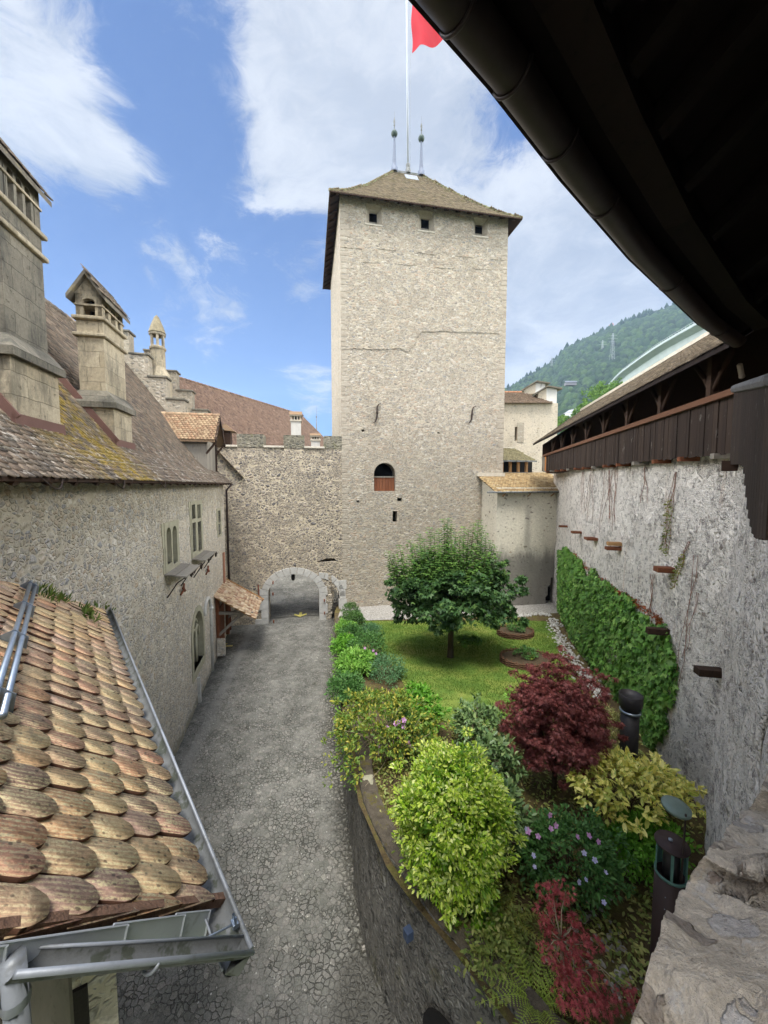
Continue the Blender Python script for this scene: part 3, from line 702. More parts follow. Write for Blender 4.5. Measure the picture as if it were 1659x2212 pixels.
    rings.append([(top[0], top[2], zr), (top[1], top[2], zr), (top[1], top[2] + .01, zr), (top[0], top[2] + .01, zr)])
    V = [TP(*p) for rg in rings for p in rg]; F = []
    for i in range(3):
        for k in range(4): F.append((i * 4 + k, i * 4 + (k + 1) % 4, (i + 1) * 4 + (k + 1) % 4, (i + 1) * 4 + k))
    f.add(V, F); roof = f.build('roof', M['tile_tower'], t)
    und = MB(); und.add([TP(-ov + .02, -ov + .02, ze - .03), TP(TW + ov - .02, -ov + .02, ze - .03), TP(TW + ov - .02, TD + ov - .02, ze - .03), TP(-ov + .02, TD + ov - .02, ze - .03),
                         TP(.1, .1, ze + .5), TP(TW - .1, .1, ze + .5), TP(TW - .1, TD - .1, ze + .5), TP(.1, TD - .1, ze + .5)],
                        [(0, 1, 5, 4), (1, 2, 6, 5), (2, 3, 7, 6), (3, 0, 4, 7)]); und.build('soffit', M['woodbeam'], roof)
    fa = MB()
    for a, b in [((-ov, -ov), (TW + ov, -ov)), ((-ov, -ov), (-ov, TD + ov)), ((TW + ov, -ov), (TW + ov, TD + ov))]:
        fa.bar(TP(*a, ze - .01), TP(*b, ze - .01), .06, .08)
    fa.build('fascia', M['woodbeam'], roof)
    rf = MB()
    for k in range(16):
        x = -.2 + k * (TW + .4) / 15; MB().bar(TP(x, -ov + .03, ze - .06), TP(x, .15, ze + .42), .1, .12).build('rafter_end', M['woodbeam'], roof)
    for k in range(15):
        y = -.2 + k * (TD + .4) / 14; MB().bar(TP(-ov + .03, y, ze - .06), TP(.15, y, ze + .42), .1, .12).build('rafter_end', M['woodbeam'], roof)
    # tiles on front and left hips, per slope band
    def band(sd, i, seed):
        a, b = rings[i], rings[i + 1]; k = {'front': (0, 1), 'left': (3, 0), 'right': (1, 2)}[sd]
        p0, p1, q0, q1 = (TP(*a[k[0]]), TP(*a[k[1]]), TP(*b[k[0]]), TP(*b[k[1]]))
        U = (p1 - p0) / np.linalg.norm(p1 - p0); l0 = np.linalg.norm(p1 - p0)
        s = (q0 - p0) @ U; h = q0 - p0 - U * s; hl = np.linalg.norm(h); Vv = h / hl; s2 = l0 - (q1 - p0) @ U
        tiles('roof_tiles', p0, U, Vv, (0, l0), (-.03, hl), .19, .165, M['tile_tower'], roof, lambda u, v: u > s * v / hl - .05 and u < l0 - s2 * v / hl + .05, th=.016, nose=3, seed=seed, jit=.04)
    for i in range(3):
        band('front', i, 30 + i); band('left', i, 40 + i); band('right', i, 50 + i)
    for a, b in [(0, 0), (1, 1)]:
        hp = MB()
        for i in range(3):
            p, q_ = TP(*rings[i][a]), TP(*rings[i + 1][a]); L = np.linalg.norm(q_ - p); m = max(1, int(L / .34))
            for k in range(m):
                c0 = p + (q_ - p) * k / m; c1 = p + (q_ - p) * (k + 1.1) / m
                hp.tube([c0 + ZZ * .05, c1 + ZZ * .02], [.11, .085], 8)
        hp.build('hip_tile', M['tile_hip'], roof, True)
    hp = MB().bar(TP(top[0], TD / 2, zr + .03), TP(top[1], TD / 2, zr + .03), .2, .14).build('ridge_cap', M['zinc_dark'], roof)
    # zinc hatch below the pole
    c = tx(890, 367, -4.6); mid = TP(TW / 2 + .12, TD / 2 - .62, zr - .72)
    nrm = np.array([0, 0, 1.]) * .62 - E2 * .78; up = E2 * .62 + ZZ * .78
    MB().box(mid, (.95, .9, .16), (E1, up, nrm)).build('zinc_hatch', M['zinc'], roof, bevel=.02)
    # finials
    for pxx, s in ((top[0] + .08, 1), (top[1] - .08, .97)):
        c = TP(pxx, TD / 2, zr)
        fi = MB().lathe([(.0, 3.25 * s), (.035, 3.1), (.05, 2.95 * s)], c, 10)
        fin = MB().lathe([(.26, 0), (.26, .3), (.17, .34), (.15, .6), (.06, 2.5 * s)], c, 12).build('finial', M['finial'], t, True)
        b = MB().lathe([(0.03, 2.42), (.17, 2.47), (.235, 2.6), (.235, 2.68), (.17, 2.8), (.03, 2.86)], c, 16); b.build('finial_ball', plain('dark_green_ball', C(74, 88, 82), .5, .2, .15, 8), fin, True)
        b = MB().lathe([(.03, 2.84), (.03, 3.15), (.075, 3.2), (.03, 3.28), (.08, 3.42), (.05, 3.6), (.012, 3.75), (.006, 4.2)], c, 10); b.build('finial_tip', M['zinc_dark'], fin, True)
    return t
M['tile_tower'] = tilemat('tower_tiles', [C(118, 106, 88), C(138, 124, 102), C(102, 94, 80), C(150, 136, 112), C(126, 116, 98)], (C(146, 144, 108), 6, .58, .45), moss=(C(96, 92, 54), 1.2, .54, .5))
M['tile_hip'] = tilemat('hip_tiles', [C(112, 104, 78), C(132, 124, 92)], (C(128, 142, 108), 4, .5, .6))
build_tower()

# flagpole and flag
def build_flag():
    p0 = TP(TW / 2 + .02, TD / 2, 22.9); p1 = aty(878.5, 20, 30.0); p1 = p0 + (p1 - p0) * 1.55
    t = thing('flagpole', 'slim white metal flagpole on the ridge of the tower roof', 'flagpole', tuple(p0))
    MB().tube([p0, p0 + (p1 - p0) * .5, p1], [.075, .065, .05], 12).build('pole', plain('white_pole', C(176, 182, 190), .4, .1, .04), t, True)
    MB().lathe([(.2, 0), (.2, .25), (.13, .4), (.16, .5), (.16, .62), (.1, .7)], p0, 14).build('pole_base', M['zinc_dark'], t, True)
    h0 = p0 + (p1 - p0) * .03 + E1 * .17; h1 = p0 + (p1 - p0) * .98 + E1 * .12
    MB().tube([h0, (h0 + h1) / 2 + E1 * .12, h1], .012, 5).build('halyard', M['zinc'], t)
    MB().lathe([(.02, 0), (.13, .08), (.16, .2), (.1, .33), (.01, .38)], p1, 12).build('truck_ball', M['verdigris'], t, True)
    # drooping square flag: grid surface with the cross as a colour region of the cloth
    S = 6.4; n = 40; b = aty(890, 115, 30.0)
    up = (p1 - p0) / np.linalg.norm(p1 - p0); P = []; fly = unit(E1 * .95 - E2 * .25)
    for i in range(n + 1):
        row = []
        for j in range(n + 1):
            u, v = j / n * S, i / n * S
            q = b + up * v + fly * u * .72 + ZZ * (.30 * u - .02 * u * u) - ZZ * .0
            q = q + unit(np.cross(fly, up)) * (.28 * math.sin(u * 2.1 + v * .55) * min(1, u / .8)) + fly * (.05 * math.sin(v * 2.3))
            row.append(q)
        P.append(row)
    mb = MB().grid(P); me = mb.mesh('flag')
    q = plain('red_flag_cloth', C(182, 40, 52), .8, 0, .08, 2); w = plain('white_flag_cloth', C(232, 228, 228), .8, 0, .05, 2)
    me.materials.append(q); me.materials.append(w)
    for k, p in enumerate(me.polygons):
        i, j = divmod(k, n); u, v = abs((j + .5) / n - .5), abs((i + .5) / n - .5)
        if (u < .0975 and v < .3125) or (v < .0975 and u < .3125): p.material_index = 1
    o = link('flag', me, None, None, True)
    tag(o, 'red flag with a white cross flying from the tower pole', 'flag')
build_flag()

# ================================================================== gate wall
def build_gate():
    t = thing('gate_wall', 'grey crenellated rubble wall with arched gateway beside the tower', 'wall', tuple(TP(-4, .5, -8.5)))
    off = .0; zc = tx(690, 969)[1]; zm = tx(690, 943)[1]
    x = lambda p, y=955: tx(p, y)[0]
    xl = x(455) - 1.2
    prof = [(xl, -9.2), (0 - .004, -9.2), (-.004, zm)]
    cren = [(x(701), 1), (x(701), 0), (x(657), 0), (x(657), 1), (x(613), 1), (x(613), 0), (x(569), 0), (x(569), 1), (x(512), 1), (x(512), 0), (xl, 0)]
    for xx, up in cren: prof.append((xx, zm if up else zc))
    # main archway and the remains of an older, wider arch beside it
    (jl, _), (jr, _) = tx(580, 1330), tx(690, 1320); ztop = tx(640, 1240)[1]; zs = tx(640, 1283)[1]
    cx, hw = (jl + jr) / 2, (jr - jl) / 2; rise = ztop - zs
    a1 = arch(cx, hw, -9.1, zs, rise, 18)
    ox0, ox1 = tx(713, 1300)[0], tx(733.5, 1300)[0]; oz = tx(722, 1262)[1]
    old = [(ox0, -9.1), (ox1, -9.1), (ox1, tx(734, 1290)[1]), (ox1 - .08, tx(732, 1276)[1]), (ox1 - .3, oz - .3), (ox1 - .62, oz), (ox0 + .02, oz + .12)]
    gap = [tx(*p) for p in [(684, 1213), (698, 1209), (704, 1206), (722, 1206), (728, 1212), (700, 1214)]]
    body = plate(prof, [a1, old, gap], TP(0, 0, 0), E1, ZZ, -E2, 1.3)
    body.build('wall', M['gate'], t)
    for a, b in [(x(701), x(657)), (x(613), x(569)), (x(512), xl)]:
        MB().box(TP((a + b) / 2, .6, zc + .06), (abs(a - b), 1.4, .12), (E1, E2, ZZ)).build('coping_slab', M['slab'], t, bevel=.02)
    for a, b in [(-.006, x(701)), (x(657), x(613)), (x(569), x(512))]:
        r = np.random.default_rng(int(abs(a * 100))); m = MB().box(TP((a + b) / 2, .65, (zc + zm) / 2 + .03), (abs(a - b) + .03, 1.36, zm - zc + .04), (E1, E2, ZZ))
        m.build('merlon', M['merlon'], t)
    # limestone voussoirs and jambs
    f = MB(); n = 13; r = np.random.default_rng(2)
    for k in range(n):
        t0, t1 = math.pi * k / n + .008, math.pi * (k + 1) / n - .008; w = .42 + (.1 if k in (0, n - 1) else 0)
        P = []
        for rr, tt in [(0, t0), (1, t0), (1, (t0 + t1) / 2), (1, t1), (0, t1), (0, (t0 + t1) / 2)]:
            P.append(TP(cx + (hw + w * rr) * math.cos(tt), -.05, zs + (rise + w * rr) * math.sin(tt)))
        f.prism(P, E2 * .6)
    f.build('voussoirs', M['voussoir'], t, bevel=.012)
    f = MB()
    for sgn, xx in ((-1, jl), (1, jr)):
        z = -8.75 if sgn < 0 else -8.7; k = 0
        while z < zs - .02:
            h = min(r.uniform(.5, .68), zs - z); w = (.42 + (.36 if k % 2 == 0 else 0)) if sgn < 0 else .42 + (.1 if k % 2 else 0)
            f.box(TP(xx + sgn * w / 2, .23, z + h / 2), (w, .56, h - .012), (E1, E2, ZZ)); z += h; k += 1
    f.build('jamb', M['voussoir'], t, bevel=.012)
    # surviving voussoirs of the older arch
    f = MB()
    oc = (ox1 - 1.25, tx(733, 1290)[1])
    for k in range(6):
        t0, t1 = R(2 + k * 15), R(2 + k * 15 + 14); 
        f.prism([TP(oc[0] + rr * math.cos(tt), -.03, oc[1] + rr * 1.02 * math.sin(tt)) for rr, tt in [(1.25, t0), (1.62, t0), (1.62, t1), (1.25, t1)]], E2 * .5)
    z = -8.5
    for k in range(4):
        f.box(TP(ox1 + .2, .22, z + .33), (.38 + .12 * (k % 2), .5, .6), (E1, E2, ZZ)); z += .62
    f.build('older_arch', M['voussoir'], t, bevel=.015)
    # rubble plug between the arches
    f = MB(); r = np.random.default_rng(5)
    for k in range(14):
        f.box(TP(ox0 + r.uniform(-.12, .05), .1 + r.uniform(0, .1), -8.1 + k * .19), (r.uniform(.16, .34), .4, r.uniform(.14, .22)), (unit(E1 + ZZ * r.normal(0, .1)), E2, ZZ))
    f.build('rubble_plug', M['tower'], t, bevel=.03)
    # iron pintles
    for p in [(562, 1283), (593, 1283)]: pass
    for (u, v) in [(590 , 1258), (590, 1282), (591.5, 1341), (1000.3, 0)][:3] + [(700.5, 1229 + 67), (701, 1343 - 20)]:
        a, z = tx(u, v); MB().box(TP(a, -.1, z), (.07, .14, .16), (E1, E2, ZZ)).build('iron_pintle', M['rust'], t, bevel=.01)
    a, z = tx(560.5, 1292); a2, z2 = tx(558, 1262)
    MB().tube([TP(a2, -.09, z2), TP(a, -.1, z), TP(a + .08, -.16, z - .06)], .04, 6).build('iron_rod', M['rust'], t)
    # passage behind: side walls, vault, back wall
    yb = 3.6; f = MB(); n = 14
    prof2 = [(jl - .35, -9)] + [(cx + (hw + .35) * math.cos(math.pi - math.pi * k / n), zs + (rise + .3) * math.sin(math.pi * k / n)) for k in range(n + 1)] + [(jr + 1.9, zs), (jr + 1.9, -9)]
    f.grid([[TP(xx, 1.302, zz) for xx, zz in prof2], [TP(xx, yb, zz) for xx, zz in prof2]])
    f.build('gate_passage', stone('passage_rubble', 4.2, 1.3, [C(96, 94, 86), C(116, 112, 102), C(82, 80, 74)], C(110, 106, 94), .1, .05, .06, .2, 1.2, (.7, .72, .6), .5, lichen=(C(92, 100, 62), .5)), t)
    # steep cobbled slope that fills the view through the arch
    g = MB(); g.grid([[TP(xx, yy, zz) for xx in np.linspace(jl - 3, jr + 3.5, 8)] for yy, zz in [(.9, -8.47), (4, -8.36), (8, -7.7), (12, -6.7), (18, -5.0)]])
    tag(g.build('passage_slope', cobble('dark_passage_cobbles'), None, True), kind='structure')
    # hanging lantern in the arch
    return t
build_gate()
def lantern():
    a, z = tx(632, 1244); c = TP(a, .7, z)
    t = thing('gate_lantern', 'small dark iron lantern hanging under the crown of the gateway arch', 'lantern', tuple(c))
    MB().lathe([(.015, .25), (.015, .0), (.1, -.04), (.12, -.08)], c, 8).build('hanger', M['iron'], t)
    MB().lathe([(.1, -.08), (.13, -.16), (.1, -.42), (.04, -.46)], c, 6).build('lantern_body', M['lampdark'], t)
lantern()

# short iron railing at the end of the retaining wall
def railing():
    P = [on_lane(719, 1336), on_lane(737, 1327)]; a, b = P[0], P[1]; b = a + (b - a) * 1.1
    t = thing('iron_railing', 'short black iron railing beside the gateway', 'railing', tuple(a))
    for k in range(8):
        q = a + (b - a) * k / 7; MB().tube([q, q + ZZ * .95], .014, 5).build('baluster', M['iron'], t)
    for h in (.12, .93): MB().bar(a + ZZ * h, b + ZZ * h, .03, .03).build('rail', M['iron'], t)
railing()
# ================================================================== left wing
M['tile_left'] = tilemat('old_brown_tiles', [C(100, 92, 82), C(120, 110, 97), C(88, 81, 74), C(136, 124, 108), C(110, 96, 83), C(106, 100, 92)], (C(196, 192, 176), 5, .60, .75), moss=(C(140, 124, 44), .9, .60, .55))
def left_patch(q, co, c):
    # lichen and moss wash that runs down the slope below the chimneys, whitish bloom near the eaves
    x = q.sep(co); b = q.math('ADD', q.math('MULTIPLY', x[0], -math.cos(PHI)), q.math('MULTIPLY', x[1], -math.sin(PHI)))
    a = q.math('ADD', q.math('MULTIPLY', x[0], -math.sin(PHI)), q.math('MULTIPLY', x[1], math.cos(PHI)))
    n = q.noise(co, 2.4, 6, .78)
    m = q.math('MULTIPLY', q.step(q.math('ABSOLUTE', q.math('SUBTRACT', a, q.math('ADD', 9.6, q.math('MULTIPLY', q.math('SUBTRACT', n, .5), 4)))), 2.6, .2), q.step(n, .43, .56))
    c = q.mix(q.math('MULTIPLY', m, .85), c, q.ramp(q.noise(co, 9, 4), [(.3, C(96, 92, 40)), (.6, C(168, 140, 54)), (.8, C(132, 116, 60))]))
    w = q.math('MULTIPLY', q.step(b, 5.4, 4.2), q.step(q.noise(co, 4.5, 6, .8), .54, .64))
    return q.mix(q.math('MULTIPLY', w, .7), c, C(206, 198, 186))
M['tile_wing'] = tilemat('wing_roof_tiles', [C(98, 90, 80), C(122, 110, 96), C(84, 77, 70), C(140, 126, 110), C(112, 96, 82), C(106, 100, 91)], patch=left_patch)
M['tile_dormer'] = tilemat('dormer_tiles', [C(150, 126, 100), C(172, 148, 118), C(134, 110, 88), C(164, 132, 104)], (C(190, 182, 150), 5, .6, .5))

EAVE_Z = .12; AEND = ab(482, 1055)[0] + .12
def build_wing():
    t = thing('castle_wing', 'long grey rubble wing with steep brown tile roof and tall stone chimneys', 'building', tuple(AB(13, B0, -8.7)))
    a0, a1 = -1.0, AEND; zt = EAVE_Z + .42
    holes = []; L = {}
    def on(*c):     # crop coordinates of the facade survey -> wall (a, z)
        return ab((450 + c[0] / 3.16) / 1.44665, (1500 + c[1] / 3.16) / 1.44665)
    def light(x0, x1, yt, yb, arched=False):
        xm = (x0 + x1) / 2
        l, r, tp, bt = on(x0, (yt + yb) / 2)[0], on(x1, (yt + yb) / 2)[0], on(xm, yt)[1], on(xm, yb)[1]
        h = (r - l) / 2
        return (l, r, bt, tp, arched)
    W1 = [light(216, 263, 466, 830, True), light(275, 320, 450, 824, True)]
    W2 = [light(465, 500, 242, 384), light(519, 553, 240, 378), light(474, 508, 420, 708), light(528, 562, 408, 700)]
    W3 = [light(728, 752, 302, 420), light(730, 752, 430, 540)]
    for grp in (W1, W2, W3):
        for l, r, b, tp, ar in grp:
            holes.append(arch((l + r) / 2, (r - l) / 2, b, tp - (r - l) / 2) if ar else rect(l, r, b, tp))
    # traceried window: pointed opening
    gl, gr = on(478, 1560)[0], on(585, 1560)[0]; gt = on(545, 1268)[1]; gb = on(520, 1860)[1]; gc = (gl + gr) / 2; gw = (gr - gl) / 2; gs = gt - gw * 1.05
    G = arch(gc, gw, gb, gs, gw * 1.05, 14); holes.append(G)
    # doorway with moulded arch
    dl, dr = on(600, 1500)[0], on(657, 1500)[0] ; dl = dr - 1.15; dt = on(600, 1195)[1]
    dcx = (dl + dr) / 2; dw = (dr - dl) / 2
    n = -B2 * -1.0
    nout = -B2                      # outwards, towards the lane
    body = plate(rect(a0, a1, -9.6, zt), holes, AB(0, B0, 0), A2, ZZ, nout, .85)
    p = plate(rect(0, 8, -9.6, zt), [], AB(a1, B0 + .85, 0), B2, ZZ, A2, .85); body.add(p.v, p.f)
    body.build('wall', M['left'], t)
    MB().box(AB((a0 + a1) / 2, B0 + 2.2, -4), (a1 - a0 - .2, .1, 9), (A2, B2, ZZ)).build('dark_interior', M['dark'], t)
    def P(a, z, o=0): return AB(a, B0 - o, z)
    def framed(lights, name, m=.17, proud=.03, sillpts=None, depth=.22):
        l = min(q[0] for q in lights) - m; r = max(q[1] for q in lights) + m; b = min(q[2] for q in lights) - m * .8; tp = max(q[3] for q in lights) + m
        hs = [arch((q[0] + q[1]) / 2, (q[1] - q[0]) / 2 - .002, q[2], q[3] - (q[1] - q[0]) / 2) if q[4] else rect(*q[:4]) for q in lights]
        f = plate(rect(l, r, b, tp), hs, P(0, 0, proud), A2, ZZ, nout, depth).build(name, M['frame'], t)
        # quoins that tooth into the rubble
        k = {-1: MB(), 1: MB()}; rr = np.random.default_rng(int(abs(l * 37))); z = b
        while z < tp - .1:
            h = rr.uniform(.3, .5); h = min(h, tp - z)
            for s, e in ((-1, l), (1, r)):
                w = rr.uniform(.05, .26); k[s].box(P(e + s * w / 2, z + h / 2, proud - .012 - .1), (w, .2, h - .015), (A2, B2, ZZ))
            z += h
        k[-1].build('toothed_jamb', M['frame'], f); k[1].build('toothed_jamb', M['frame'], f)
        g = MB()
        for q in lights: g.box(P((q[0] + q[1]) / 2, (q[2] + q[3]) / 2, -.3), (q[1] - q[0] + .1, .02, q[3] - q[2] + .1), (A2, B2, ZZ))
        g.build('pane', M['glass'], f)
        return f, l, r, b, tp
    w1 = framed(W1, 'window'); w2 = framed(W2, 'window', .13); w3 = framed(W3, 'window', .13)
    def shelf(x0, y0, x1, y1, parent, d=.62):
        aa, bb, z = x0, x1, y0
        f = MB(); kk = 4
        for i in range(kk):
            o = (i + .5) * d / kk; f.box(P((aa + bb) / 2, z - o * .18 + .01 * (i % 2), o), (bb - aa, d / kk - .01, .045), (A2, unit(B2 + ZZ * .18), unit(ZZ - B2 * .18)))
        f.build('weather_shelf', M['woodgrey'], parent)
        for q in (aa + .15, bb - .15): MB().tube([P(q, z - .75, .02), P(q, z - .3, .32), P(q, z - .13, d - .05)], .02, 6).build('shelf_bracket', M['iron'], parent)
        v = MB(); r = np.random.default_rng(3); pts = []
        for i in range(15):
            s = i / 14; pts.append(P(aa + .9 + s * 1.5, z - .22 + .09 * math.sin(s * 17) + s * .05, d * .8 + .1 * math.cos(s * 14)))
        v.tube(pts, .018, 6)
        for i in (4, 9, 14):
            e = pts[i]; v.lathe([(.005, -.12), (.05, -.03), (.045, .03), (.005, .1)], e, 6)
        v.build('iron_scroll', M['iron'], parent, True)
    shelf(w1[1] - .1, w1[3] - .02, w1[2] + .25, 0, w1[0]); shelf(w2[1] - .05, w2[3] - .02, w2[2] + .3, 0, w2[0], .5)
    # traceried window
    f = plate(arch(gc, gw + .2, gb - .3, gs, gw * 1.05 + .2, 16), [arch(gc, gw - .03, gb, gs, gw * 1.05 - .03, 14)], P(0, 0, .025), A2, ZZ, nout, .3).build('window', M['frame'], t)
    tr = MB()
    for s in (-1 / 3., 1 / 3.): tr.bar(P(gc + gw * s, gb, -.16), P(gc + gw * s, gs - .1, -.16), .09, .14, up=tuple(A2))
    for c in (-2 / 3., 0, 2 / 3.):
        tr.tube([P(gc + gw * (c + .31 * math.cos(x)), gs - .35 + gw * .55 * math.sin(x), -.16) for x in np.linspace(0, math.pi, 9)], .05, 6)
    for c, y in ((-.35, .42), (.35, .42), (0, .72)):
        tr.tube([P(gc + gw * (c + .24 * math.cos(x)), gs + gw * (y - .12 + .24 * math.sin(x)), -.16) for x in np.linspace(0, 2 * math.pi, 13)], .04, 6)
    tr.build('tracery', M['frame'], f, True)
    MB().box(P(gc, (gb + gt) / 2, -.36), (gw * 2.1, .02, gt - gb + .3), (A2, B2, ZZ)).build('pane', M['glass'], f)
    # moulded door surround
    d = MB(); zs = dt - dw; zb_ = on(690, 1890)[1]
    pts = [P(dr, zb_, .03)] + [P(dr, zs - .02, .03)] + [P(dcx + dw * math.cos(x), zs + dw * math.sin(x), .03) for x in np.linspace(0, math.pi, 14)] + [P(dl, zs - 1.2, .03)]
    pts = pts[:-1]
    d.tube(pts, .085, 8); d.tube([p - B2 * .0 + ZZ * 0 + A2 * .13 for p in pts[:9]], .05, 8)
    d.lathe([(.06, 0), (.12, .03), (.12, .1), (.06, .14)], P(dr, zs - .1, .05), 10)
    d.build('door_moulding', M['zinc_dark'] if False else M['voussoir'], t, True)
    pj = MB().bar(P(on(525, 1950)[0], on(525, 1950)[1], .04), P(on(540, 2200)[0], on(540, 2200)[1] - .2, .04), .14, .12, up=tuple(A2)).build('lower_jamb', M['voussoir'], t)
    # iron ties on the wall
    for c in ((365, 1085), (612, 895)):
        a, z = on(*c); MB().tube([P(a - .22, z - .12, .05), P(a, z, .09), P(a + .22, z + .16, .05)], .035, 6).tube([P(a - .1, z + .08, .1), P(a + .1, z - .06, .1)], .05, 6).build('wall_tie', M['rust'], t, True)
    # downpipe in the corner, rust coloured strip beside it
    c0, c1 = ab(483, 1052), ab(491, 1262); pa = (c0[0] + c1[0]) / 2
    dp = MB().tube([P(pa, EAVE_Z - .05, .45), P(pa, EAVE_Z - .4, .12), P(pa, c1[1] - .2, .12)], .06, 10).build('downpipe', M['pipe'], t, True)
    MB().tube([P(pa, c1[1] - .1, .12), P(pa, -8.4, .12)], .06, 10).build('downpipe_foot', M['pipe_red'], dp, True)
    for z in (-1.5, -3.2): MB().lathe([(.075, 0), (.075, .06)], P(pa, z, .12), 10).build('pipe_clip', M['iron'], dp)
    s0, s1 = on(775, 720), on(795, 1030); MB().box(P(s0[0] + .12, (s0[1] + s1[1]) / 2, .03), (.3, .1, abs(s0[1] - s1[1])), (A2, B2, ZZ)).build('red_render_strip', plain('red_render', C(166, 122, 100), .9, 0, .2, 5), t)
    # ---------------- roof
    prof = [(B0 - .42, EAVE_Z), (B0 + .62, EAVE_Z + .9), (B0 + 4.85, EAVE_Z + .9 + 4.23 * 1.33)]
    rg = prof[-1]
    roof = MB(); an, af = -1.0, AEND + .15
    pp = prof + [(rg[0] + 5, rg[1] - 6.5)]
    low = [(b, z - .07) for b, z in pp]
    out = pp + low[::-1]
    roof.prism([AB(an, b, z) for b, z in out], A2 * (af - an))
    roof = roof.build('roof', M['woodbeam'], t)
    def slope(i):
        (b0, z0), (b1, z1) = prof[i], prof[i + 1]; v = np.array([b1 - b0, z1 - z0]); L = np.linalg.norm(v); v /= L
        return AB(0, b0, z0), B2 * v[0] + ZZ * v[1], L, v
    for i, e in ((0, .135), (1, .15)):
        O, Vv, L, v = slope(i)
        tiles('roof_tiles', O, A2, Vv, (an, af), (-.06 if i == 0 else .0, L), .175, e, M['tile_wing'], roof, th=.016, nose=3, jit=.06, seed=60 + i)
    rt = MB(); k = 0
    while k * .36 < af - an:
        c0 = AB(an + k * .36, rg[0], rg[1] + .02); rt.tube([c0, c0 + A2 * .4], [.13, .105], 8); k += 1
    rt.build('ridge_tile', M['tile_left'], roof, True)
    # eave boarding, rafter feet, old gutter brackets
    eb = MB(); eb.box(AB((an + af) / 2, B0 + .02, EAVE_Z + .06), (af - an, .5, .03), (A2, unit(B2 + ZZ * .62), unit(ZZ - B2 * .62))); eb.build('eave_boards', M['woodbeam'], roof)
    for k in range(34): a = an + .5 + k * .72; MB().bar(AB(a, B0 - .4, EAVE_Z - .08), AB(a, B0 + .1, EAVE_Z + .25), .1, .12).build('rafter_foot', M['woodbeam'], roof)
    for a in (6.4, 8.6, 11.2, 14.5, 18.6):
        MB().tube([AB(a + .5 * s, B0 - .45 - .06 * math.sin(math.pi * s), EAVE_Z - .02 - .16 * math.sin(math.pi * s)) for s in np.linspace(0, 1, 9)], .014, 5).build('cable_loop', M['iron'], roof)
    # ---------------- chimneys
    O1, V1, L1, v1 = slope(1)
    def roofz(b): return prof[1][1] + (b - prof[1][0]) * 1.33 if b > prof[1][0] else EAVE_Z + (b - prof[0][0]) * .9 / 1.04
    def chimney(a0, a1, b0, b1, za, zb_, zc, ztop, base, mats, arches, label, capdip=.5):
        """shaft a0..a1, b0..b1; za: offset weathering, zb_: arcade floor, zc: eave of the little roof"""
        c = MB(); (ba0, ba1, bb0, bb1) = base; lo = roofz(bb0) - .1
        c.box(AB((ba0 + ba1) / 2, (bb0 + bb1) / 2, (lo + za) / 2), (ba1 - ba0, bb1 - bb0, za - lo), (A2, B2, ZZ))
        base_o = c.build('chimney', mats[0], t); tag(base_o, label)
        s = MB().box(AB((a0 + a1) / 2, (b0 + b1) / 2, (za + zb_) / 2), (a1 - a0, b1 - b0, zb_ - za), (A2, B2, ZZ)); s.build('shaft', mats[1], base_o)
        # sloped weathering course
        w = MB(); lo_, hi_ = [(ba0 - .08, bb0 - .1), (ba1 + .08, bb0 - .1), (ba1 + .08, bb1 + .05), (ba0 - .08, bb1 + .05)], [(a0 - .02, b0 - .02), (a1 + .02, b0 - .02), (a1 + .02, b1), (a0 - .02, b1)]
        V_ = [AB(x, y, za - .05) for x, y in lo_] + [AB(x, y, za + .09) for x, y in lo_] + [AB(x, y, za + .4) for x, y in hi_]
        w.add(V_, [(0, 1, 2, 3)] + [(i, (i + 1) % 4, 4 + (i + 1) % 4, 4 + i) for i in range(4)] + [(4 + i, 4 + (i + 1) % 4, 8 + (i + 1) % 4, 8 + i) for i in range(4)]); w.build('weathering_course', mats[2], base_o)
        # cornices
        co = MB()
        for z in (zb_ - .42, zb_): co.box(AB((a0 + a1) / 2, (b0 + b1) / 2, z), (a1 - a0 + .16, b1 - b0 + .16, .09), (A2, B2, ZZ))
        co.build('cornice', mats[0], base_o, bevel=.025)
        # arcade
        hA = zc - zb_ - .045; zz = zb_ + .045
        def arc(O, ax, ln, nn, m):
            seg = ln / m; hs = [arch(seg * (k + .5), seg * .34, .03, hA * .80 - seg * .34, seg * .34, 8) for k in range(m)]
            return plate(rect(0, ln, 0, hA), hs, O, ax, ZZ, nn, .16)
        ar = arc(AB(a0, b0, zz), A2, a1 - a0, -B2, arches[1]); k = arc(AB(a0, b1 - .002, zz), -B2, b1 - b0 - .004, -A2, arches[0]); ar.add(k.v, k.f)
        k = arc(AB(a1, b0 + .002, zz), B2, b1 - b0 - .004, A2, arches[0]); ar.add(k.v, k.f); k = arc(AB(a1, b1, zz), -A2, a1 - a0, B2, arches[1]); ar.add(k.v, k.f)
        ar.build('smoke_arcade', mats[1], base_o)
        im = MB().box(AB((a0 + a1) / 2, (b0 + b1) / 2, zz + hA * .80 - .17), (a1 - a0 + .05, b1 - b0 + .05, .045), (A2, B2, ZZ)); im.build('impost_band', mats[0], base_o)
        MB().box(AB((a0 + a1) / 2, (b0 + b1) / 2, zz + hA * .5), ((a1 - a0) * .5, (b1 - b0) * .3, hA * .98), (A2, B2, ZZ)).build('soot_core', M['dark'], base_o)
        # little gabled stone roof, ridge along a
        o = .14; bm_ = (b0 + b1) / 2; r = MB()
        zl_ = zc - o * (ztop - zc) / (bm_ - b0); sec = [(b0 - o, zl_), (bm_, ztop), (b1 + o, zl_), (b1 + o, zl_ + .1), (bm_, ztop + .12), (b0 - o, zl_ + .1)]
        r.prism([AB(a0 - o, b, z) for b, z in sec], A2 * (a1 - a0 + 2 * o)); r = r.build('cap_roof', M['tile_cap'], base_o)
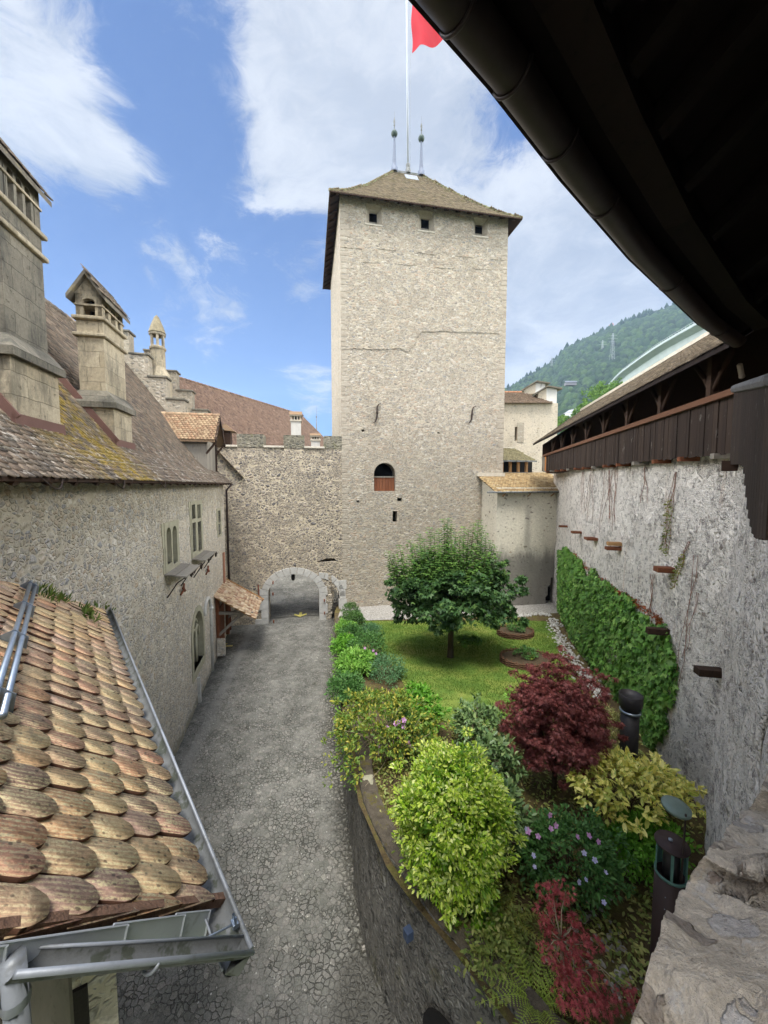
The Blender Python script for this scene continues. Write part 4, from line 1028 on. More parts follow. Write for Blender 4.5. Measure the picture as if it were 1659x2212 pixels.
        for aa in (a0, a1 - .12): MB().prism([AB(aa, b0, zc), AB(aa, b1, zc), AB(aa, bm_, ztop)], A2 * .12).build('gable', mats[1], base_o)
        vb = unit(np.array([bm_ - b0 + o, ztop - zl_])); Ls = math.hypot(bm_ - b0 + o, ztop - zl_)
        tiles('cap_tiles', AB(0, b0 - o, zl_ + .1), A2, B2 * vb[0] + ZZ * vb[1], (a0 - o, a1 + o), (-.02, Ls), .17, .14, M['tile_left'], r, th=.02, nose=2, seed=int(a0 * 10), jit=.06)
        # lead apron at the roof
        fl = MB(); fl.box(AB((ba0 + ba1) / 2, bb0 - .03, lo + .12), (ba1 - ba0 + .1, .05, .32), (A2, B2, ZZ)); fl.build('flashing', M['flash'], base_o)
        fs = MB().bar(AB(ba0 - .03, bb0, roofz(bb0) + .05), AB(ba0 - .03, bb1, roofz(bb1) + .05), .04, .3); fs.build('side_flashing', M['flash'], base_o)
        return base_o
    bq = B0 + .72
    def AZ(x, y, b=bq): return ab(x, y, b)
    A_, D_ = M['ashlar'], M['ashlar_dark']
    # chimney 2 (between the others, seen whole)
    b_ = bq + .1
    l, z1 = AZ(222, 700, b_); r_, _ = AZ(269, 780, b_)
    db = (ray(165, 700) @ B2) / (ray(165, 700) @ A2) * l - b_
    zb_ = AZ(222, 690, b_)[1]; zc = AZ(222, 640, b_)[1]; za = AZ(215, 872, b_)[1]; ztp = AZ(200, 598, b_ + db * .5)[1]
    chimney(l, r_, b_, b_ + max(db, .55), za, zb_, zc, zc + .42, (l - .12, AZ(286, 950, bq - .1)[0], bq - .1, b_ + max(db, .55) + .4), (A_, A_, D_), (1, 3), 'pale ashlar chimney with arcaded top and small tiled cap')
    # chimney 1 (big, dark, at the edge)
    l1, r1 = AZ(6, 600, b_)[0], AZ(94, 600, b_)[0]
    zb1 = AZ(80, 503, b_)[1]; zc1 = AZ(80, 412, b_)[1]; za1 = AZ(60, 790, b_)[1]
    chimney(l1, r1, b_, b_ + 1.2, za1, zb1, zc1, zc1 + .75, (l1 - .3, AZ(130, 900, bq - .1)[0], bq - .1, b_ + 1.6), (A_, D_, D_), (2, 5), 'broad dark lichen covered chimney with arcaded top at the near end of the roof')
    # ---------------- dormer
    bd = 4.25; am = 21.6; w = 2.0; da0, da1 = am - w / 2, am + w / 2; zt_ = 2.2; fl = roofz(bd) - .05
    d = MB()
    for aa in (da0, da1): d.box(AB(aa, bd + 1.0, (fl + zt_) / 2), (.09, 2.0, zt_ - fl + .1), (A2, B2, ZZ))
    m = 9
    for k in range(m): d.box(AB(da0 + (k + .5) * w / m, bd, (fl + zt_) / 2), (w / m - .012, .05, zt_ - fl), (A2, B2, ZZ))
    dorm = d.build('dormer', M['woodgrey'], t)
    dr_ = MB(); o = .3; zrd = 3.5
    sec = [(da0 - o, zt_ - .1), (am, zrd), (da1 + o, zt_ - .1), (da1 + o, zt_), (am, zrd + .1), (da0 - o, zt_)]
    dr_.prism([AB(x, bd - .45, z) for x, z in sec], B2 * 3.0); dro = dr_.build('dormer_roof', M['tile_dormer'], dorm)
    va = unit(np.array([am - da0 + o, zrd - zt_ + .1])); Ld = math.hypot(am - da0 + o, zrd - zt_ + .1)
    tiles('dormer_tiles', AB(da0 - o, bd - .45, zt_), -B2, A2 * va[0] + ZZ * va[1], (-3.0, .02), (-.03, Ld), .17, .15, M['tile_dormer'], dro, th=.02, nose=4, seed=5)
    rt = MB()
    for k in range(8): c0 = AB(am, bd - .47 + k * .36, zrd + .08); rt.tube([c0, c0 + B2 * .39], [.12, .1], 8)
    rt.build('dormer_ridge', M['tile_dormer'], dro, True)
    bb = MB()
    for s in ((da0 - o, zt_ - .05), (da1 + o, zt_ - .05)): bb.bar(AB(s[0], bd - .48, s[1]), AB(am, bd - .48, zrd + .02), .05, .2)
    bb.bar(AB(da1, bd - .42, zt_ - .1), AB(da1, bd + .02, zt_ - .65), .09, .09); bb.bar(AB(da0, bd - .42, zt_ - .1), AB(da0, bd + .02, zt_ - .65), .09, .09)
    bb.box(AB(da1, bd - .02, (fl + zt_) / 2), (.16, .16, zt_ - fl), (A2, B2, ZZ)); bb.build('bargeboard', M['woodbeam'], dorm)
    # ---------------- crow-stepped gable
    g = MB(); ag = AEND + .1; caps = []; k = 0; b = B0 + 1.9
    while b < rg[0] + .2:
        z = roofz(b + .85) + .75; g.box(AB(ag + .3, b + .425, z / 2 - 2), (.7, .85, z + 4), (A2, B2, ZZ)); caps.append(MB().box(AB(ag + .3, b + .40, z + .05), (.86, .98, .1), (A2, B2, ZZ))); b += .85
    gb = g.build('stepped_gable', M['gable'], t); [c_.build('step_slab', M['ashlar_dark'], gb, bevel=.02) for c_ in caps]
    g = MB(); caps = []; b = B0 - 1.2
    while b < B0 + 4.2:
        z = roofz(b + 1.9) + .1; g.box(AB(ag + 3.3, b + .425, z / 2 - 2), (.7, .85, z + 4), (A2, B2, ZZ)); caps.append(MB().box(AB(ag + 3.3, b + .40, z + .05), (.86, .98, .1), (A2, B2, ZZ))); b += .85
    gb2 = g.build('stepped_gable', M['gable'], t); [c_.build('step_slab', M['ashlar_dark'], gb2, bevel=.02) for c_ in caps]
    lr = MB(); lr.add([AB(ag + .7, B0 - 1, EAVE_Z + .3), AB(ag + 3, B0 - 1, EAVE_Z + .3), AB(ag + 3, B0 + 6, EAVE_Z + 8.3), AB(ag + .7, B0 + 6, EAVE_Z + 8.3)], [(0, 1, 2, 3)]); lr.build('link_roof', M['tile_left'], t)
    # ---------------- round turret chimney behind the gable
    top = ray(338, 680); d_ = ag + 1.2; c = top / (top @ A2) * d_; bot = ray(338, 812); cz = (bot / (bot @ A2) * d_)[2]
    H = c[2] - cz; cc = np.array([c[0], c[1], cz]); 
    ch = MB().lathe([(.62, -1.5), (.62, -.1), (.42, .3), (.36, .45), (.36, H * .42), (.42, H * .43), (.42, H * .46), (.36, H * .48)], cc, 14).build('chimney', A_, t, False); tag(ch, 'slim round stone chimney with a pointed cap')
    p = MB()
    for k in range(6): x = k * math.pi / 3; p.box(cc + np.array([.31 * math.cos(x), .31 * math.sin(x), H * .565]), (.1, .14, H * .17), ((math.cos(x), math.sin(x), 0), (-math.sin(x), math.cos(x), 0), (0, 0, 1)))
    p.build('lantern_pillar', A_, ch)
    MB().lathe([(.36, H * .65), (.42, H * .66), (.42, H * .69), (.36, H * .70)], cc, 14).build('lantern_ring', A_, ch)
    MB().lathe([(.44, H * .70), (.3, H * .83), (.12, H * .96), (.0, H)], cc, 12).build('pointed_cap', plain('lichen_cap', C(136, 126, 102), .9, 0, .3, 6, .02), ch)
    return t
M['tile_cap'] = plain('stone_cap', C(112, 106, 94), .9, 0, .3, 5, .02, spots=(C(140, 130, 100), 5, .55, .7))
M['flash'] = plain('red_brown_flashing', C(112, 84, 76), .6, .2, .12, 4)
M['gable'] = stone('gable_rubble', 4.4, 1.4, [C(150, 142, 126), C(170, 161, 144), C(132, 127, 117), C(184, 175, 158)], C(166, 156, 138), .12, .04, .06, .3, 1.0, (.55, .55, .5), .75, .6, streak=.4)
build_wing()

# porch in the corner
def build_porch():
    def on(*c): return ((450 + c[0] / 3.16) / 1.44665, (1500 + c[1] / 3.16) / 1.44665)
    nout = -B2
    top_a, top_z = ab(*on(690, 1160)); a1, z1 = ab(*on(815, 1035))
    a0 = top_a; a1 = AEND - .1; zt = (top_z + z1) / 2 + .2
    t = thing('porch', 'small tiled porch roof on wooden braces over a door in the wing', 'porch', tuple(AB((a0 + a1) / 2, B0 - 1, -8.5)))
    dep, drop = 1.9, 1.25
    V0 = [AB(a0, B0, zt), AB(a1, B0, zt), AB(a1, B0 - dep, zt - drop), AB(a0, B0 - dep, zt - drop)]
    rf = MB(); rf.prism(V0, (0, 0, -.08)); roof = rf.build('roof', M['woodtan'], t)
    Vv = unit(B2 * dep + ZZ * drop); L = math.hypot(dep, drop)
    mt = tilemat('porch_tiles', [C(186, 160, 130), C(210, 186, 154), C(150, 112, 88), C(216, 198, 170), C(168, 126, 100)], (C(206, 196, 160), 6, .6, .4))
    tiles('roof_tiles', AB(0, B0 - dep, zt - drop), A2, Vv, (a0, a1), (-.05, L), .2, .17, mt, roof, th=.02, nose=4, seed=9, jit=.07)
    MB().bar(AB(a1 - .02, B0 - dep - .12, zt - drop - .06), AB(a1 - .02, B0, zt + .02), .09, .16).build('verge_board', M['woodtan'], roof)
    for a in (a0 + .35, a1 - .35):
        MB().bar(AB(a, B0 - .08, -8.4 if a > a0 + 1 else zt - 2.2), AB(a, B0 - .08, zt - .1), .16, .16).build('post', M['woodbrown'], t)
        MB().bar(AB(a, B0 - .1, zt - 2.1), AB(a, B0 - 1.35, zt - .95), .12, .12).build('brace', M['woodgrey'], t)
        MB().bar(AB(a, B0 - .0, zt - .95), AB(a, B0 - 1.75, zt - 1.1), .12, .14).build('tie_beam', M['woodgrey'], t)
    MB().box(AB((a0 + a1) / 2 - .1, B0 - .04, -7.4), (1.1, .06, 2.2), (A2, B2, ZZ)).build('door', M['woodbrown'], t)
    MB().box(AB(a0 + .15, B0 - .25, -8.0), (.25, .35, .8), (A2, B2, ZZ)).build('stone_pier', M['left'], t)
build_porch()
# ================================================================== foreground tiled roof (lower left)
M['tile_near'] = tilemat('near_tiles', [C(222, 164, 130), C(232, 188, 138), C(196, 160, 136), C(240, 206, 152), C(200, 168, 150), C(228, 168, 136), C(184, 152, 130), C(234, 196, 146)],
                         (C(166, 150, 130), 3.2, .58, .5), spots=(C(96, 82, 70), 21, .7), streak=(((-.648, .761, 0), (-.53, -.448, .719)), 40, C(244, 228, 178), C(140, 116, 100)), moss=(C(150, 138, 76), 1.6, .60, .3))
KG = 2.645
M['flashzinc'] = plain('grey_flashing_sheet', C(176, 181, 188), .55, .05, .12, 4, .001, .4, spots=(C(140, 142, 142), 6, .58, .5))
def build_near_roof():
    F0, F1 = atz(235, 1315, -KG), atz(515, 2000, -KG)
    g = unit((F0 - F1) * np.array([1, 1, 0])); V2 = np.array([-g[1], g[0], 0]); sl = R(45.5)
    Vv = V2 * math.cos(sl) + ZZ * math.sin(sl); N = np.cross(g, Vv)     # up out of the roof
    O = F1 + V2 * .16 + ZZ * .05
    t = thing('shed', 'low outbuilding below with weathered tile roof and zinc gutter', 'building', tuple(O - ZZ * 6.4))
    wallP = AB(0, B0, 0)
    def uv(P): return (P - O) @ g, (P - O) @ Vv
    vg0, vg1 = at_plane(470, 1965, O, N), at_plane(0, 2043, O, N)
    (u0, v0), (u1, v1) = uv(vg0), uv(vg1); k = (u1 - u0) / (v1 - v0)
    verge = lambda v: u0 + (v - v0) * k
    Lw = 2.4
    def inside(u, v):
        P = O + g * u + Vv * v
        return u > verge(v) - .14 and P @ B2 < B0 + .12 and v < Lw
    far = (wallP @ B2 + B0 - O @ B2) / (g @ B2) if abs(g @ B2) > 1e-3 else 9
    base = MB(); fu = max(uv(F0)[0], 7.6)
    cor = [(verge(-.02) + .03, -.02), (fu + .1, -.02), (fu - 3.2, Lw), (verge(Lw) + .03, Lw)]
    def clipu(v):   # where the slope meets the wing wall
        P0 = O + Vv * v; return (B0 - P0 @ B2) / (g @ B2)
    vs = np.linspace(-.02, Lw, 9); L_ = [O + g * (verge(v) + .03) + Vv * v for v in vs]; R_ = [O + g * (clipu(v) + .02) + Vv * v for v in vs]
    base.prism(L_ + R_[::-1], -N * .06)
    roof = base.build('roof', M['woodgrey'], t)
    w, e = .236, .268
    o = tiles('roof_tiles', O + N * .0, g, Vv, (-2.2, 9.2), (-.06, Lw), w, e, M['tile_near'], roof, inside, th=.021, nose=9, point=.42, sq=.62, jit=.05, seed=21, Lf=1.5, lift=2.2, edge=plain('tile_edge_dirt_shade', C(92, 64, 50), .95, 0, .4, 12))  # nose sides darker brown: dirt, plus the shadow of the gaps painted in
    # tiles cut along the verge, with a thick terracotta lip below them
    dv = unit(vg1 - vg0); ov = unit(np.cross(dv, ZZ)); ov = ov if ov @ g < 0 else -ov
    bm = bmesh.new(); bm.from_mesh(o.data); cn = np.cross(dv, N); cn = cn if cn @ ov > 0 else -cn
    bmesh.ops.bisect_plane(bm, geom=bm.verts[:] + bm.edges[:] + bm.faces[:], plane_co=Vector(vg0), plane_no=Vector(cn), clear_outer=True); bm.to_mesh(o.data); bm.free()
    f = MB(); f.bar(vg0 - dv * .05 + N * .028 - cn * .035, vg0 + dv * 2.6 + N * .028 - cn * .035, .05, .05, up=tuple(N)); f.build('verge_tile', plain('terracotta_edge', C(112, 86, 70), .9, 0, .45, 14, .015), roof)
    # gutters (half round, rolled front bead)
    def gutter(a, b, out, r, name, parent, brk=3, seams=1):
        a = np.array(a); b = np.array(b); d = unit(b - a); up = unit(np.cross(out, d)); up = up if up[2] > 0 else -up
        n = 12; rows = []
        for q in (a, b): rows.append([q + out * (r + r * math.cos(x)) - up * r * math.sin(x) for x in np.linspace(math.pi, 0, n)])
        m = MB(); m.grid(rows); inn = [[p + (q + out * r - p) * .06 for p, in zip(rw)] for rw, q in zip(rows, (a, b))]; m.grid(inn)
        go = m.build(name, M['zinc_dark'], parent, True)
        MB().tube([a + out * (2 * r + .004) + up * .004, b + out * (2 * r + .004) + up * .004], .0135, 10).build('gutter_bead', M['zinc'], go, True)
        MB().tube([a + out * .0 + up * .006, b + up * .006], .007, 6).build('back_edge', M['zinc'], go, True)
        for i in range(brk):
            q = a + (b - a) * (i + .5) / brk
            MB().tube([q + out * (r + (r + .016) * math.cos(x)) - up * (r + .016) * math.sin(x) for x in np.linspace(math.pi * .95, -.1, 9)], .008, 6).build('gutter_clip', M['zinc'], go, True)
        return go
    G0 = atz(545, 2058, -KG - .01); G1 = atz(238, 1312, -KG - .01)
    gd = unit(G1 - G0); outw = np.array([gd[1], -gd[0], 0]); 
    rr = .078
    gA = gutter(G0 - outw * 2 * rr + gd * .02, G1 - outw * 2 * rr, outw, rr, 'gutter', t, 6)
    # end gutter running with the verge
    rB = .055; E0 = G0.copy(); E1_ = at_line(30, 2106, vg0 + ov * .10, vg1 + ov * .10)
    de = unit(E1_ - E0); oe = unit(np.cross(de, ZZ)); oe = oe if oe @ ov > 0 else -oe
    gB = gutter(E0 - oe * 2 * rB, E1_ - oe * 2 * rB, oe, rB, 'gutter', t, 1)
    c = MB(); A = G0; c.add([A, A - outw * 2 * rr, A - oe * 2 * rB, A - outw * rr - ZZ * rr, A - oe * rB - ZZ * rB], [(0, 1, 3), (0, 3, 4), (0, 4, 2), (1, 2, 4, 3)]); c.build('gutter_corner', M['zinc_dark'], t)
    # overlapping zinc flashing pieces between tiles and gutter
    Lv = np.linalg.norm(vg1 - vg0)
    fb0, fb1 = at_line(430, 2034, vg0, vg1), at_line(0, 2080, vg0, vg1)
    top = lambda s: vg0 + dv * (s * Lv) + N * .012 + ov * .012
    bot = lambda s: fb0 + (fb1 - fb0) * ((s - .1) / .9) + ov * .012
    for i, (s0, s1) in enumerate([(.08, .30), (.25, .62), (.56, 1.05), (1.0, 1.6)]):
        k = ov * (.004 * i); p = [top(s0) + k, top(s1) + k + ZZ * .012, bot(s1 + .03) + k, bot(s0 + .0) + k]
        fl = MB().prism(p, ov * .003); fl.tube([p[0] + ov * .004, p[3] + ov * .004], .007, 6); fl.tube([p[0] + ov * .003, p[1] + ov * .003], .005, 6); fl.build('zinc_flashing', M['flashzinc'], roof)
    # rainwater pipe at its lower end
    H0 = E1_ - oe * rB; MB().tube([H0 + ZZ * .02, H0 - ZZ * 1.4], .04, 14).build('rainwater_pipe', M['zinc'], t, True)
    MB().lathe([(.045, -.02), (.047, 0), (.045, .02)], H0 - ZZ * .16, 14).build('pipe_clip', M['zinc'], t, True)
    # clamp and lightning wire in the corner
    c0 = atz(507, 1995, -KG + .01); cl = MB().box(c0, (.05, .035, .03), (gd, outw, ZZ)); 
    for s in (-1, 1): cl.lathe([(.009, 0), (.009, .045)], c0 + gd * .017 * s, 8)
    cl.build('wire_clamp', M['steel'], t, bevel=.004)
    c1 = bot(.34) + ov * .03
    MB().tube([c0, c0 * .6 + c1 * .4 - ZZ * .02, c0 * .25 + c1 * .75 - ZZ * .045, c1], .006, 6).build('earth_wire', M['steel'], t, True)
    # snow rail: twin pipes on brackets
    S0, S1 = at_plane(70, 1252, O + N * .15, N), at_plane(-14, 1530, O + N * .15, N)
    u0_, v0_ = uv(S0); sd_ = g
    b0 = O + g * u0_ + Vv * v0_ + N * .13; S1u, S1v = uv(S1); b1 = O + g * S1u + Vv * S1v + N * .13
    for off in (0, .075):
        MB().tube([b0 - Vv * off, b1 - Vv * off], .024, 10).build('snow_rail_pipe', M['steel'], roof, True)
    for s in (.06, .34, .62, .93):
        q = b0 + (b1 - b0) * s; br = MB()
        br.prism([q + Vv * .03 + N * .03, q - Vv * .11 + N * .03, q - Vv * .20 - N * .10, q + Vv * .09 - N * .10], gd * .012)
        br.build('snow_rail_bracket', M['steel'], roof)
    # walls under the roof and the boarded front near the corner
    wl = MB(); c0 = O + g * .35 + V2 * .45
    pts = [O + g * (verge(0) + .5) + V2 * .4, O + g * 7.0 + V2 * .4]
    wl.prism([np.array([pts[0][0], pts[0][1], -9.6]), np.array([pts[1][0], pts[1][1], -9.6]), np.array([pts[1][0], pts[1][1], -2.75]), np.array([pts[0][0], pts[0][1], -2.75])], V2 * .4)
    wl.build('wall', M['left'], t)
    # weathered boards and netting seen through the gap
    q0 = ray(95, 2170) * 1.72
    MB().box(q0 + ZZ * -.2, (.20, .03, .9), (unit(np.array([.9, .3, 0])), unit(np.array([-.3, .9, 0])), ZZ)).build('grey_board', M['woodgrey'], t)
    q1 = ray(152, 2200) * 2.1
    MB().box(q1 - ZZ * .35, (.16, .02, 1.0), (unit(np.array([.9, .5, 0])), unit(np.array([-.5, .9, 0])), ZZ)).build('dark_netting', plain('netting', C(50, 46, 44), .9, 0, .3, 60), t)
    # grass tufts growing between tiles near the top
    r = np.random.default_rng(6); P, X, Zv = [], [], []
    for (px, py, n_) in [(105, 1292, 26), (122, 1290, 30), (90, 1283, 14), (183, 1322, 26), (192, 1335, 30), (205, 1308, 24), (230, 1316, 20), (150, 1300, 8)]:
        c = at_plane(px, py, O + N * .05, N)
        for _ in range(n_):
            P.append(c + g * r.normal(0, .13) + Vv * r.normal(0, .08)); X.append(unit(N * .5 + ZZ * .6 + r.normal(0, .45, 3))); Zv.append(r.normal(size=3))
    P, X, Zv = np.array(P), np.array(X), np.array(Zv); ax = frames(X, Zv)
    o = scatter('roof_weeds', *LEAF, P, *ax, np.stack([r.uniform(.08, .2, len(P)), r.uniform(.05, .1, len(P)), np.full(len(P), .1)], 1), leafmat('roof_weed_green', [C(72, 96, 44), C(110, 134, 60), C(140, 150, 84)]))
    tag(o, kind='stuff')
build_near_roof()

# ================================================================== curtain wall and covered gallery
RA, RB = np.array([6.50, 7.2, 0]), np.array([9.75, 22.9, 0])           # foot line of the parapet boards
GD = unit(RB - RA); GN = np.array([-GD[1], GD[0], 0])                  # GN: into the court
OUT = -GN
FAR_Y = 24.3
def gal(px, py, off=0):
    """on the vertical plane of the parapet boards, moved 'off' outwards -> (s along, z)"""
    a = RA + OUT * off; P = at_line(px, py, a, a + GD); return (P - a) @ GD, P[2]
SF = (FAR_Y - RA[1]) / GD[1]; SN = -.35
WOFF = .32                                                             # wall face behind the boards
def woff(s): return WOFF + .62 * min(1, max(0, (s - 9) / 7.5)) ** 1.6
def WP(s, z, o=0): return RA + OUT * (woff(s) - o) + GD * s + ZZ * z       # o = proud of the wall face
def wgal(px, py, o=0):
    s = 5.
    for _ in range(12): s, z = gal(px, py, woff(s) - o)
    return s, z
zb0, zt0 = gal(1601, 974)[1], gal(1601, 846)[1]; sb, zb1 = gal(1190, 1016); st, zt1 = gal(1190, 981)
def zbot(s): return zb0 + (zb1 - zb0) * (s - 0) / (sb - 0)
def ztop(s): return zt0 + (zt1 - zt0) * (s - 0) / (st - 0)
NEARP = [np.array(p, float) for p in [(5.55, 6.05, 0), (4.15, 3.95, 0), (2.75, 2.35, 0), (1.24, 1.19, 0), (.46, .65, 0), (-.5, .0, 0), (-2.4, -1.3, 0)]]  # plan of the near wall bend
EAVEPX = [(870, 0), (1045, 195), (1200, 390), (1350, 560), (1500, 700), (1530, 755)]

def build_curtain():
    t = thing('curtain_wall', 'tall whitish rubble curtain wall with beam stubs, bare vines and creeper', 'wall', tuple(WP(8, -7.4)))
    # face with slight batter and unevenness
    r = np.random.default_rng(1); ss = np.linspace(-.3, SF + 1.5, 90); zs = np.linspace(-8.4, 1.2, 46); rows = []
    for s in ss:
        row = []
        for z in zs:
            q = np.array([s * 1.1, z * 1.1, 3.0]); b = .025 * noise3(q * 1.3, 1, 4) + .02 * noise3(q * 3.1, 1, 5)
            bat = .012 * max(0, -2 - z)
            top = min(z, zbot(s) + .12)
            row.append(WP(s, top, bat + b))
        rows.append(row)
    m = MB().grid(rows); m.build('wall', M['curtain'], t, True)
    # near bend of the wall, seen at a grazing angle
    rows = []
    for (p, q) in zip(NEARP[:2], NEARP[1:3]):
        for f in np.linspace(0, 1, 22):
            c = p + (q - p) * f; nn = unit(np.cross(q - p, ZZ)); nn = nn if nn[0] < 0 else -nn
            rows.append([c + ZZ * z + nn * (.05 * noise3(np.array([c[0] * 3, c[1] * 3, z * 2.2]), 1.3, 6) + .02 * max(0, -z)) for z in np.linspace(-8.4, .45, 56)])
    b = MB().grid(rows); ret = NEARP[0] + np.array([1.8, .5, 0]); b.add([NEARP[0] + ZZ * -8.4, ret + ZZ * -8.4, ret + ZZ * .45, NEARP[0] + ZZ * .45], [(0, 1, 2, 3)])
    b.build('wall_bend', M['curtain'], t, True)
    # body behind the face
    bd = MB(); pts = [WP(-.3, -8.4, -.3), WP(9, -8.4, -.3), WP(SF + 1.5, -8.4, -.3), WP(SF + 1.5, -8.4, -1.9), WP(-.3, -8.4, -1.9)]
    bd.prism(pts, ZZ * 8.9); bd.build('wall_core', M['curtain'], t)
    # beam stubs
    for (px, py, w, h, l, mt) in [(1225, 1137, .30, .10, .3, 'woodbrown'), (1255, 1150, .32, .10, .3, 'woodbrown'), (1288, 1164, .46, .10, .3, 'woodbrown'), (1340, 1175, .24, .12, .3, 'woodtan'), (1339, 1185, .26, .11, .34, 'woodbrown'), (1454, 1231, .26, .13, .3, 'woodbrown'), (1446, 1365, .16, .16, .42, 'woodbeam'), (1565, 1454, .22, .15, .40, 'woodbeam')]:
        s, z = wgal(px, py)
        MB().box(WP(s, z, l / 2), (w, l + .2, h), (GD, OUT, ZZ)).build('beam_stub', M[mt], t, bevel=.012)
    # bare vine stems
    r = np.random.default_rng(9); v = MB(); lv_p, lv_x = [], []
    for (x0, y0, x1, y1, n_) in [(1262, 1020, 1254, 1110, 3), (1283, 1015, 1272, 1115, 3), (1320, 1015, 1316, 1120, 5), (1334, 1010, 1322, 1140, 4), (1395, 1000, 1392, 1090, 2), (1462, 1020, 1440, 1190, 4), (1490, 1170, 1475, 1260, 3), (1508, 1200, 1460, 1480, 2), (1410, 1240, 1400, 1330, 3), (1515, 1280, 1490, 1420, 2)]:
        for k in range(n_):
            (s0, z0), (s1, z1) = wgal(x0 + r.normal(0, 4), y0), wgal(x1 + r.normal(0, 7), y1 + r.normal(0, 12)); m_ = 14; ph = r.uniform(0, 6)
            pts = [WP(s0 + (s1 - s0) * f + .05 * math.sin(f * 9 + ph) + r.normal(0, .012), z0 + (z1 - z0) * f, .03 + .012 * max(0, -2 - (z0 + (z1 - z0) * f))) for f in np.linspace(0, 1, m_)]
            v.tube(pts, [.007] * m_, 4)
            if x0 in (1462, 1490): 
                for p in pts[5:]:
                    for _ in range(4): lv_p.append(p + GD * r.normal(0, .05) + ZZ * r.normal(0, .05)); lv_x.append(unit(GN + r.normal(0, .8, 3) - ZZ * .5))
    v.build('vine_stem', plain('vine_stem', C(138, 100, 84), .9, 0, .25, 8), t)
    P, X = np.array(lv_p), np.array(lv_x); ax = frames(X, np.tile(GN, (len(P), 1)) + r.normal(0, .3, P.shape))
    scatter('vine_leaf', *LEAF, P, *ax, r.uniform(.05, .1, len(P)), leafmat('vine_leaf', [C(96, 112, 56), C(130, 136, 70), C(150, 140, 80)]), t)['kind'] = 'stuff'
    return t
build_curtain()

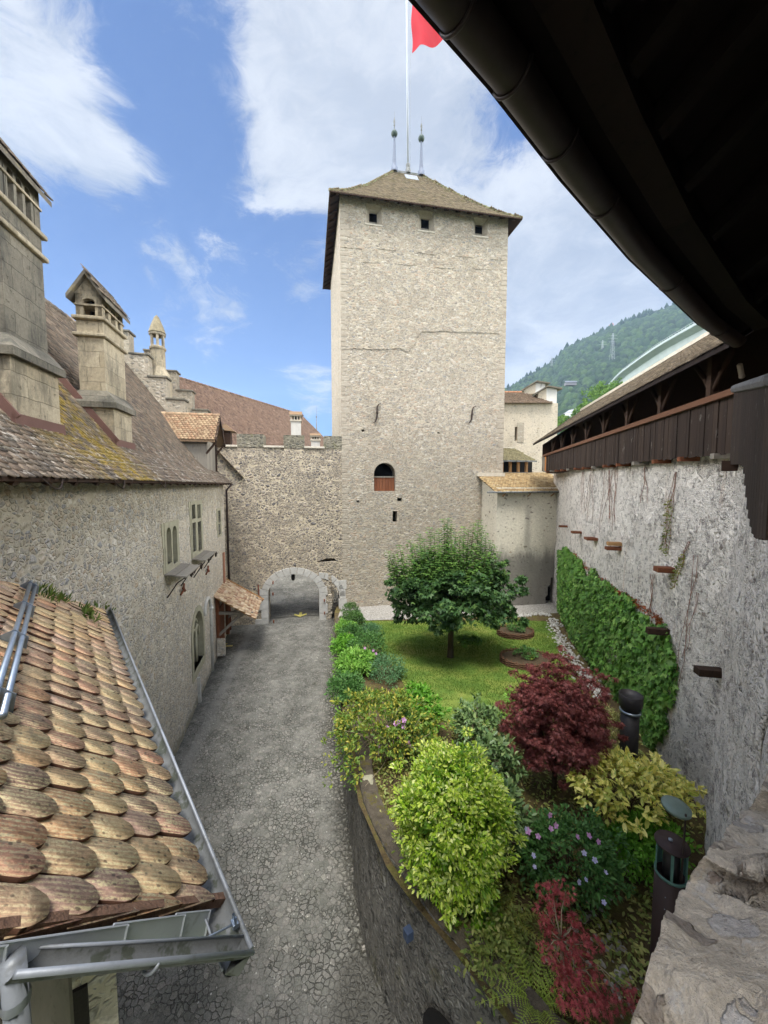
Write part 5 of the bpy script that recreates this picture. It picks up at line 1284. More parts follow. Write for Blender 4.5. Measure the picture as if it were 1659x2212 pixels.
def build_gallery():
    t = thing('covered_gallery', 'dark wooden covered gallery with tiled roof on top of the curtain wall', 'gallery', tuple(WP(8, .8)))
    # parapet boards
    r = np.random.default_rng(14); f = MB(); s = SN
    while s < SF - .8:
        w = r.uniform(.10, .17); zc0, zc1 = zbot(s), ztop(s)
        o = r.uniform(-.012, .012); f.box(RA + GD * (s + w / 2) + OUT * o + ZZ * ((zc0 + zc1) / 2 - r.uniform(0, .03)), (w - .008, .03, zc1 - zc0 + r.uniform(0, .03)), (GD, OUT, ZZ)); s += w
    f.build('parapet_boards', M['woodgal'], t)
    nb = MB()
    # end return of the parapet: grey boarded cheek and one fresh orange board
    e = RA + GD * (SF - .8); zc0, zc1 = zbot(SF - .8), ztop(SF - .8)
    MB().box(e + GD * .18 + ZZ * (zc0 + zc1) / 2, (.34, .035, zc1 - zc0), (GD, OUT, ZZ)).build('new_board', M['woodnew'], t)
    ch = MB(); ch.prism([e + GD * .36 + ZZ * zc1, e + GD * 1.0 + GN * .1 + ZZ * zc1, e + GD * 1.0 + ZZ * (zc0 - .05), e + GD * .55 + GN * .0 + ZZ * (zc0 - .05)], OUT * .05); ch.build('grey_cheek', M['woodgrey'], t)
    MB().bar(RA + GD * SN + GN * .03 + ZZ * (ztop(SN) + .03), RA + GD * (SF - .1) + GN * .03 + ZZ * (ztop(SF) + .03), .16, .12).build('handrail', M['woodbrown'] if False else M['woodrail'], t)
    for k in range(14):
        s = .45 + k * 1.22; MB().box(RA + GD * s + OUT * .1 + ZZ * (zbot(s) - .05), (.13, .40, .10), (GD, OUT, ZZ)).build('joist_end', M['woodbrown'] if k % 3 else M['woodgrey'], t)
    MB().box((WP(0, 0) + WP(SF, 0)) / 2 + OUT * .65 + ZZ * (zbot(8) + .05), (SF + 1, 2.0, .1), (GD, OUT, ZZ)).build('floor', M['woodbeam'], t)
    # posts with curved braces
    for k in range(9):
        s = .9 + k * 2.05
        if s > SF - .6: break
        p = RA + GD * s + OUT * .08; z0, z1 = ztop(s) - .9, 2.62
        po = MB().bar(p + ZZ * z0, p + ZZ * z1, .15, .15, up=tuple(GD)).build('post', M['woodbeam'], t)
        for sg in (-1, 1): MB().tube([p + ZZ * (z1 - .75), p + GD * .25 * sg + ZZ * (z1 - .4), p + GD * .62 * sg + ZZ * (z1 - .02)], .05, 6).build('brace', M['woodbeam'], po, True)
    # outer wall of the gallery, with a few lit slots
    ow = plate(rect(-8, SF + 1.4, -1.0, 4.1), [], RA + OUT * 1.9, GD, ZZ, GN, .4); ow.build('outer_wall', M['woodbeam'], t)
    MB().prism([RA + GD * (SF + .7) + OUT * o_ + ZZ * z_ for o_, z_ in ((.05, .9), (1.95, .9), (1.95, 3.9), (.05, 2.6))], GD * .1).build('end_wall', M['woodbeam'], t)
    # roof over the straight run
    EO = -.46                                                       # eave stands in front of the boards
    eave = RA + GN * .46; ez = lambda s: 2.48 + .012 * s
    sl = .70; dep = 2.9
    rows = [[eave + GD * s + ZZ * ez(s), eave + GD * s + OUT * dep + ZZ * (ez(s) + dep * sl)] for s in np.linspace(-.5, SF + 1.2, 12)]
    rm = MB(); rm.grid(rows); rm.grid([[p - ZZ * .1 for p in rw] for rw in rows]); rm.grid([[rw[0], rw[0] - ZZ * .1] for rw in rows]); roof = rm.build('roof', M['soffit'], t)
    U = unit(rows[-1][0] - rows[0][0]); Vv = unit(OUT * 1 + ZZ * sl); mt = tilemat('gallery_tiles', [C(92, 82, 70), C(114, 102, 86), C(78, 70, 60), C(130, 118, 98)], (C(150, 146, 122), 6, .62, .5), moss=(C(110, 104, 60), 1.3, .62, .4))
    tiles('roof_tiles', rows[0][0], -U, Vv, (-SF - 1.6, 0), (-.05, dep * math.hypot(1, sl)), .17, .145, mt, roof, th=.016, nose=3, seed=77, jit=.07)
    MB().bar(rows[0][1] + ZZ * .06, rows[-1][1] + ZZ * .06, .22, .12).build('ridge', M['slab'], roof)
    # ---- the same roof bends round above the viewer
    ep = [at_line(*EAVEPX[-1], eave, eave + GD)] 
    E = [atz(px, py, 2.42) + np.array([.64, -.77, .5]) * .045 for px, py in EAVEPX[:-1]]; first = rows[0][0]
    ext = E[0] + (E[0] - E[1]) * 3.2
    line = [ext] + E + [np.array([first[0], first[1], 2.45])]
    # smooth the bend
    def outn(i):
        a = line[max(i - 1, 0)]; b = line[min(i + 1, len(line) - 1)]; d = unit((b - a) * [1, 1, 0]); return np.array([d[1], -d[0], 0])
    nr = MB(); up = [line[i] + outn(i) * 3.6 + ZZ * 2.5 for i in range(len(line))]
    nr.grid([[a + (b - a) * f for f in np.linspace(0, 1, 5)] for a, b in zip(line, up)])
    nr.grid([[a + (b - a) * f + ZZ * .12 for f in np.linspace(0, 1, 5)] for a, b in zip(line, up)])
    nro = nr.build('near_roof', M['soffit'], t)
    # rafters and a board under the near slope
    rf = MB()
    for i in range(len(line) - 1):
        for f in (.25, .75):
            a = line[i] + (line[i + 1] - line[i]) * f; b = up[i] + (up[i + 1] - up[i]) * f; n_ = a + (b - a) * .14; rf.bar(n_ - ZZ * .12, b - ZZ * .12, .14, .18)
    rf.build('rafters', M['soffit'], nro)
    wp = MB()
    for i in range(len(line) - 1):
        a = line[i] + outn(i) * .42 + ZZ * .2; b = line[i + 1] + outn(i + 1) * .42 + ZZ * .2; wp.bar(a, b, .22, .2)
    wp.build('wall_plate', M['soffit'], nro)
    fb = MB()
    for i in range(len(line) - 1): fb.bar(line[i] + outn(i) * .1 - ZZ * .02, line[i + 1] + outn(i + 1) * .1 - ZZ * .02, .24, .03)
    fb.build('fascia', M['soffit'], nro)
    gp = [np.array(p) - outn(i) * .0 + ZZ * 0 for i, p in enumerate(line)]
    rg = .115; m = 14; rows_ = []
    for i, p in enumerate(gp):
        rows_.append([p + outn(i) * (rg + rg * math.cos(x)) + ZZ * (.0 - rg * math.sin(x)) for x in np.linspace(math.pi, 0, m)])
    g = MB().grid(rows_); go = g.build('gutter', M['brown_gutter'], nro, True)
    MB().tube([p for p in gp], .02, 8).build('gutter_bead', M['brown_gutter'], go, True)
    for i in range(1, len(gp) - 1):
        for f in ((.35,) if i != 2 else (.05, .7)):
            p = gp[i] + (gp[i + 1] - gp[i]) * f; o = outn(i)
            MB().tube([p + o * (rg + (rg + .008) * math.cos(x)) - ZZ * (rg + .008) * math.sin(x) for x in np.linspace(math.pi, 0, 12)], .012, 6).build('gutter_joint', M['brown_gutter'], go, True)
    # floor, back wall of the stretch the photograph was taken from
    bk = MB()
    for p, q in zip([np.array((9.2, 6.2, 0)), np.array((3.4, -.8, 0)), np.array((-4.5, -4.4, 0))][:-1], [np.array((3.4, -.8, 0)), np.array((-4.5, -4.4, 0))]):
        d = unit(q - p); nn = np.array([-d[1], d[0], 0]); bk.prism([p + ZZ * -3, q + ZZ * -3, q + ZZ * 5.6, p + ZZ * 5.6], nn * .3)
    bk.build('back_wall', M['soffit'], t)
    fl = MB(); fl.prism([np.array(p, float) + ZZ * -1.75 for p in [(6.4, 6.0, 0), (4.6, 3.9, 0), (1.3, .95, 0), (-2.2, -1.3, 0), (-3.8, -4.0, 0), (3.4, -.8, 0), (9.2, 6.2, 0)]], ZZ * .12); fl.build('near_floor', M['woodbeam'], t)
    # boarded hoarding on the near bend: boards of stepped length, stone-like cap
    hb = MB(); a, b = NEARP[0] + np.array([-.06, .06, 0]), NEARP[1] + np.array([-.22, .16, 0]); d = unit(b - a); nn = np.array([-d[1], d[0], 0]); L = np.linalg.norm(b - a)
    nn = nn if nn[0] < 0 else -nn
    pts = [(1600, 1005), (1604, 1008), (1608, 1012), (1612, 1040), (1617, 1070), (1622, 1100), (1628, 1125), (1634, 1145), (1641, 1163), (1650, 1166), (1659, 1167)]
    k = 0; s = 0
    ys = lambda px: np.interp(px, [p[0] for p in pts], [p[1] for p in pts])
    while s < L + 1.2:
        w = .17; c = a + d * (s + w / 2)
        px = 829.5 + 829.5 * c[0] / (c[1] * math.cos(PITCH)); zlo = ray(min(px, 1700), ys(min(px, 1659)) - 2); zlo = zlo[2] / zlo[1] * c[1]
        hi = 1.46 - .17 * s
        hb.box(c + ZZ * (zlo + hi) / 2, (w - .008, .04, hi - zlo), (d, nn, ZZ)); s += w
    hb.build('hoarding_boards', M['woodgal'], t)
    MB().bar(a + ZZ * 1.5 - nn * .08, b + d * .8 + ZZ * (1.5 - .17 * (L + .8)) - nn * .08, .3, .13).build('lead_cap', M['leadcap'], t, bevel=.06)
    for s_ in (.1,): 
        c = a + d * s_; MB().bar(c + nn * .12 + ZZ * .3, c - nn * .4 + ZZ * .3, .13, .16).build('bracket', M['woodbeam'], t)
    # spotlight under the roof
    c = aty(1600, 800, 7.6); d = unit(np.array([.6, .5, -.42])); x = unit(np.cross(d, ZZ)); 
    sp = MB().lathe([(.0, -.16), (.045, -.16), (.045, .16), (.05, .16), (.05, .2), (0.0, .2)], c, 12, (x, np.cross(d, x), d)).build('spotlight_can', M['slab'], None, True)
    tag(sp, 'small pale cylindrical spotlight under the dark gallery roof', 'spotlight')
M['woodrail'] = wood('worn_handrail', [C(70, 46, 36), C(104, 72, 54), C(120, 88, 68)], (12, 3, 12))
M['leadcap'] = plain('lead_cap', C(112, 112, 114), .7, .2, .25, 5, .01)
build_gallery()

# ------------------------------------------------ sill of the opening the photograph was taken from
def build_ledge():
    px = [(1700, 1640), (1646, 1709), (1612, 1755), (1563, 1809), (1521, 1852), (1486, 1904), (1462, 1960), (1440, 2005), (1423, 2039), (1405, 2085), (1388, 2140), (1363, 2212), (1335, 2290), (1290, 2400), (1200, 2600)]
    edge = []
    for x, y in px: edge.append(atz(x, y, -.98 + .05 * math.sin(x * .05)))
    edge = [p for p in edge]
    # resample
    P = np.array(edge); L = np.concatenate([[0], np.cumsum(np.linalg.norm(np.diff(P, axis=0), axis=1))]); n = 330
    sx = np.linspace(0, L[-1], n); Q = np.stack([np.interp(sx, L, P[:, k]) for k in range(3)], 1)
    d = np.gradient(Q[:, :2], axis=0); d = d / np.linalg.norm(d, axis=1, keepdims=True); inn = np.stack([-d[:, 1], d[:, 0], np.zeros(n)], 1)
    inn = np.where((inn[:, :1] > 0), inn, -inn)
    inn = unit(inn * .35 + np.array([.62, -.78, 0]) * .65)
    m = 220; rows = []
    for j in range(m):
        f = j / (m - 1)
        if f < .16: o = .0 + .035 * math.sin(f / .16 * math.pi / 2) - .035; dz = -1.1 * (1 - f / .16) ** 1.5
        else: o = (f - .16) * 1.55; dz = .03 * min(1, (f - .16) * 10) + .52 * max(0, (f - .2)) ** 1.0
        rows.append(Q + inn * o + ZZ * dz)
    G = np.array(rows)                                    # m x n x 3
    flat = G.reshape(-1, 3)
    # stones standing out of the mortar: large lumps, courses and grit
    r = np.random.default_rng(12); 
    K_ = 300; seeds = flat[r.choice(len(flat), K_)] + r.normal(0, .02, (K_, 3)); rad = r.uniform(.018, .065, K_); el = r.uniform(0, math.pi, K_); hgt = r.uniform(.3, .75, K_)
    h = np.zeros(len(flat))
    for c, R_, a, g_ in zip(seeds, rad, el, hgt):
        v = flat - c; xx = v[:, 0] * math.cos(a) + v[:, 1] * math.sin(a); yy = -v[:, 0] * math.sin(a) + v[:, 1] * math.cos(a)
        q = (xx / (R_ * 1.7)) ** 2 + (yy / R_) ** 2 + (v[:, 2] / R_) ** 2
        q = q + .5 * noise3(flat, 40, 3)
        h = np.maximum(h, np.where(q < 1, R_ * g_ * np.sqrt(np.clip(1 - np.clip(q, 0, 1), 0, 1)) ** .6, 0))
    h = h * .9 + .012 * noise3(flat, 9, 1, 4) + .010 * noise3(flat, 30, 2, 4) + .004 * noise3(flat, 110, 8)
    h = h * .55; flat = flat + ZZ * h[:, None] * .9 - np.repeat(inn[None], m, 0).reshape(-1, 3) * (h[:, None] * .5)
    mb = MB(); mb.grid(list(flat.reshape(m, n, 3)))
    o = mb.build('broken_sill', M['ledge2'], None, True, fix=True)
    tag(o, 'rough broken mortar and stone sill close by at the lower right corner', 'sill')
    # wall below and behind the sill
def ledge_mat():
    q = NT('sill_mortar_and_stone'); co = q.co()
    w = q.vmath('ADD', co, q.vmath('SCALE', q.vmath('SUBTRACT', q.noise(co, 7, 3, color=True), (.5,) * 3), .12))
    vc = q.rgb2(q.voro(w, 15, 'F1', 1, 'Color')); e = q.voro(w, 15, 'DISTANCE_TO_EDGE'); n1 = q.noise(co, 34, 5, .7); n2 = q.noise(co, 5, 5, .7); n3 = q.noise(co, 120, 3, .6)
    st = q.math('MULTIPLY', q.step(q.math('ADD', e, q.math('MULTIPLY', q.math('SUBTRACT', n1, .5), .1)), .03, .08), q.step(q.math('ADD', vc[1], q.math('MULTIPLY', n2, .5)), .95, 1.08))
    mort = q.ramp(n2, [(.25, C(188, 175, 157)), (.5, C(212, 199, 179)), (.75, C(226, 216, 200))])
    ston = q.ramp(vc[0], [(0, C(150, 139, 129)), (.4, C(186, 172, 154)), (.7, C(206, 200, 193)), (1, C(166, 146, 128))])
    c = q.mix(st, mort, ston)
    c = q.mix(1, c, q.ramp(n1, [(.25, (.68,) * 3), (.75, (1.28,) * 3)]), 'MULTIPLY')
    c = q.mix(q.math('MULTIPLY', q.step(q.noise(co, 8, 6, .75), .55, .63), .6), c, C(214, 210, 204))
    c = q.mix(q.math('MULTIPLY', q.step(q.noise(co, 13, 6, .8), .57, .66), .7), c, C(96, 88, 82))
    h = q.math('ADD', q.math('MULTIPLY', st, .5), q.math('ADD', n1, q.math('MULTIPLY', n3, .4)))
    return q.done(q.pbsdf(c, .92, q.bump(h, .02)))
M['ledge2'] = ledge_mat()
build_ledge()

# ================================================================== lean-to in the far corner, annex behind the tower
M['tile_lean'] = tilemat('lean_to_tiles', [C(150, 126, 90), C(172, 148, 108), C(130, 108, 78), C(186, 166, 126)], (C(196, 186, 140), 6, .60, .45), moss=(C(120, 112, 62), 1.4, .6, .4))
def build_lean():
    t = thing('lean_to', 'whitewashed lean-to with a stained wall and tiled roof in the far corner', 'building', tuple(TP(10.5, -1, -7.9)))
    D = 2.15
    xl = tx(1040, 1120)[0]; xr = tx(1225, 1060, D)[0] + .6
    zf = tx(1140, 1062, D + .3)[1]; ztp = tx(1064, 1033)[1] + .05
    zt = zf + .28
    (hx0, hz0), (hx1, hz1) = tx(1180, 1308, D), tx(1197, 1248, D)
    hole = [tx(x, y, D) for x, y in [(1179, 1312), (1199, 1312), (1199, 1250), (1190, 1247), (1189, 1262), (1183, 1268), (1183, 1285), (1178, 1290)]]
    w = plate(rect(xl, xr, -8.8, zt - .02), [hole], TP(0, -D, 0), E1, ZZ, -E2, .5)
    k = plate([(0, -8.8), (D - .5, -8.8), (D - .5, zt + .1), (0, ztp)], [], TP(xl, 0, 0), -E2, ZZ, -E1, .5); w.add(k.v, k.f)
    w.build('wall', M['lean'], t)
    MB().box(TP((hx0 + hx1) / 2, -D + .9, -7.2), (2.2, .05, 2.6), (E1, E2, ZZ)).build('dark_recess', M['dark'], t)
    # roof: slopes from tower face and the annex line down to the front gutter
    y0, y1 = -D - .38, .35
    z0, z1 = zf, ztp + .2
    P = [TP(xl - .25, y0, z0), TP(xr, y0, z0), TP(xr, y1 + .3, z1 + .1), TP(TW + .05, y1 + .3, z1 + .1), TP(TW + .05, 0.02, z0 + (z1 - z0) * (0 - y0) / (y1 - y0)), TP(xl - .25, 0.02, z0 + (z1 - z0) * (0 - y0) / (y1 - y0))]
    rm = MB().prism(P, (0, 0, -.09)); roof = rm.build('roof', M['woodbeam'], t)
    Vv = unit(E2 * (y1 - y0) + ZZ * (z1 - z0)); L = np.linalg.norm(E2 * (y1 - y0) + ZZ * (z1 - z0))
    def ins(u, v):
        y = y0 + v * (Vv @ E2); return (y < -.06 or u + xl - .25 > TW + .1)
    tiles('roof_tiles', TP(xl - .25, y0, z0), E1, Vv, (0, xr - xl + .2), (-.06, L + .3), .19, .16, M['tile_lean'], roof, ins, th=.018, nose=4, seed=91, jit=.06)
    # zinc flashing against the tower, gutter, hooks, verge
    zf_ = z0 + (z1 - z0) * (0 - y0) / (y1 - y0)
    MB().box(TP((xl - .3 + TW) / 2, -.06, zf_ + .12), (TW - xl + .5, .14, .22), (E1, E2, ZZ)).build('flashing', M['slab'], roof)
    g = MB(); a, b = TP(xl - .85, y0 - .02, z0 - .03), TP(xr - .2, y0 - .02, z0 - .0); g.tube([a, b], .06, 10); g.build('gutter', M['zinc_dark'], t, True)
    for x in (tx(1086, 1070, D)[0], tx(1140, 1070, D)[0], tx(1190, 1070, D)[0]): MB().bar(TP(x, -D, z0 - .3), TP(x, y0 + .05, z0 - .12), .05, .05).build('rafter_tip', M['woodtan'], t)
    # glazed link with posts between tower and gallery, and its small roof
    lk = MB(); yk = y1 + .35; zl0, zl1 = z1 + .12, z1 + .12 + .85
    x0, x1 = TW + .05, TW + 2.4
    for i in range(4): lk.bar(TP(x0 + .25 + i * .62, yk, zl0), TP(x0 + .25 + i * .62, yk, zl1), .16, .16, up=tuple(E1))
    lko = lk.build('link_post', M['woodtan'], t)
    MB().box(TP((x0 + x1) / 2, yk + .5, (zl0 + zl1) / 2), (x1 - x0 + 1, .1, zl1 - zl0), (E1, E2, ZZ)).build('link_dark', M['dark'], t)
    sl = MB().box(TP((x0 + x1) / 2, yk, zl0 + .03), (x1 - x0, .2, .07), (E1, E2, ZZ)).build('link_sill', M['woodgrey'], t)
    rm = MB(); q = [TP(x0, yk - .35, zl1), TP(x1 + .3, yk - .35, zl1), TP(x1 - .6, yk + 1.3, zl1 + 1.0), TP(x0, yk + 1.3, zl1 + 1.0)]; rm.prism(q, (0, 0, -.07)); lr = rm.build('link_roof', M['woodbeam'], t)
    Vv = unit(E2 * 1.65 + ZZ * 1.0); tiles('link_tiles', q[0], E1, Vv, (0, x1 - x0 + .3), (-.05, 1.95), .19, .16, M['tile_gal'], lr, lambda u, v: u < x1 - x0 + .3 - v * .42, th=.016, nose=3, seed=92, jit=.06)
    MB().bar(q[0] - E2 * .04 - ZZ * .03, q[1] - E2 * .04 - ZZ * .03, .1, .1).build('link_gutter', M['zinc_dark'], t)
    MB().box(TP((x0 + x1) / 2 - .4, yk + 1.35, zl1 + 1.02), (x1 - x0 - .2, .2, .14), (E1, E2, ZZ)).build('link_flashing', M['slab'], t)
M['tile_gal'] = tilemat('mossy_tiles', [C(112, 106, 80), C(132, 124, 94), C(98, 92, 68)], (C(150, 146, 108), 5, .58, .5))
build_lean()

def build_annex():
    Y = 33.0
    Q = lambda px, py, y=Y: aty(px, py, y)
    t = thing('annex', 'rendered stone annex with hipped tile roof and two chimneys right of the tower', 'building', tuple(Q(1150, 1100)))
    a, b = Q(1098, 945), Q(1203, 945); zt = Q(1150, 871)[2]; x0, x1 = a[0] - 1.5, b[0]; zb = -2
    sl = Q(1111, 945), Q(1118, 921)
    slit = rect(Q(1114, 925)[0] - .07, Q(1114, 925)[0] + .13, Q(1114, 952)[2], Q(1114, 922)[2])
    w = plate(rect(x0, x1, zb, zt), [slit], (0, Y, 0), (1, 0, 0), ZZ, (0, -1, 0), .5)
    w.box(((x0 + x1) / 2, Y + 2.6, (zb + zt) / 2), (x1 - x0, 4.0, zt - zb)); w.build('wall', M['annex'], t)
    MB().box((slit[0][0] + .1, Y + .45, (slit[0][1] + slit[2][1]) / 2), (.8, .04, 2.4)).build('dark_slit', M['dark'], t)
    fr = MB(); fr.box((slit[1][0] + .3, Y - .0, (slit[0][1] + slit[2][1]) / 2 + .1), (.56, .08, 1.7)); fr.build('slit_frame', M['tower_lime'], t, bevel=.02)
    zr = Q(1140, 838)[2]; xr = Q(1145, 838)[0]; e = Q(1192, 873)
    rv = [(x0, Y - .35, zt - .05), (e[0], Y - .35, zt - .05), (xr, Y + 2.0, zr + .1), (x0, Y + 2.0, zr + .1), (e[0], Y + 4.6, zt - .05), (x0, Y + 4.6, zt - .05)]
    rf = MB(); rf.add(rv, [(0, 1, 2, 3), (1, 4, 2), (4, 5, 3, 2), (0, 1, 4, 5)]); roof = rf.build('roof', M['tile_left'], t)
    U = np.array([1., 0, 0]); V_ = np.array([0, 2.35, zr - zt + .15]); L = np.linalg.norm(V_); k = (e[0] - xr) / L
    mt = tilemat('annex_tiles', [C(104, 88, 74), C(128, 110, 92), C(88, 76, 64)], (C(150, 142, 112), 6, .6, .5))
    tiles('roof_tiles', np.array(rv[0]), U, V_ / L, (0, e[0] - x0), (-.05, L), .19, .16, mt, roof, lambda u, v: u < e[0] - x0 - v * k, th=.016, nose=3, seed=93, jit=.08)
    rt = MB(); 
    for i in range(int((xr - x0) / .4)): rt.tube([(x0 + i * .4, Y + 2, zr + .1), (x0 + i * .4 + .43, Y + 2, zr + .1)], [.13, .11], 8)
    rt.build('ridge_tile', plain('terracotta_ridge', C(172, 122, 92), .9, 0, .2, 8), roof, True)
    def shed_chimney(pl, pm, pr, ptop, pbot, y, lab):
        a = aty(pl, ptop + 4, y); m_ = aty(pm, ptop, y - .3); b = aty(pr, ptop + 3, y); zb_ = aty(pr, pbot, y)[2]
        s = MB().box(((m_[0] + b[0]) / 2, y + 1.0, (zb_ + m_[2]) / 2), (b[0] - m_[0], 2.0, m_[2] - zb_)); c = s.build('chimney', M['plaster'], t); tag(c, lab)
        s = MB().add([(m_[0], y, zb_ ), (a[0], y + .3, zb_), (a[0], y + .3, m_[2] - (m_[0] - a[0]) * .62), (m_[0], y, m_[2])], [(0, 1, 2, 3)]); s.prism([(m_[0], y + .02, zb_), (a[0], y + .02, zb_), (a[0], y + .02, m_[2] - (m_[0] - a[0]) * .62), (m_[0], y + .02, m_[2])], (0, 1.8, 0)); s.build('chimney_flank', M['annex'], c)
        r = MB(); r.prism([(a[0] - .3, y - .25, m_[2] - (m_[0] - a[0] + .3) * .62 + .05), (m_[0], y - .25, m_[2] + .05), (m_[0], y - .25, m_[2] + .17), (a[0] - .3, y - .25, m_[2] - (m_[0] - a[0] + .3) * .62 + .17)], (0, 2.5, 0))
        r.prism([(m_[0], y - .25, m_[2] + .05), (b[0] + .35, y - .25, m_[2] - .15), (b[0] + .35, y - .25, m_[2] - .03), (m_[0], y - .25, m_[2] + .17)], (0, 2.5, 0)); r.build('chimney_cap', M['tile_cap'], c)
    shed_chimney(1133, 1160, 1178, 825, 850, Y + 3.2, 'set back chimney with a single pitch slab roof')
    shed_chimney(1163, 1184, 1203.5, 836, 950, Y + .6, 'front chimney running down the corner of the annex')
build_annex()
# ================================================================== garden terrain
WALLP = [on_lane(*q) for q in [(721, 1345), (722, 1420), (727, 1500), (734, 1660), (758, 1826), (770, 1993), (829, 2185), (905, 2330)]]
WB = np.array([(p[0], p[1]) for p in WALLP]); WB = np.vstack([WB, [[1.75, 3.7], [3.0, 2.9]]])
def Lx(y):
    o = np.argsort(WB[:, 1]); return float(np.interp(y, WB[o, 1], WB[o, 0]))
def wtop(y): return -6.3 - max(0, (y - 7.3)) * .105
def Rx(y): return float(WP((y - RA[1]) / GD[1], 0)[0]) if y > 6.2 else float(np.interp(y, [0, 1.2, 2.4, 4.0, 6.2], [.2, 1.2, 2.7, 4.2, 5.9]))
def gz(x, y):
    zl = wtop(y) - .06 if y < 22 else -7.85; zr = float(np.interp(y, [2, 7, 22, 25], [-6.9, -7.1, -7.4, -7.75]))
    t = min(1, max(0, (x - Lx(y)) / (Rx(y) - Lx(y))))
    return zl + (zr - zl) * t * t * (3 - 2 * t) * .5 + (zr - zl) * t * .5 + (.0 if y > 12 else .05 * math.sin(x * 2.1) * math.sin(y * 1.7))
def on_garden(px, py):
    z = -7
    for _ in range(25):
        P = atz(px, py, z); z = z * .4 + .6 * gz(P[0], min(max(P[1], 2), 25))
    P = atz(px, py, z); return P
def build_garden():
    ys = np.linspace(2.2, 25.2, 110); m = MB()
    m.grid([[(Lx(y) + .05 + (Rx(y) + .25 - Lx(y)) * f, y, gz(Lx(y) + (Rx(y) - Lx(y)) * f, y)) for f in np.linspace(0, 1, 50)] for y in ys])
    q = NT('garden_soil'); co = q.co(); n = q.noise(co, 2.2, 5, .7); n1 = q.noise(co, 22, 4, .7)
    c = q.ramp(n, [(.3, C(74, 62, 46)), (.48, C(98, 84, 56)), (.6, C(104, 98, 52)), (.75, C(88, 92, 48))])
    c = q.mix(1, c, q.ramp(n1, [(.25, (.6,) * 3), (.75, (1.35,) * 3)]), 'MULTIPLY')
    o = m.build('garden_soil', q.done(q.pbsdf(c, .95, q.bump(n1, .04))), None, True); tag(o, kind='structure')
    # lawn
    LP = [on_garden(*p) for p in [(786, 1342), (1180, 1343), (1205, 1375), (1222, 1410), (1250, 1450), (1285, 1520), (1230, 1560), (1060, 1575), (960, 1560), (900, 1520), (866, 1470), (832, 1418), (808, 1380)]]
    poly = [(p[0], p[1]) for p in LP]
    def inside(x, y, eps=0):
        c = False; n = len(poly)
        for i in range(n):
            (x0, y0), (x1, y1) = poly[i], poly[(i + 1) % n]
            if (y0 > y) != (y1 > y) and x < (x1 - x0) * (y - y0) / (y1 - y0) + x0: c = not c
        return c
    bm = bmesh.new(); vs = [bm.verts.new((p[0], p[1], 0)) for p in LP]; bm.faces.new(vs)
    bmesh.ops.triangulate(bm, faces=bm.faces)
    for _ in range(5): bmesh.ops.subdivide_edges(bm, edges=[e for e in bm.edges if e.calc_length() > .45], cuts=1)
    for v in bm.verts: v.co.z = gz(v.co.x, v.co.y) + .03
    me = bpy.data.meshes.new('lawn'); bm.to_mesh(me); bm.free()
    q = NT('lawn_turf'); co = q.co(); n = q.noise(co, .7, 5, .65); n1 = q.noise(co, 30, 3, .7)
    c = q.ramp(n, [(.3, C(74, 104, 40)), (.46, C(98, 124, 50)), (.58, C(124, 138, 62)), (.7, C(146, 146, 80))]); c = q.mix(1, c, q.ramp(n1, [(.3, (.65,) * 3), (.7, (1.3,) * 3)]), 'MULTIPLY')
    tag(link('lawn', me, q.done(q.pbsdf(c, .95, q.bump(n1, .02))), None, True), kind='structure')
    r = np.random.default_rng(3); N = 70000; lo, hi = np.min(poly, 0), np.max(poly, 0); P = []
    while len(P) < N:
        x, y = r.uniform(lo[0], hi[0]), r.uniform(lo[1], hi[1])
        if inside(x, y): P.append((x, y, gz(x, y) + .025))
    P = np.array(P); X = unit(np.stack([r.normal(0, .5, N), r.normal(0, .5, N), np.ones(N)], 1)); ax = frames(X, r.normal(size=(N, 3)))
    o = scatter('grass', np.array([(0, -.12, 0), (0, .12, 0), (1, 0, .2)]), [(0, 1, 2)], P, *ax, np.stack([r.uniform(.035, .075, N), r.uniform(.05, .09, N), np.full(N, .05)], 1),
                leafmat('grass_blades', [C(70, 100, 36), C(92, 122, 46), C(118, 138, 58), C(86, 110, 42)], .3, .7)); tag(o, kind='stuff')
    # gravel strip at the tower foot, raised edge of turf
    y0 = 21.75; g = MB(); g.grid([[(Lx(min(y, 22)) + .2 + (Rx(y) - Lx(min(y, 22))) * f, y, max(gz(Lx(y) + (Rx(y) - Lx(y)) * f, y), -7.9) + .022) for f in np.linspace(0, 1, 30)] for y in np.linspace(y0, 25.4, 10)])
    q = NT('pale_gravel'); co = q.co(); v = q.rgb2(q.voro(co, 28, 'F1', 1, 'Color'))[0]; c = q.ramp(v, [(0, C(122, 119, 112)), (.6, C(158, 154, 147)), (1, C(186, 182, 174))])
    tag(g.build('gravel_path', q.done(q.pbsdf(c, .95, q.bump(q.voro(co, 28, 'F1'), .015))), None, True), kind='structure')
    # pebble drain along the wall: many white stones
    r = np.random.default_rng(8); P, S = [], []
    ico = bmesh.new(); bmesh.ops.create_icosphere(ico, subdivisions=1, radius=1); T = np.array([v.co[:] for v in ico.verts]); Fc = [tuple(v.index for v in f.verts) for f in ico.faces]; ico.free()
    def strip(pts, wd, n, s0, s1):
        pts = [on_garden(*p) for p in pts]
        for _ in range(n):
            i = r.integers(len(pts) - 1); f = r.uniform(); c = pts[i] + (pts[i + 1] - pts[i]) * f; d = unit(pts[i + 1] - pts[i]); nn = np.array([-d[1], d[0], 0])
            c = c + nn * r.normal(0, wd); P.append((c[0], c[1], gz(c[0], c[1]) + .02)); S.append(r.uniform(s0, s1))
    strip([(1192, 1336), (1205, 1372), (1222, 1405), (1245, 1440), (1275, 1478), (1300, 1510)], .17, 520, .035, .1)
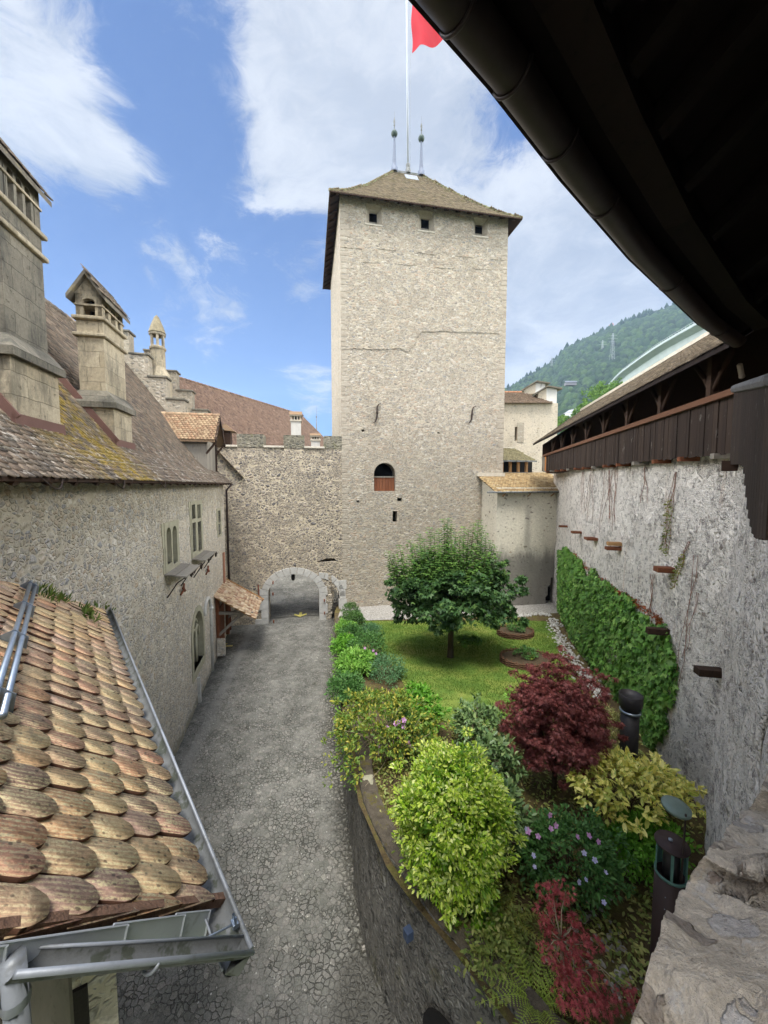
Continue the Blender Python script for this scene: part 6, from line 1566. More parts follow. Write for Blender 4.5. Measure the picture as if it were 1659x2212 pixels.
    strip([(1095, 1331), (1130, 1331), (1165, 1326), (1192, 1330)], .12, 200, .035, .09)
    P, S = np.array(P), np.array(S); ax = frames(r.normal(size=P.shape), r.normal(size=P.shape) * .3 + ZZ)
    o = scatter('pebbles', T, Fc, P, *ax, np.stack([S, S * .7, S * .6], 1), plain('white_pebbles', C(178, 175, 168), .85, 0, .15, 9, 0, .2, isl=.22), None, True); tag(o, kind='stuff')
    # stones in the near flower bed
    P, S = [], []
    for (cx, cy, n, sp) in [(1290, 2000, 26, .25), (1330, 2060, 30, .2), (1350, 1870, 16, .3), (1280, 1960, 14, .3), (1340, 2130, 26, .16), (1300, 1900, 10, .3), (1060, 2010, 5, .12), (1380, 1830, 14, .35), (1160, 2030, 5, .3)]:
        c = on_garden(cx, cy)
        for _ in range(n): x, y = c[0] + r.normal(0, sp), c[1] + r.normal(0, sp); P.append((x, y, gz(x, y) + .015)); S.append(r.uniform(.02, .075))
    P, S = np.array(P), np.array(S); ax = frames(r.normal(size=P.shape), r.normal(size=P.shape) * .3 + ZZ)
    o = scatter('bed_stones', T, Fc, P, *ax, np.stack([S, S * .75, S * .6], 1), plain('bed_pebbles', C(168, 162, 152), .85, 0, .2, 9, 0, .2, isl=.3), None, True); tag(o, kind='stuff')
    return inside
LAWN_IN = build_garden()

def build_retaining():
    t = thing('retaining_wall', 'dark damp stone retaining wall with mossy top between lane and garden', 'wall', (0, 8, -9))
    o = np.argsort(-WB[:, 1]); pts = WB[o]; L = np.concatenate([[0], np.cumsum(np.linalg.norm(np.diff(pts, axis=0), axis=1))]); ss = np.linspace(0, L[-1], 150)
    Q = np.stack([np.interp(ss, L, pts[:, 0]), np.interp(ss, L, pts[:, 1])], 1)
    k = np.ones(9) / 9; Qs = Q.copy()
    for c in range(2): Qs[4:-4, c] = np.convolve(Q[:, c], k, 'valid')
    Q = Qs; d = np.gradient(Q, axis=0); d = d / np.linalg.norm(d, axis=1, keepdims=True); nn = np.stack([d[:, 1], -d[:, 0]], 1); nn = np.where(nn[:, :1] < 0, nn, -nn)   # towards the lane
    rows, cap = [], []
    for (x, y), n_ in zip(Q, nn):
        zt = wtop(y) + .0; row = []
        for z in np.linspace(-9.6, zt, 36):
            b = .04 * noise3(np.array([x * 2, y * 2, z * 2]), 1.4, 3) - .05 * max(0, z + 9.2)
            row.append((x + n_[0] * b, y + n_[1] * b, z))
        rows.append(row); base = np.array(row[-1]); cr = []
        for f in np.linspace(0, .32, 9): cr.append((base[0] - n_[0] * f, base[1] - n_[1] * f, base[2] + .05 * math.sin(min(f / .06, 1) * 1.57) + .02 * noise3(np.array([x * 5, y * 5, f * 9]), 1.2, 7)))
        cap.append(cr)
    MB().grid(rows).build('wall', M['retain'], t, True)
    MB().grid(cap).build('mossy_coping', M['moss'], t, True)
    # arched opening near the foot
    i = int(np.argmin(np.abs(Q[:, 1] - 4.75) + (Q[:, 0] > 1.5) * 9)); c = np.array([*Q[i], 0]); n_ = np.array([*nn[i], 0]); dd = np.array([*d[i], 0])
    MB().prism([c + dd * x + n_ * -.02 + ZZ * z for x, z in arch(0, .55, -9.4, -7.9, .5)], n_ * -.09 + n_ * .13).build('dark_archway', M['dark'], t)
    # square wall lamp
    P = atz(882, 2017, -6.75); 
    b = MB().box(P, (.12, .12, .15), (np.array([.85, .5, 0]), np.array([-.5, .85, 0]), ZZ)); o_ = b.build('wall_lamp', M['boxlamp'], None, bevel=.008); tag(o_, 'small slate blue cube lamp fixed near the top of the retaining wall', 'lamp')
    P2 = on_lane(736, 1385) ; P2 = atz(733, 1372, zp(20) + .55); b = MB().box(P2, (.12, .12, .15)); o_ = b.build('wall_lamp', M['boxlamp'], None, bevel=.008); tag(o_, 'tiny dark cube lamp on the low wall near the gateway', 'lamp')
    # pale stone block on the coping
    P = on_garden(800, 1700); r = MB().box((P[0] - .05, P[1], P[2] + .08), (.26, .34, .16), (unit(np.array([1, .1, .05])), unit(np.array([-.1, 1, 0])), ZZ)).build('coping_block', M['frame'], t, bevel=.04)
build_retaining()

# ================================================================== plants
LM = dict(
    maple=leafmat('maple_leaves', [C(46, 75, 43), C(65, 97, 53), C(80, 112, 61), C(56, 87, 48), C(100, 129, 70)], .25),
    maple_top=leafmat('maple_young_leaves', [C(75, 112, 58), C(102, 139, 68), C(126, 158, 80)], .35),
    acer=leafmat('purple_acer_leaves', [C(100, 52, 52), C(122, 66, 64), C(140, 78, 74), C(110, 58, 58), C(154, 92, 86)], .25),
    acer_red=leafmat('red_acer_leaves', [C(170, 74, 80), C(192, 92, 96), C(206, 112, 110), C(150, 66, 72)], .3),
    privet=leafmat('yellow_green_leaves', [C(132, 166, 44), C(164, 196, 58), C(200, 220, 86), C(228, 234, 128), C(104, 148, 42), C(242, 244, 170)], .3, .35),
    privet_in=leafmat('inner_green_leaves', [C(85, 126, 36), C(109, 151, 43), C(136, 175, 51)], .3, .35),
    aucuba=leafmat('variegated_aucuba', [C(240, 228, 128), C(246, 236, 150), C(226, 216, 110), C(168, 180, 84), C(242, 232, 138)], .2, .35, (C(150, 170, 76), 16, .58)),
    euon=leafmat('cream_euonymus', [C(196, 188, 126), C(164, 162, 96), C(120, 128, 66), C(208, 200, 148), C(96, 108, 58)], .3),
    hibis=leafmat('hibiscus_leaves', [C(78, 120, 62), C(96, 140, 72), C(64, 102, 54), C(114, 154, 84)], .28),
    bright=leafmat('bright_green_leaves', [C(102, 156, 48), C(124, 180, 61), C(85, 136, 46), C(148, 200, 78)], .35),
    rhodo=leafmat('rhododendron_leaves', [C(92, 119, 73), C(117, 143, 87), C(75, 102, 63), C(143, 163, 104)], .15, .35),
    azalea=leafmat('yellowing_azalea', [C(92, 126, 54), C(116, 148, 62), C(140, 160, 66), C(78, 108, 46), C(204, 192, 84), C(104, 138, 58)], .3),
    hydr=leafmat('hydrangea_leaves', [C(119, 168, 70), C(146, 192, 87), C(100, 148, 61), C(173, 209, 107)], .35),
    hedge=leafmat('dark_hedge', [C(62, 96, 44), C(78, 114, 52), C(94, 130, 62), C(54, 84, 40)], .2),
    rosemary=leafmat('grey_green_needles', [C(85, 124, 82), C(102, 141, 95), C(70, 109, 70)], .2),
    fern=leafmat('fern_green', [C(150, 172, 66), C(172, 190, 88), C(130, 156, 54)], .4),
    fern2=leafmat('yellowing_fern', [C(142, 146, 60), C(164, 162, 78), C(122, 134, 56)], .4),
    cover=leafmat('ground_cover', [C(126, 143, 73), C(165, 173, 97), C(102, 122, 61), C(195, 190, 117), C(143, 126, 78)], .3),
    ivy=leafmat('creeper_leaves', [C(75, 119, 51), C(100, 146, 63), C(124, 170, 78), C(63, 104, 46), C(151, 187, 97)], .25, .4),
    ivyred=leafmat('creeper_red_tips', [C(150, 76, 52), C(172, 98, 64), C(128, 92, 56)], .3),
    cream=leafmat('cream_flowers', [C(236, 224, 190), C(224, 196, 168), C(240, 236, 214)], .3),
    mauve=leafmat('mauve_petals', [C(206, 148, 204), C(222, 172, 220), C(190, 130, 192)], .35),
    palem=leafmat('pale_lilac_petals', [C(206, 202, 236), C(190, 186, 228)], .35),
)
def clumps(c, rad, k, rng, shell=.78, low=-.55):
    """clump centres over an egg-shaped crown"""
    d = unit(rng.normal(size=(k * 3, 3))); d = d[d[:, 2] > low][:k]; r = rng.uniform(shell - .22, shell + .1, len(d))[:, None]
    return np.array(c) + d * r * np.array(rad), d
def foliage(name, mat, parent, c, rad, k, per, csize, lsize, T=LEAF, seed=0, out=.9, up=.35, shell=.78, low=-.55, droop=.0, flat=.0, mask=None, world=None, spr=.16):
    r = np.random.default_rng(seed); cc, dd = clumps(c, rad, k, r, shell, low)
    e_, d_ = clumps(c, rad, max(1, int(k * spr)), r, shell + .26, low); cc = np.vstack([cc, e_]); dd = np.vstack([dd, d_]); small_ = np.concatenate([np.ones(len(cc) - len(e_)), np.full(len(e_), .6)])
    if world is not None: cc = world; dd = unit(cc - np.array(c)); small_ = np.ones(len(cc))
    n = len(cc); P = np.repeat(cc, per, 0); D = np.repeat(dd, per, 0)
    o = unit(r.normal(size=P.shape)); rr = r.uniform(.35, 1, (len(P), 1)) ** .6
    cs = np.repeat(r.uniform(.7, 1.25, n) * small_, per)[:, None] * csize
    off = o * rr * cs * np.array([1, 1, .75 if not flat else flat]); P = P + off
    nrm = unit(D * out + o * .7 + ZZ * up + r.normal(0, .35, P.shape))
    ax_ = unit(o + D * .5 + r.normal(0, .5, P.shape) - ZZ * droop); X, Y, Z = frames(ax_, nrm)
    s = r.uniform(.5, 1.35, len(P)) * lsize
    if mask is not None: m = mask(P); P, X, Y, Z, s = P[m], X[m], Y[m], Z[m], s[m]
    return scatter(name, *T, P - X * s[:, None] * .4, X, Y, Z, s, mat, parent)
def stems(parent, base, c, rad, k, r0, mat, seed=0, name='stems', spread=.15, reach=.75):
    r = np.random.default_rng(seed); m = MB(); base = np.array(base, float)
    cc, _ = clumps(c, np.array(rad) * reach, k, r, .8, -.2)
    for q in cc:
        b = base + np.array([r.normal(0, spread), r.normal(0, spread), 0]); mid = b * .5 + q * .5 + r.normal(0, .08, 3) * np.linalg.norm(rad) * .4 + ZZ * .1
        m.tube([b, b * .7 + mid * .3 + ZZ * .05, mid, mid * .45 + q * .55 + r.normal(0, .03, 3), q], [r0, r0 * .85, r0 * .6, r0 * .42, r0 * .25], 5)
        for _ in range(2):
            e = q + r.normal(0, .22, 3) * np.array(rad); m.tube([mid, (mid + e) / 2 + r.normal(0, .04, 3), e], [r0 * .45, r0 * .3, r0 * .15], 4)
    return m.build(name, mat, parent, True)
PET = None
def flower_mesh():
    global PET
    if PET is None:
        m = MB()
        for k in range(5):
            a = k * 2 * math.pi / 5; c, s = math.cos(a), math.sin(a)
            pts = [(0, 0, 0), (.5, -.42, .22), (1, -.3, .38), (1.08, 0, .34), (1, .3, .38), (.5, .42, .22)]
            m.add([(x * c - y * s, x * s + y * c, z) for x, y, z in pts], [tuple(range(6))])
        PET = m.mesh('flower', False); PET.materials.append(LM['mauve'])
    return PET
def flowers(parent, pix, depth_fn, size, mat='mauve', name='flower'):
    me = flower_mesh()
    if mat != 'mauve':
        me = me.copy(); me.materials.clear(); me.materials.append(LM[mat])
    r = random.Random(len(pix))
    for px, py in pix:
        P = depth_fn(px, py); o = bpy.data.objects.new(name, me); COL.objects.link(o); o.parent = parent
        o.location = Vector(P) - parent.location; s = size * r.uniform(.8, 1.2); o.scale = (s, s, s)
        o.rotation_euler = (r.uniform(.4, 1.3), r.uniform(-.4, .4), r.uniform(-.9, .9))

# ---- the round maple on the lawn
def build_maple():
    b = on_garden(973, 1421); r = np.random.default_rng(17)
    t = thing('maple_tree', 'round crowned green maple tree standing alone on the lawn', 'tree', tuple(b))
    y = b[1]; top = aty(965, 1120, y); zc0 = aty(965, 1365, y)[2]; zc1 = aty(965, 1225, y)[2]
    c = np.array([aty(980, 1270, y)[0], y + .1, (zc0 + zc1) / 2 + .2]); rad = np.array([2.85, 2.6, 1.68])
    tr = MB(); fk = b + ZZ * 1.55 + np.array([.02, 0, 0])
    tr.tube([b - ZZ * .1, b + ZZ * .12, b + ZZ * .8, fk], [.19, .135, .115, .115], 10)
    hub = fk + ZZ * .5
    tr.tube([fk, hub, c + ZZ * .6, top - ZZ * .9], [.11, .1, .06, .02], 8)
    cc, dd = clumps(c, rad * .8, 34, r, .85, -.5)
    for q in cc: m_ = fk * .45 + q * .55 + ZZ * .22; tr.tube([fk + ZZ * r.uniform(-.05, .9), m_, q], [.05, .032, .012], 5)
    tr.build('trunk', M['bark'], t, True)
    # layered body
    foliage('crown', LM['maple'], t, c, rad, 170, 46, .42, .155, MAPLE, 21, .8, .55, .80, -.72, .3)
    foliage('inner_crown', LM['maple'], t, c, rad * .7, 60, 44, .42, .15, MAPLE, 22, .6, .5, .6, -.5, .3)
    # upright new shoots with leaves in tiers
    sh = MB(); P, X, Zn, S = [], [], [], []
    tips = [(862, 1175, -.5), (868, 1205, .3), (884, 1165, .2), (893, 1172, -.4), (904, 1152, .5), (915, 1162, 0), (928, 1138, .3), (938, 1150, -.6), (948, 1140, .7), (959, 1120, 0), (967, 1118, .15), (974, 1130, -.3), (985, 1148, .5), (993, 1158, -.5), (1003, 1136, .4), (1013, 1142, 0), (1024, 1128, -.2), (1034, 1122, .1), (1043, 1134, .5), (1050, 1150, -.3), (1060, 1165, .2), (1068, 1178, 0), (1076, 1190, .5), (850, 1195, 0), (838, 1188, .1), (843, 1215, .6), (1088, 1210, -.3), (918, 1185, -1), (975, 1165, -1.1), (1028, 1175, -1), (950, 1180, -1.2), (1095, 1235, .2), (885, 1195, -.9), (1052, 1190, -.8), (908, 1180, .9), (1000, 1170, 1)]
    for px, py, dy in tips:
        tip = aty(px, py, y + dy); q = np.array([c[0] + (tip[0] - c[0]) * .86, tip[1], 0]); f = min(1, ((q[0] - c[0]) / rad[0]) ** 2 + ((q[1] - c[1]) / rad[1]) ** 2)
        q[2] = c[2] + rad[2] * math.sqrt(max(.05, 1 - f)) * .45; sh.tube([q, (q + tip) / 2 + r.normal(0, .03, 3), tip], [.018, .012, .005], 4)
        L = np.linalg.norm(tip - q); n = max(8, int(L / .088))
        for i in range(n):
            s = i / n; p = q + (tip - q) * (s * 1.02); w = (1.1 - s * .5)
            for k in range(6 if s < .6 else 4):
                a = (k / 4 * 2 + (i % 2) * .5) * math.pi + r.uniform(-.5, .5); dv = np.array([math.cos(a), math.sin(a), .10]); ln = r.uniform(.05, .21) * w
                P.append(p + dv * ln); X.append(dv - ZZ * .25); Zn.append(ZZ + r.normal(0, .16, 3)); S.append(.19 * w * r.uniform(.8, 1.15))
    sh.build('shoots', M['twigdark'], t, True)
    P, X, Zn = np.array(P), np.array(X), np.array(Zn); ax = frames(X, Zn); scatter('shoot_leaves', *MAPLE, P, *ax, np.array(S), LM['maple_top'], t)
    # low hanging spray right of the trunk
    q = aty(1010, 1385, y - .3); foliage('low_spray', LM['maple_top'], t, q, (.5, .3, .16), 9, 26, .2, .12, MAPLE, 23, .5, .7)
build_maple()

def shrub(name, label, cat, pxc, pyb, rx, top, mat, k, per, cs, ls, T=LEAF, seed=0, ry=None, kw={}, stem='twigdark', sr=.018, base=None, grp=None, lift=0):
    """a shrub whose base stands at pixel (pxc, pyb) of the survey; rx half width in m; top: height in m"""
    b = on_garden(pxc, pyb) if base is None else np.array(base)
    t = thing(name, label, cat, tuple(b), grp)
    h = top / 2; c = b + ZZ * (h + lift); rad = (rx, ry or rx * .85, h)
    foliage('foliage', LM[mat], t, c, rad, k, per, cs, ls, T, seed, **kw)
    stems(t, b, c, rad, 9, sr, M[stem], seed)
    return t, b, c, np.array(rad)

def build_shrubs():
    # tall yellow-green privet by the wall
    y = 5.75; z0 = gz(.95, y)
    c = aty(977, 1795, y); top = aty(977, 1612, y)[2]; rad = np.array([(aty(1110, 1750, y)[0] - aty(843, 1750, y)[0]) / 2 * .93, .85, (top - z0) / 2 + .1]); c[2] = (top + z0) / 2 - .02
    t = thing('privet_shrub', 'large rounded yellow green shrub on the edge of the retaining wall', 'shrub', (c[0], c[1], z0))
    foliage('foliage', LM['privet'], t, c, rad, 380, 56, .17, .068, LEAF, 31, .75, .5, .86, -.75, spr=.04)
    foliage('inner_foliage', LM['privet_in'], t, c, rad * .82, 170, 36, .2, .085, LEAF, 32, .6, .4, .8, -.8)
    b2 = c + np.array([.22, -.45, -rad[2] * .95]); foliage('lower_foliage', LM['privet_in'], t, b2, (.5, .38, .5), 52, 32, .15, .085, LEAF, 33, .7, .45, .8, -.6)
    stems(t, (c[0], c[1], z0), c, rad, 14, .022, M['twigdark'], 34)
    # purple japanese maple
    y = 8.1; c = aty(1208, 1560, y); b = np.array([c[0] - .02, y + .1, gz(c[0], y)]); rad = np.array([(aty(1325, 1560, y)[0] - aty(1082, 1560, y)[0]) / 2 * .92, 1.0, (aty(1200, 1440, y)[2] - aty(1200, 1675, y)[2]) / 2])
    t = thing('japanese_maple', 'purple leaved japanese maple with dense feathery crown', 'tree', tuple(b))
    foliage('crown', LM['acer'], t, c, rad, 300, 36, .2, .085, ACER, 41, .5, .6, .84, -.72, .55, .55)
    foliage('inner_crown', LM['acer'], t, c, rad * .72, 90, 30, .24, .085, ACER, 42, .5, .6, .7, -.6, .5, .5)
    sp = [aty(x, yy, y + d) for x, yy, d in [(1300, 1462, .5), (1318, 1466, .7), (1285, 1455, .4), (1205, 1428, .2), (1230, 1440, .2), (1222, 1418, .4), (1190, 1445, 0), (1132, 1462, .1), (1110, 1455, .2), (1105, 1525, -.1), (1088, 1560, -.3), (1150, 1450, .3), (1262, 1450, .4), (1212, 1400, .6)]]
    foliage('outer_sprays', LM['acer'], t, c, rad, 14, 34, .17, .08, ACER, 43, .3, .7, flat=.5, world=np.array(sp))
    tr = MB(); r = np.random.default_rng(44); cc, _ = clumps(c, rad * .8, 26, r, .85, -.3); fk = b + ZZ * .35
    tr.tube([b - ZZ * .1, fk], [.07, .055], 8)
    for q in list(cc) + sp: m_ = fk * .5 + q * .5 + r.normal(0, .06, 3) + ZZ * .15; tr.tube([fk, m_, q], [.03, .018, .006], 5)
    tr.build('trunk', M['bark'], t, True)
    # small red laceleaf maple
    y = 4.55; b = aty(1235, 2170, y); b = np.array([b[0], y, gz(b[0], y)]); r = np.random.default_rng(51)
    t = thing('red_laceleaf_maple', 'small airy red laceleaf maple with bare grey twigs', 'tree', tuple(b))
    sp = [aty(x, yy, y + d) for x, yy, d in [(1192, 1915, .3), (1180, 1928, .2), (1205, 1940, .3), (1222, 1925, .2), (1175, 1965, .1), (1200, 1972, .2), (1238, 1985, .1), (1178, 2000, 0), (1195, 2020, 0), (1250, 2010, .1), (1260, 2040, 0), (1230, 2050, -.1), (1282, 2035, .1), (1180, 2055, -.2), (1210, 2080, -.2), (1240, 2090, -.2), (1270, 2085, -.1), (1230, 2120, -.3), (1262, 2130, -.3), (1290, 2125, -.2), (1300, 2155, -.3), (1275, 2165, -.4), (1320, 2170, -.3), (1345, 2160, -.2), (1365, 2150, -.2), (1250, 2180, -.5), (1215, 2150, -.4), (1225, 2030, 0), (1255, 2070, 0), (1218, 2100, -.2), (1300, 2190, -.4)]]
    foliage('crown', LM['acer_red'], t, np.mean(sp, 0), (1, 1, 1), 31, 46, .13, .055, ACER, 52, .3, .6, flat=.6, droop=.3, world=np.array(sp))
    tr = MB(); hub = aty(1212, 2030, y - .0); tr.tube([b, b * .5 + hub * .5 + np.array([.04, 0, 0]), hub], [.022, .018, .013], 6)
    for q in sp: m_ = hub * .4 + q * .6 + r.normal(0, .03, 3); tr.tube([hub if q[2] > hub[2] - .3 else b * .6 + hub * .4, m_, q], [.010, .007, .004], 5)
    tr.build('trunk', M['twig'], t, True)
    # yellowing azalea with bare stems, on the wall
    y = 9.4; b = on_garden(838, 1690); c = aty(832, 1585, 8.9); b = np.array([c[0] + .1, 8.8, gz(c[0] + .1, 8.8)]); rad = np.array([1.28, 1.05, 1.0])
    t = thing('azalea', 'wide yellowing azalea with bare arching stems beside the lane', 'shrub', tuple(b))
    foliage('foliage', LM['azalea'], t, c, rad, 170, 26, .18, .09, LEAF, 61, .4, .7, .9, .0)
    foliage('side_foliage', LM['azalea'], t, c + np.array([-.15, -.3, -.35]), rad * np.array([1.05, 1, .75]), 60, 20, .15, .085, LEAF, 62, .4, .7, .92, -.5)
    stems(t, b, c, rad * 1.1, 34, .02, M['twig'], 63, spread=.12)
    # hibiscus with mauve flowers inside the azalea
    b = on_garden(880, 1660); c = aty(872, 1600, 8.9); b = np.array([c[0], 8.9, gz(c[0], 8.9)])
    t = thing('hibiscus', 'hibiscus bush with mauve flowers growing through the azalea', 'shrub', tuple(b)); c[2] = (c[2] + b[2]) / 2 + .1; rad = np.array([.45, .4, .85])
    foliage('foliage', LM['hibis'], t, c, rad, 60, 26, .15, .075, LEAF, 64, .5, .5); stems(t, b, c, rad, 9, .014, M['twig'], 65)
    flowers(t, [(855, 1563), (861, 1560), (872, 1556), (851, 1578), (845, 1590), (862, 1592), (850, 1604), (880, 1602), (884, 1608), (820, 1612), (872, 1570), (837, 1572)], lambda a, b_: aty(a, b_, 8.35), .055)
    # broad leaved green bush right of it
    y = 9.9; c = aty(905, 1545, y); b = np.array([c[0], y, gz(c[0], y)]); c[2] = b[2] + .75
    t = thing('hydrangea_bush', 'broad leaved bright green bush between azalea and lawn', 'shrub', tuple(b)); rad = np.array([.72, .6, .72])
    foliage('foliage', LM['bright'], t, c, rad, 80, 24, .2, .13, LEAF, 66, .5, .8); stems(t, b, c, rad, 10, .016, M['twigdark'], 67)
    # rhododendrons behind the privet
    for (px, py, yy, rx, hh, sd, lab) in [(1040, 1575, 9.4, .75, 1.3, 71, 'olive green rhododendron at the near edge of the lawn'), (1062, 1640, 7.6, .6, 1.5, 72, 'rhododendron between the privet and the purple maple'), (1090, 1790, 6.3, .4, 1.3, 73, 'small dark rhododendron beside the mauve hibiscus')]:
        c = aty(px, py, yy); b = np.array([c[0], yy, gz(c[0], yy)]); c[2] = b[2] + hh / 2
        t = thing('rhododendron', lab, 'shrub', tuple(b)); rad = np.array([rx, rx * .9, hh / 2])
        foliage('foliage', LM['rhodo'], t, c, rad, 70, 22, .2, .13, LEAF, sd, .4, .8, droop=.2); stems(t, b, c, rad, 12, .018, M['twig'], sd + 100)
    # leafy filler between the lawn and the purple maple
    y = 10.2; c = aty(1130, 1500, y); b = np.array([c[0], y, gz(c[0], y)]); t = thing('green_bush', 'loose light green bush at the lawn edge behind the purple maple', 'shrub', tuple(b)); c[2] = b[2] + .6
    foliage('foliage', LM['hydr'], t, c, (.6, .5, .6), 50, 22, .18, .09, LEAF, 74, .5, .6); stems(t, b, c, (.6, .5, .6), 8, .012, M['twig'], 75)
    # euonymus around the far lamp
    for (px, py, yy, rx, hh, sd, lab) in [(1318, 1530, 9.3, .55, 1.55, 76, 'cream variegated euonymus behind the purple maple beside the far lamp'), (1395, 1650, 7.9, .62, .95, 77, 'dull cream variegated euonymus below the far lamp against the wall')]:
        c = aty(px, py, yy); b = np.array([c[0], yy, gz(c[0], yy)]); c[2] = b[2] + hh / 2
        t = thing('euonymus', lab, 'shrub', tuple(b)); rad = np.array([rx, rx * .9, hh / 2])
        foliage('foliage', LM['euon'], t, c, rad, 90, 34, .17, .055, LEAF, sd, .5, .5, .82, -.5); stems(t, b, c, rad, 14, .01, M['twig'], sd + 100)
    # aucuba and its green neighbours
    y = 6.9; c = aty(1362, 1735, y); b = np.array([c[0], y, gz(c[0], y)]); top = aty(1362, 1668, y)[2]; c = np.array([c[0], y, top - .38])
    t = thing('aucuba', 'golden variegated aucuba bush in front of the white wall', 'shrub', tuple(b)); rad = np.array([1.12, .75, .46])
    foliage('foliage', LM['aucuba'], t, c, rad, 95, 17, .15, .155, LEAF, 78, .2, .9, .9, -.2, .1); stems(t, b, c, rad, 18, .016, M['twigdark'], 79)
    y = 6.35; c = aty(1395, 1830, y); b = np.array([c[0], y, gz(c[0], y)]); top = aty(1390, 1765, y)[2]; h = (top - b[2]) / 2; c[2] = b[2] + h
    t = thing('green_bush', 'bright green leafy bush under the golden aucuba', 'shrub', tuple(b)); rad = np.array([.62, .5, h])
    foliage('foliage', LM['bright'], t, c, rad, 110, 30, .17, .085, LEAF, 80, .5, .6, .85, -.6); stems(t, b, c, rad, 9, .014, M['twigdark'], 81)
    y = 5.9; c = aty(1228, 1860, y); b = np.array([c[0], y, gz(c[0], y)]); top = aty(1228, 1775, y)[2]; h = (top - b[2]) / 2; c[2] = b[2] + h
    t = thing('hibiscus', 'dark green hibiscus with mauve and lilac flowers below the aucuba', 'shrub', tuple(b)); rad = np.array([.82, .62, h])
    foliage('foliage', LM['hibis'], t, c, rad, 150, 30, .17, .08, LEAF, 82, .5, .6, .85, -.6); stems(t, b, c, rad, 12, .014, M['twigdark'], 83)
    dp = lambda a, b_: aty(a, b_, 5.2)
    flowers(t, [(1187, 1760), (1190, 1790), (1140, 1795), (1163, 1806), (1247, 1808), (1272, 1806), (1292, 1818), (1200, 1783)], dp, .042)
    flowers(t, [(1152, 1848), (1155, 1872), (1262, 1842), (1285, 1858), (1308, 1885), (1250, 1905), (1265, 1900), (1305, 1950), (1135, 1790)], lambda a, b_: aty(a, b_, 5.1), .034, 'palem')
    # left border beside the lane
    yy = 20.6; c = aty(755, 1345, yy); b = np.array([c[0] + .1, yy, gz(c[0], yy)])
    for (px, yy, rx, h, sd, lab, mt, ls) in [(756, 20.9, .48, 1.35, 84, 'clipped conical hedge plant nearest the gateway', 'hedge', .06), (760, 19.4, .6, 1.15, 85, 'dark green hedge bush second from the gateway', 'hedge', .07)]:
        x = (px - 829.5) / 829.5 * yy; b = np.array([x, yy, gz(x, yy)]); t = thing('hedge_bush', lab, 'shrub', tuple(b)); c = b + ZZ * h / 2
        foliage('foliage', LM[mt], t, c, (rx, rx * 1.3, h / 2), 130, 34, .17, ls, LEAF, sd, .6, .5, .85, -.8); stems(t, b, c, (rx, rx, h / 2), 6, .012, M['twigdark'], sd)
    for (px, py, yy, rx, h, mt, sd, lab, ls, cat) in [
        (745, 1395, 18.3, .45, .9, 'hydr', 86, 'light green hydrangea bush at the lane edge near the gate', .1, 'shrub'),
        (757, 1410, 17.4, .5, .95, 'hibis', 87, 'green hydrangea bush with cream flower heads', .1, 'shrub'),
        (795, 1440, 15.4, .8, 1.15, 'hibis', 88, 'rounded green hibiscus with pink flowers at the lawn corner', .085, 'shrub'),
        (768, 1480, 14.0, .7, .8, 'hydr', 89, 'bright hydrangea leaves spilling over the lane wall', .13, 'shrub'),
        (835, 1480, 13.6, .7, .75, 'rosemary', 90, 'fine grey green bush at the left lawn corner', .06, 'shrub'),
        (742, 1530, 11.9, .55, .75, 'hibis', 93, 'dark green leafy bush overhanging the lane wall beside the azalea', .09, 'shrub'),
        (742, 1445, 16.0, .5, .85, 'bright', 94, 'bright green bush at the wall edge below the cream hydrangea', .1, 'shrub'),
        (800, 1385, 18.6, .5, .6, 'rosemary', 91, 'low grey green edging bush along the lawn', .06, 'shrub')]:
        x = (px - 829.5) / 829.5 * yy * 1.0; b = np.array([x, yy, gz(x, yy)]); t = thing('border_bush', lab, cat, tuple(b)); c = b + ZZ * h * .5
        foliage('foliage', LM[mt], t, c, (rx * 1.1, rx * 1.3, h / 2), 70, 44, .26, ls, LEAF, sd, .55, .6, .72, -.6); stems(t, b, c, (rx, rx, h / 2), 6, .012, M['twigdark'], sd)
        if sd == 87:
            P = [aty(q[0], q[1], yy - .4) for q in [(745, 1375), (752, 1368), (758, 1378), (748, 1388), (757, 1390), (764, 1385), (750, 1398), (742, 1384)]]
            foliage('flower_head', LM['cream'], t, c, (1, 1, 1), 8, 40, .1, .06, LEAF, 95, .5, .5, world=np.array(P))
        if sd == 88: flowers(t, [(806, 1405), (800, 1428), (778, 1443), (789, 1447), (795, 1455), (832, 1445), (788, 1400), (812, 1412)], lambda a, b_: aty(a, b_, 14.5), .06)
build_shrubs()

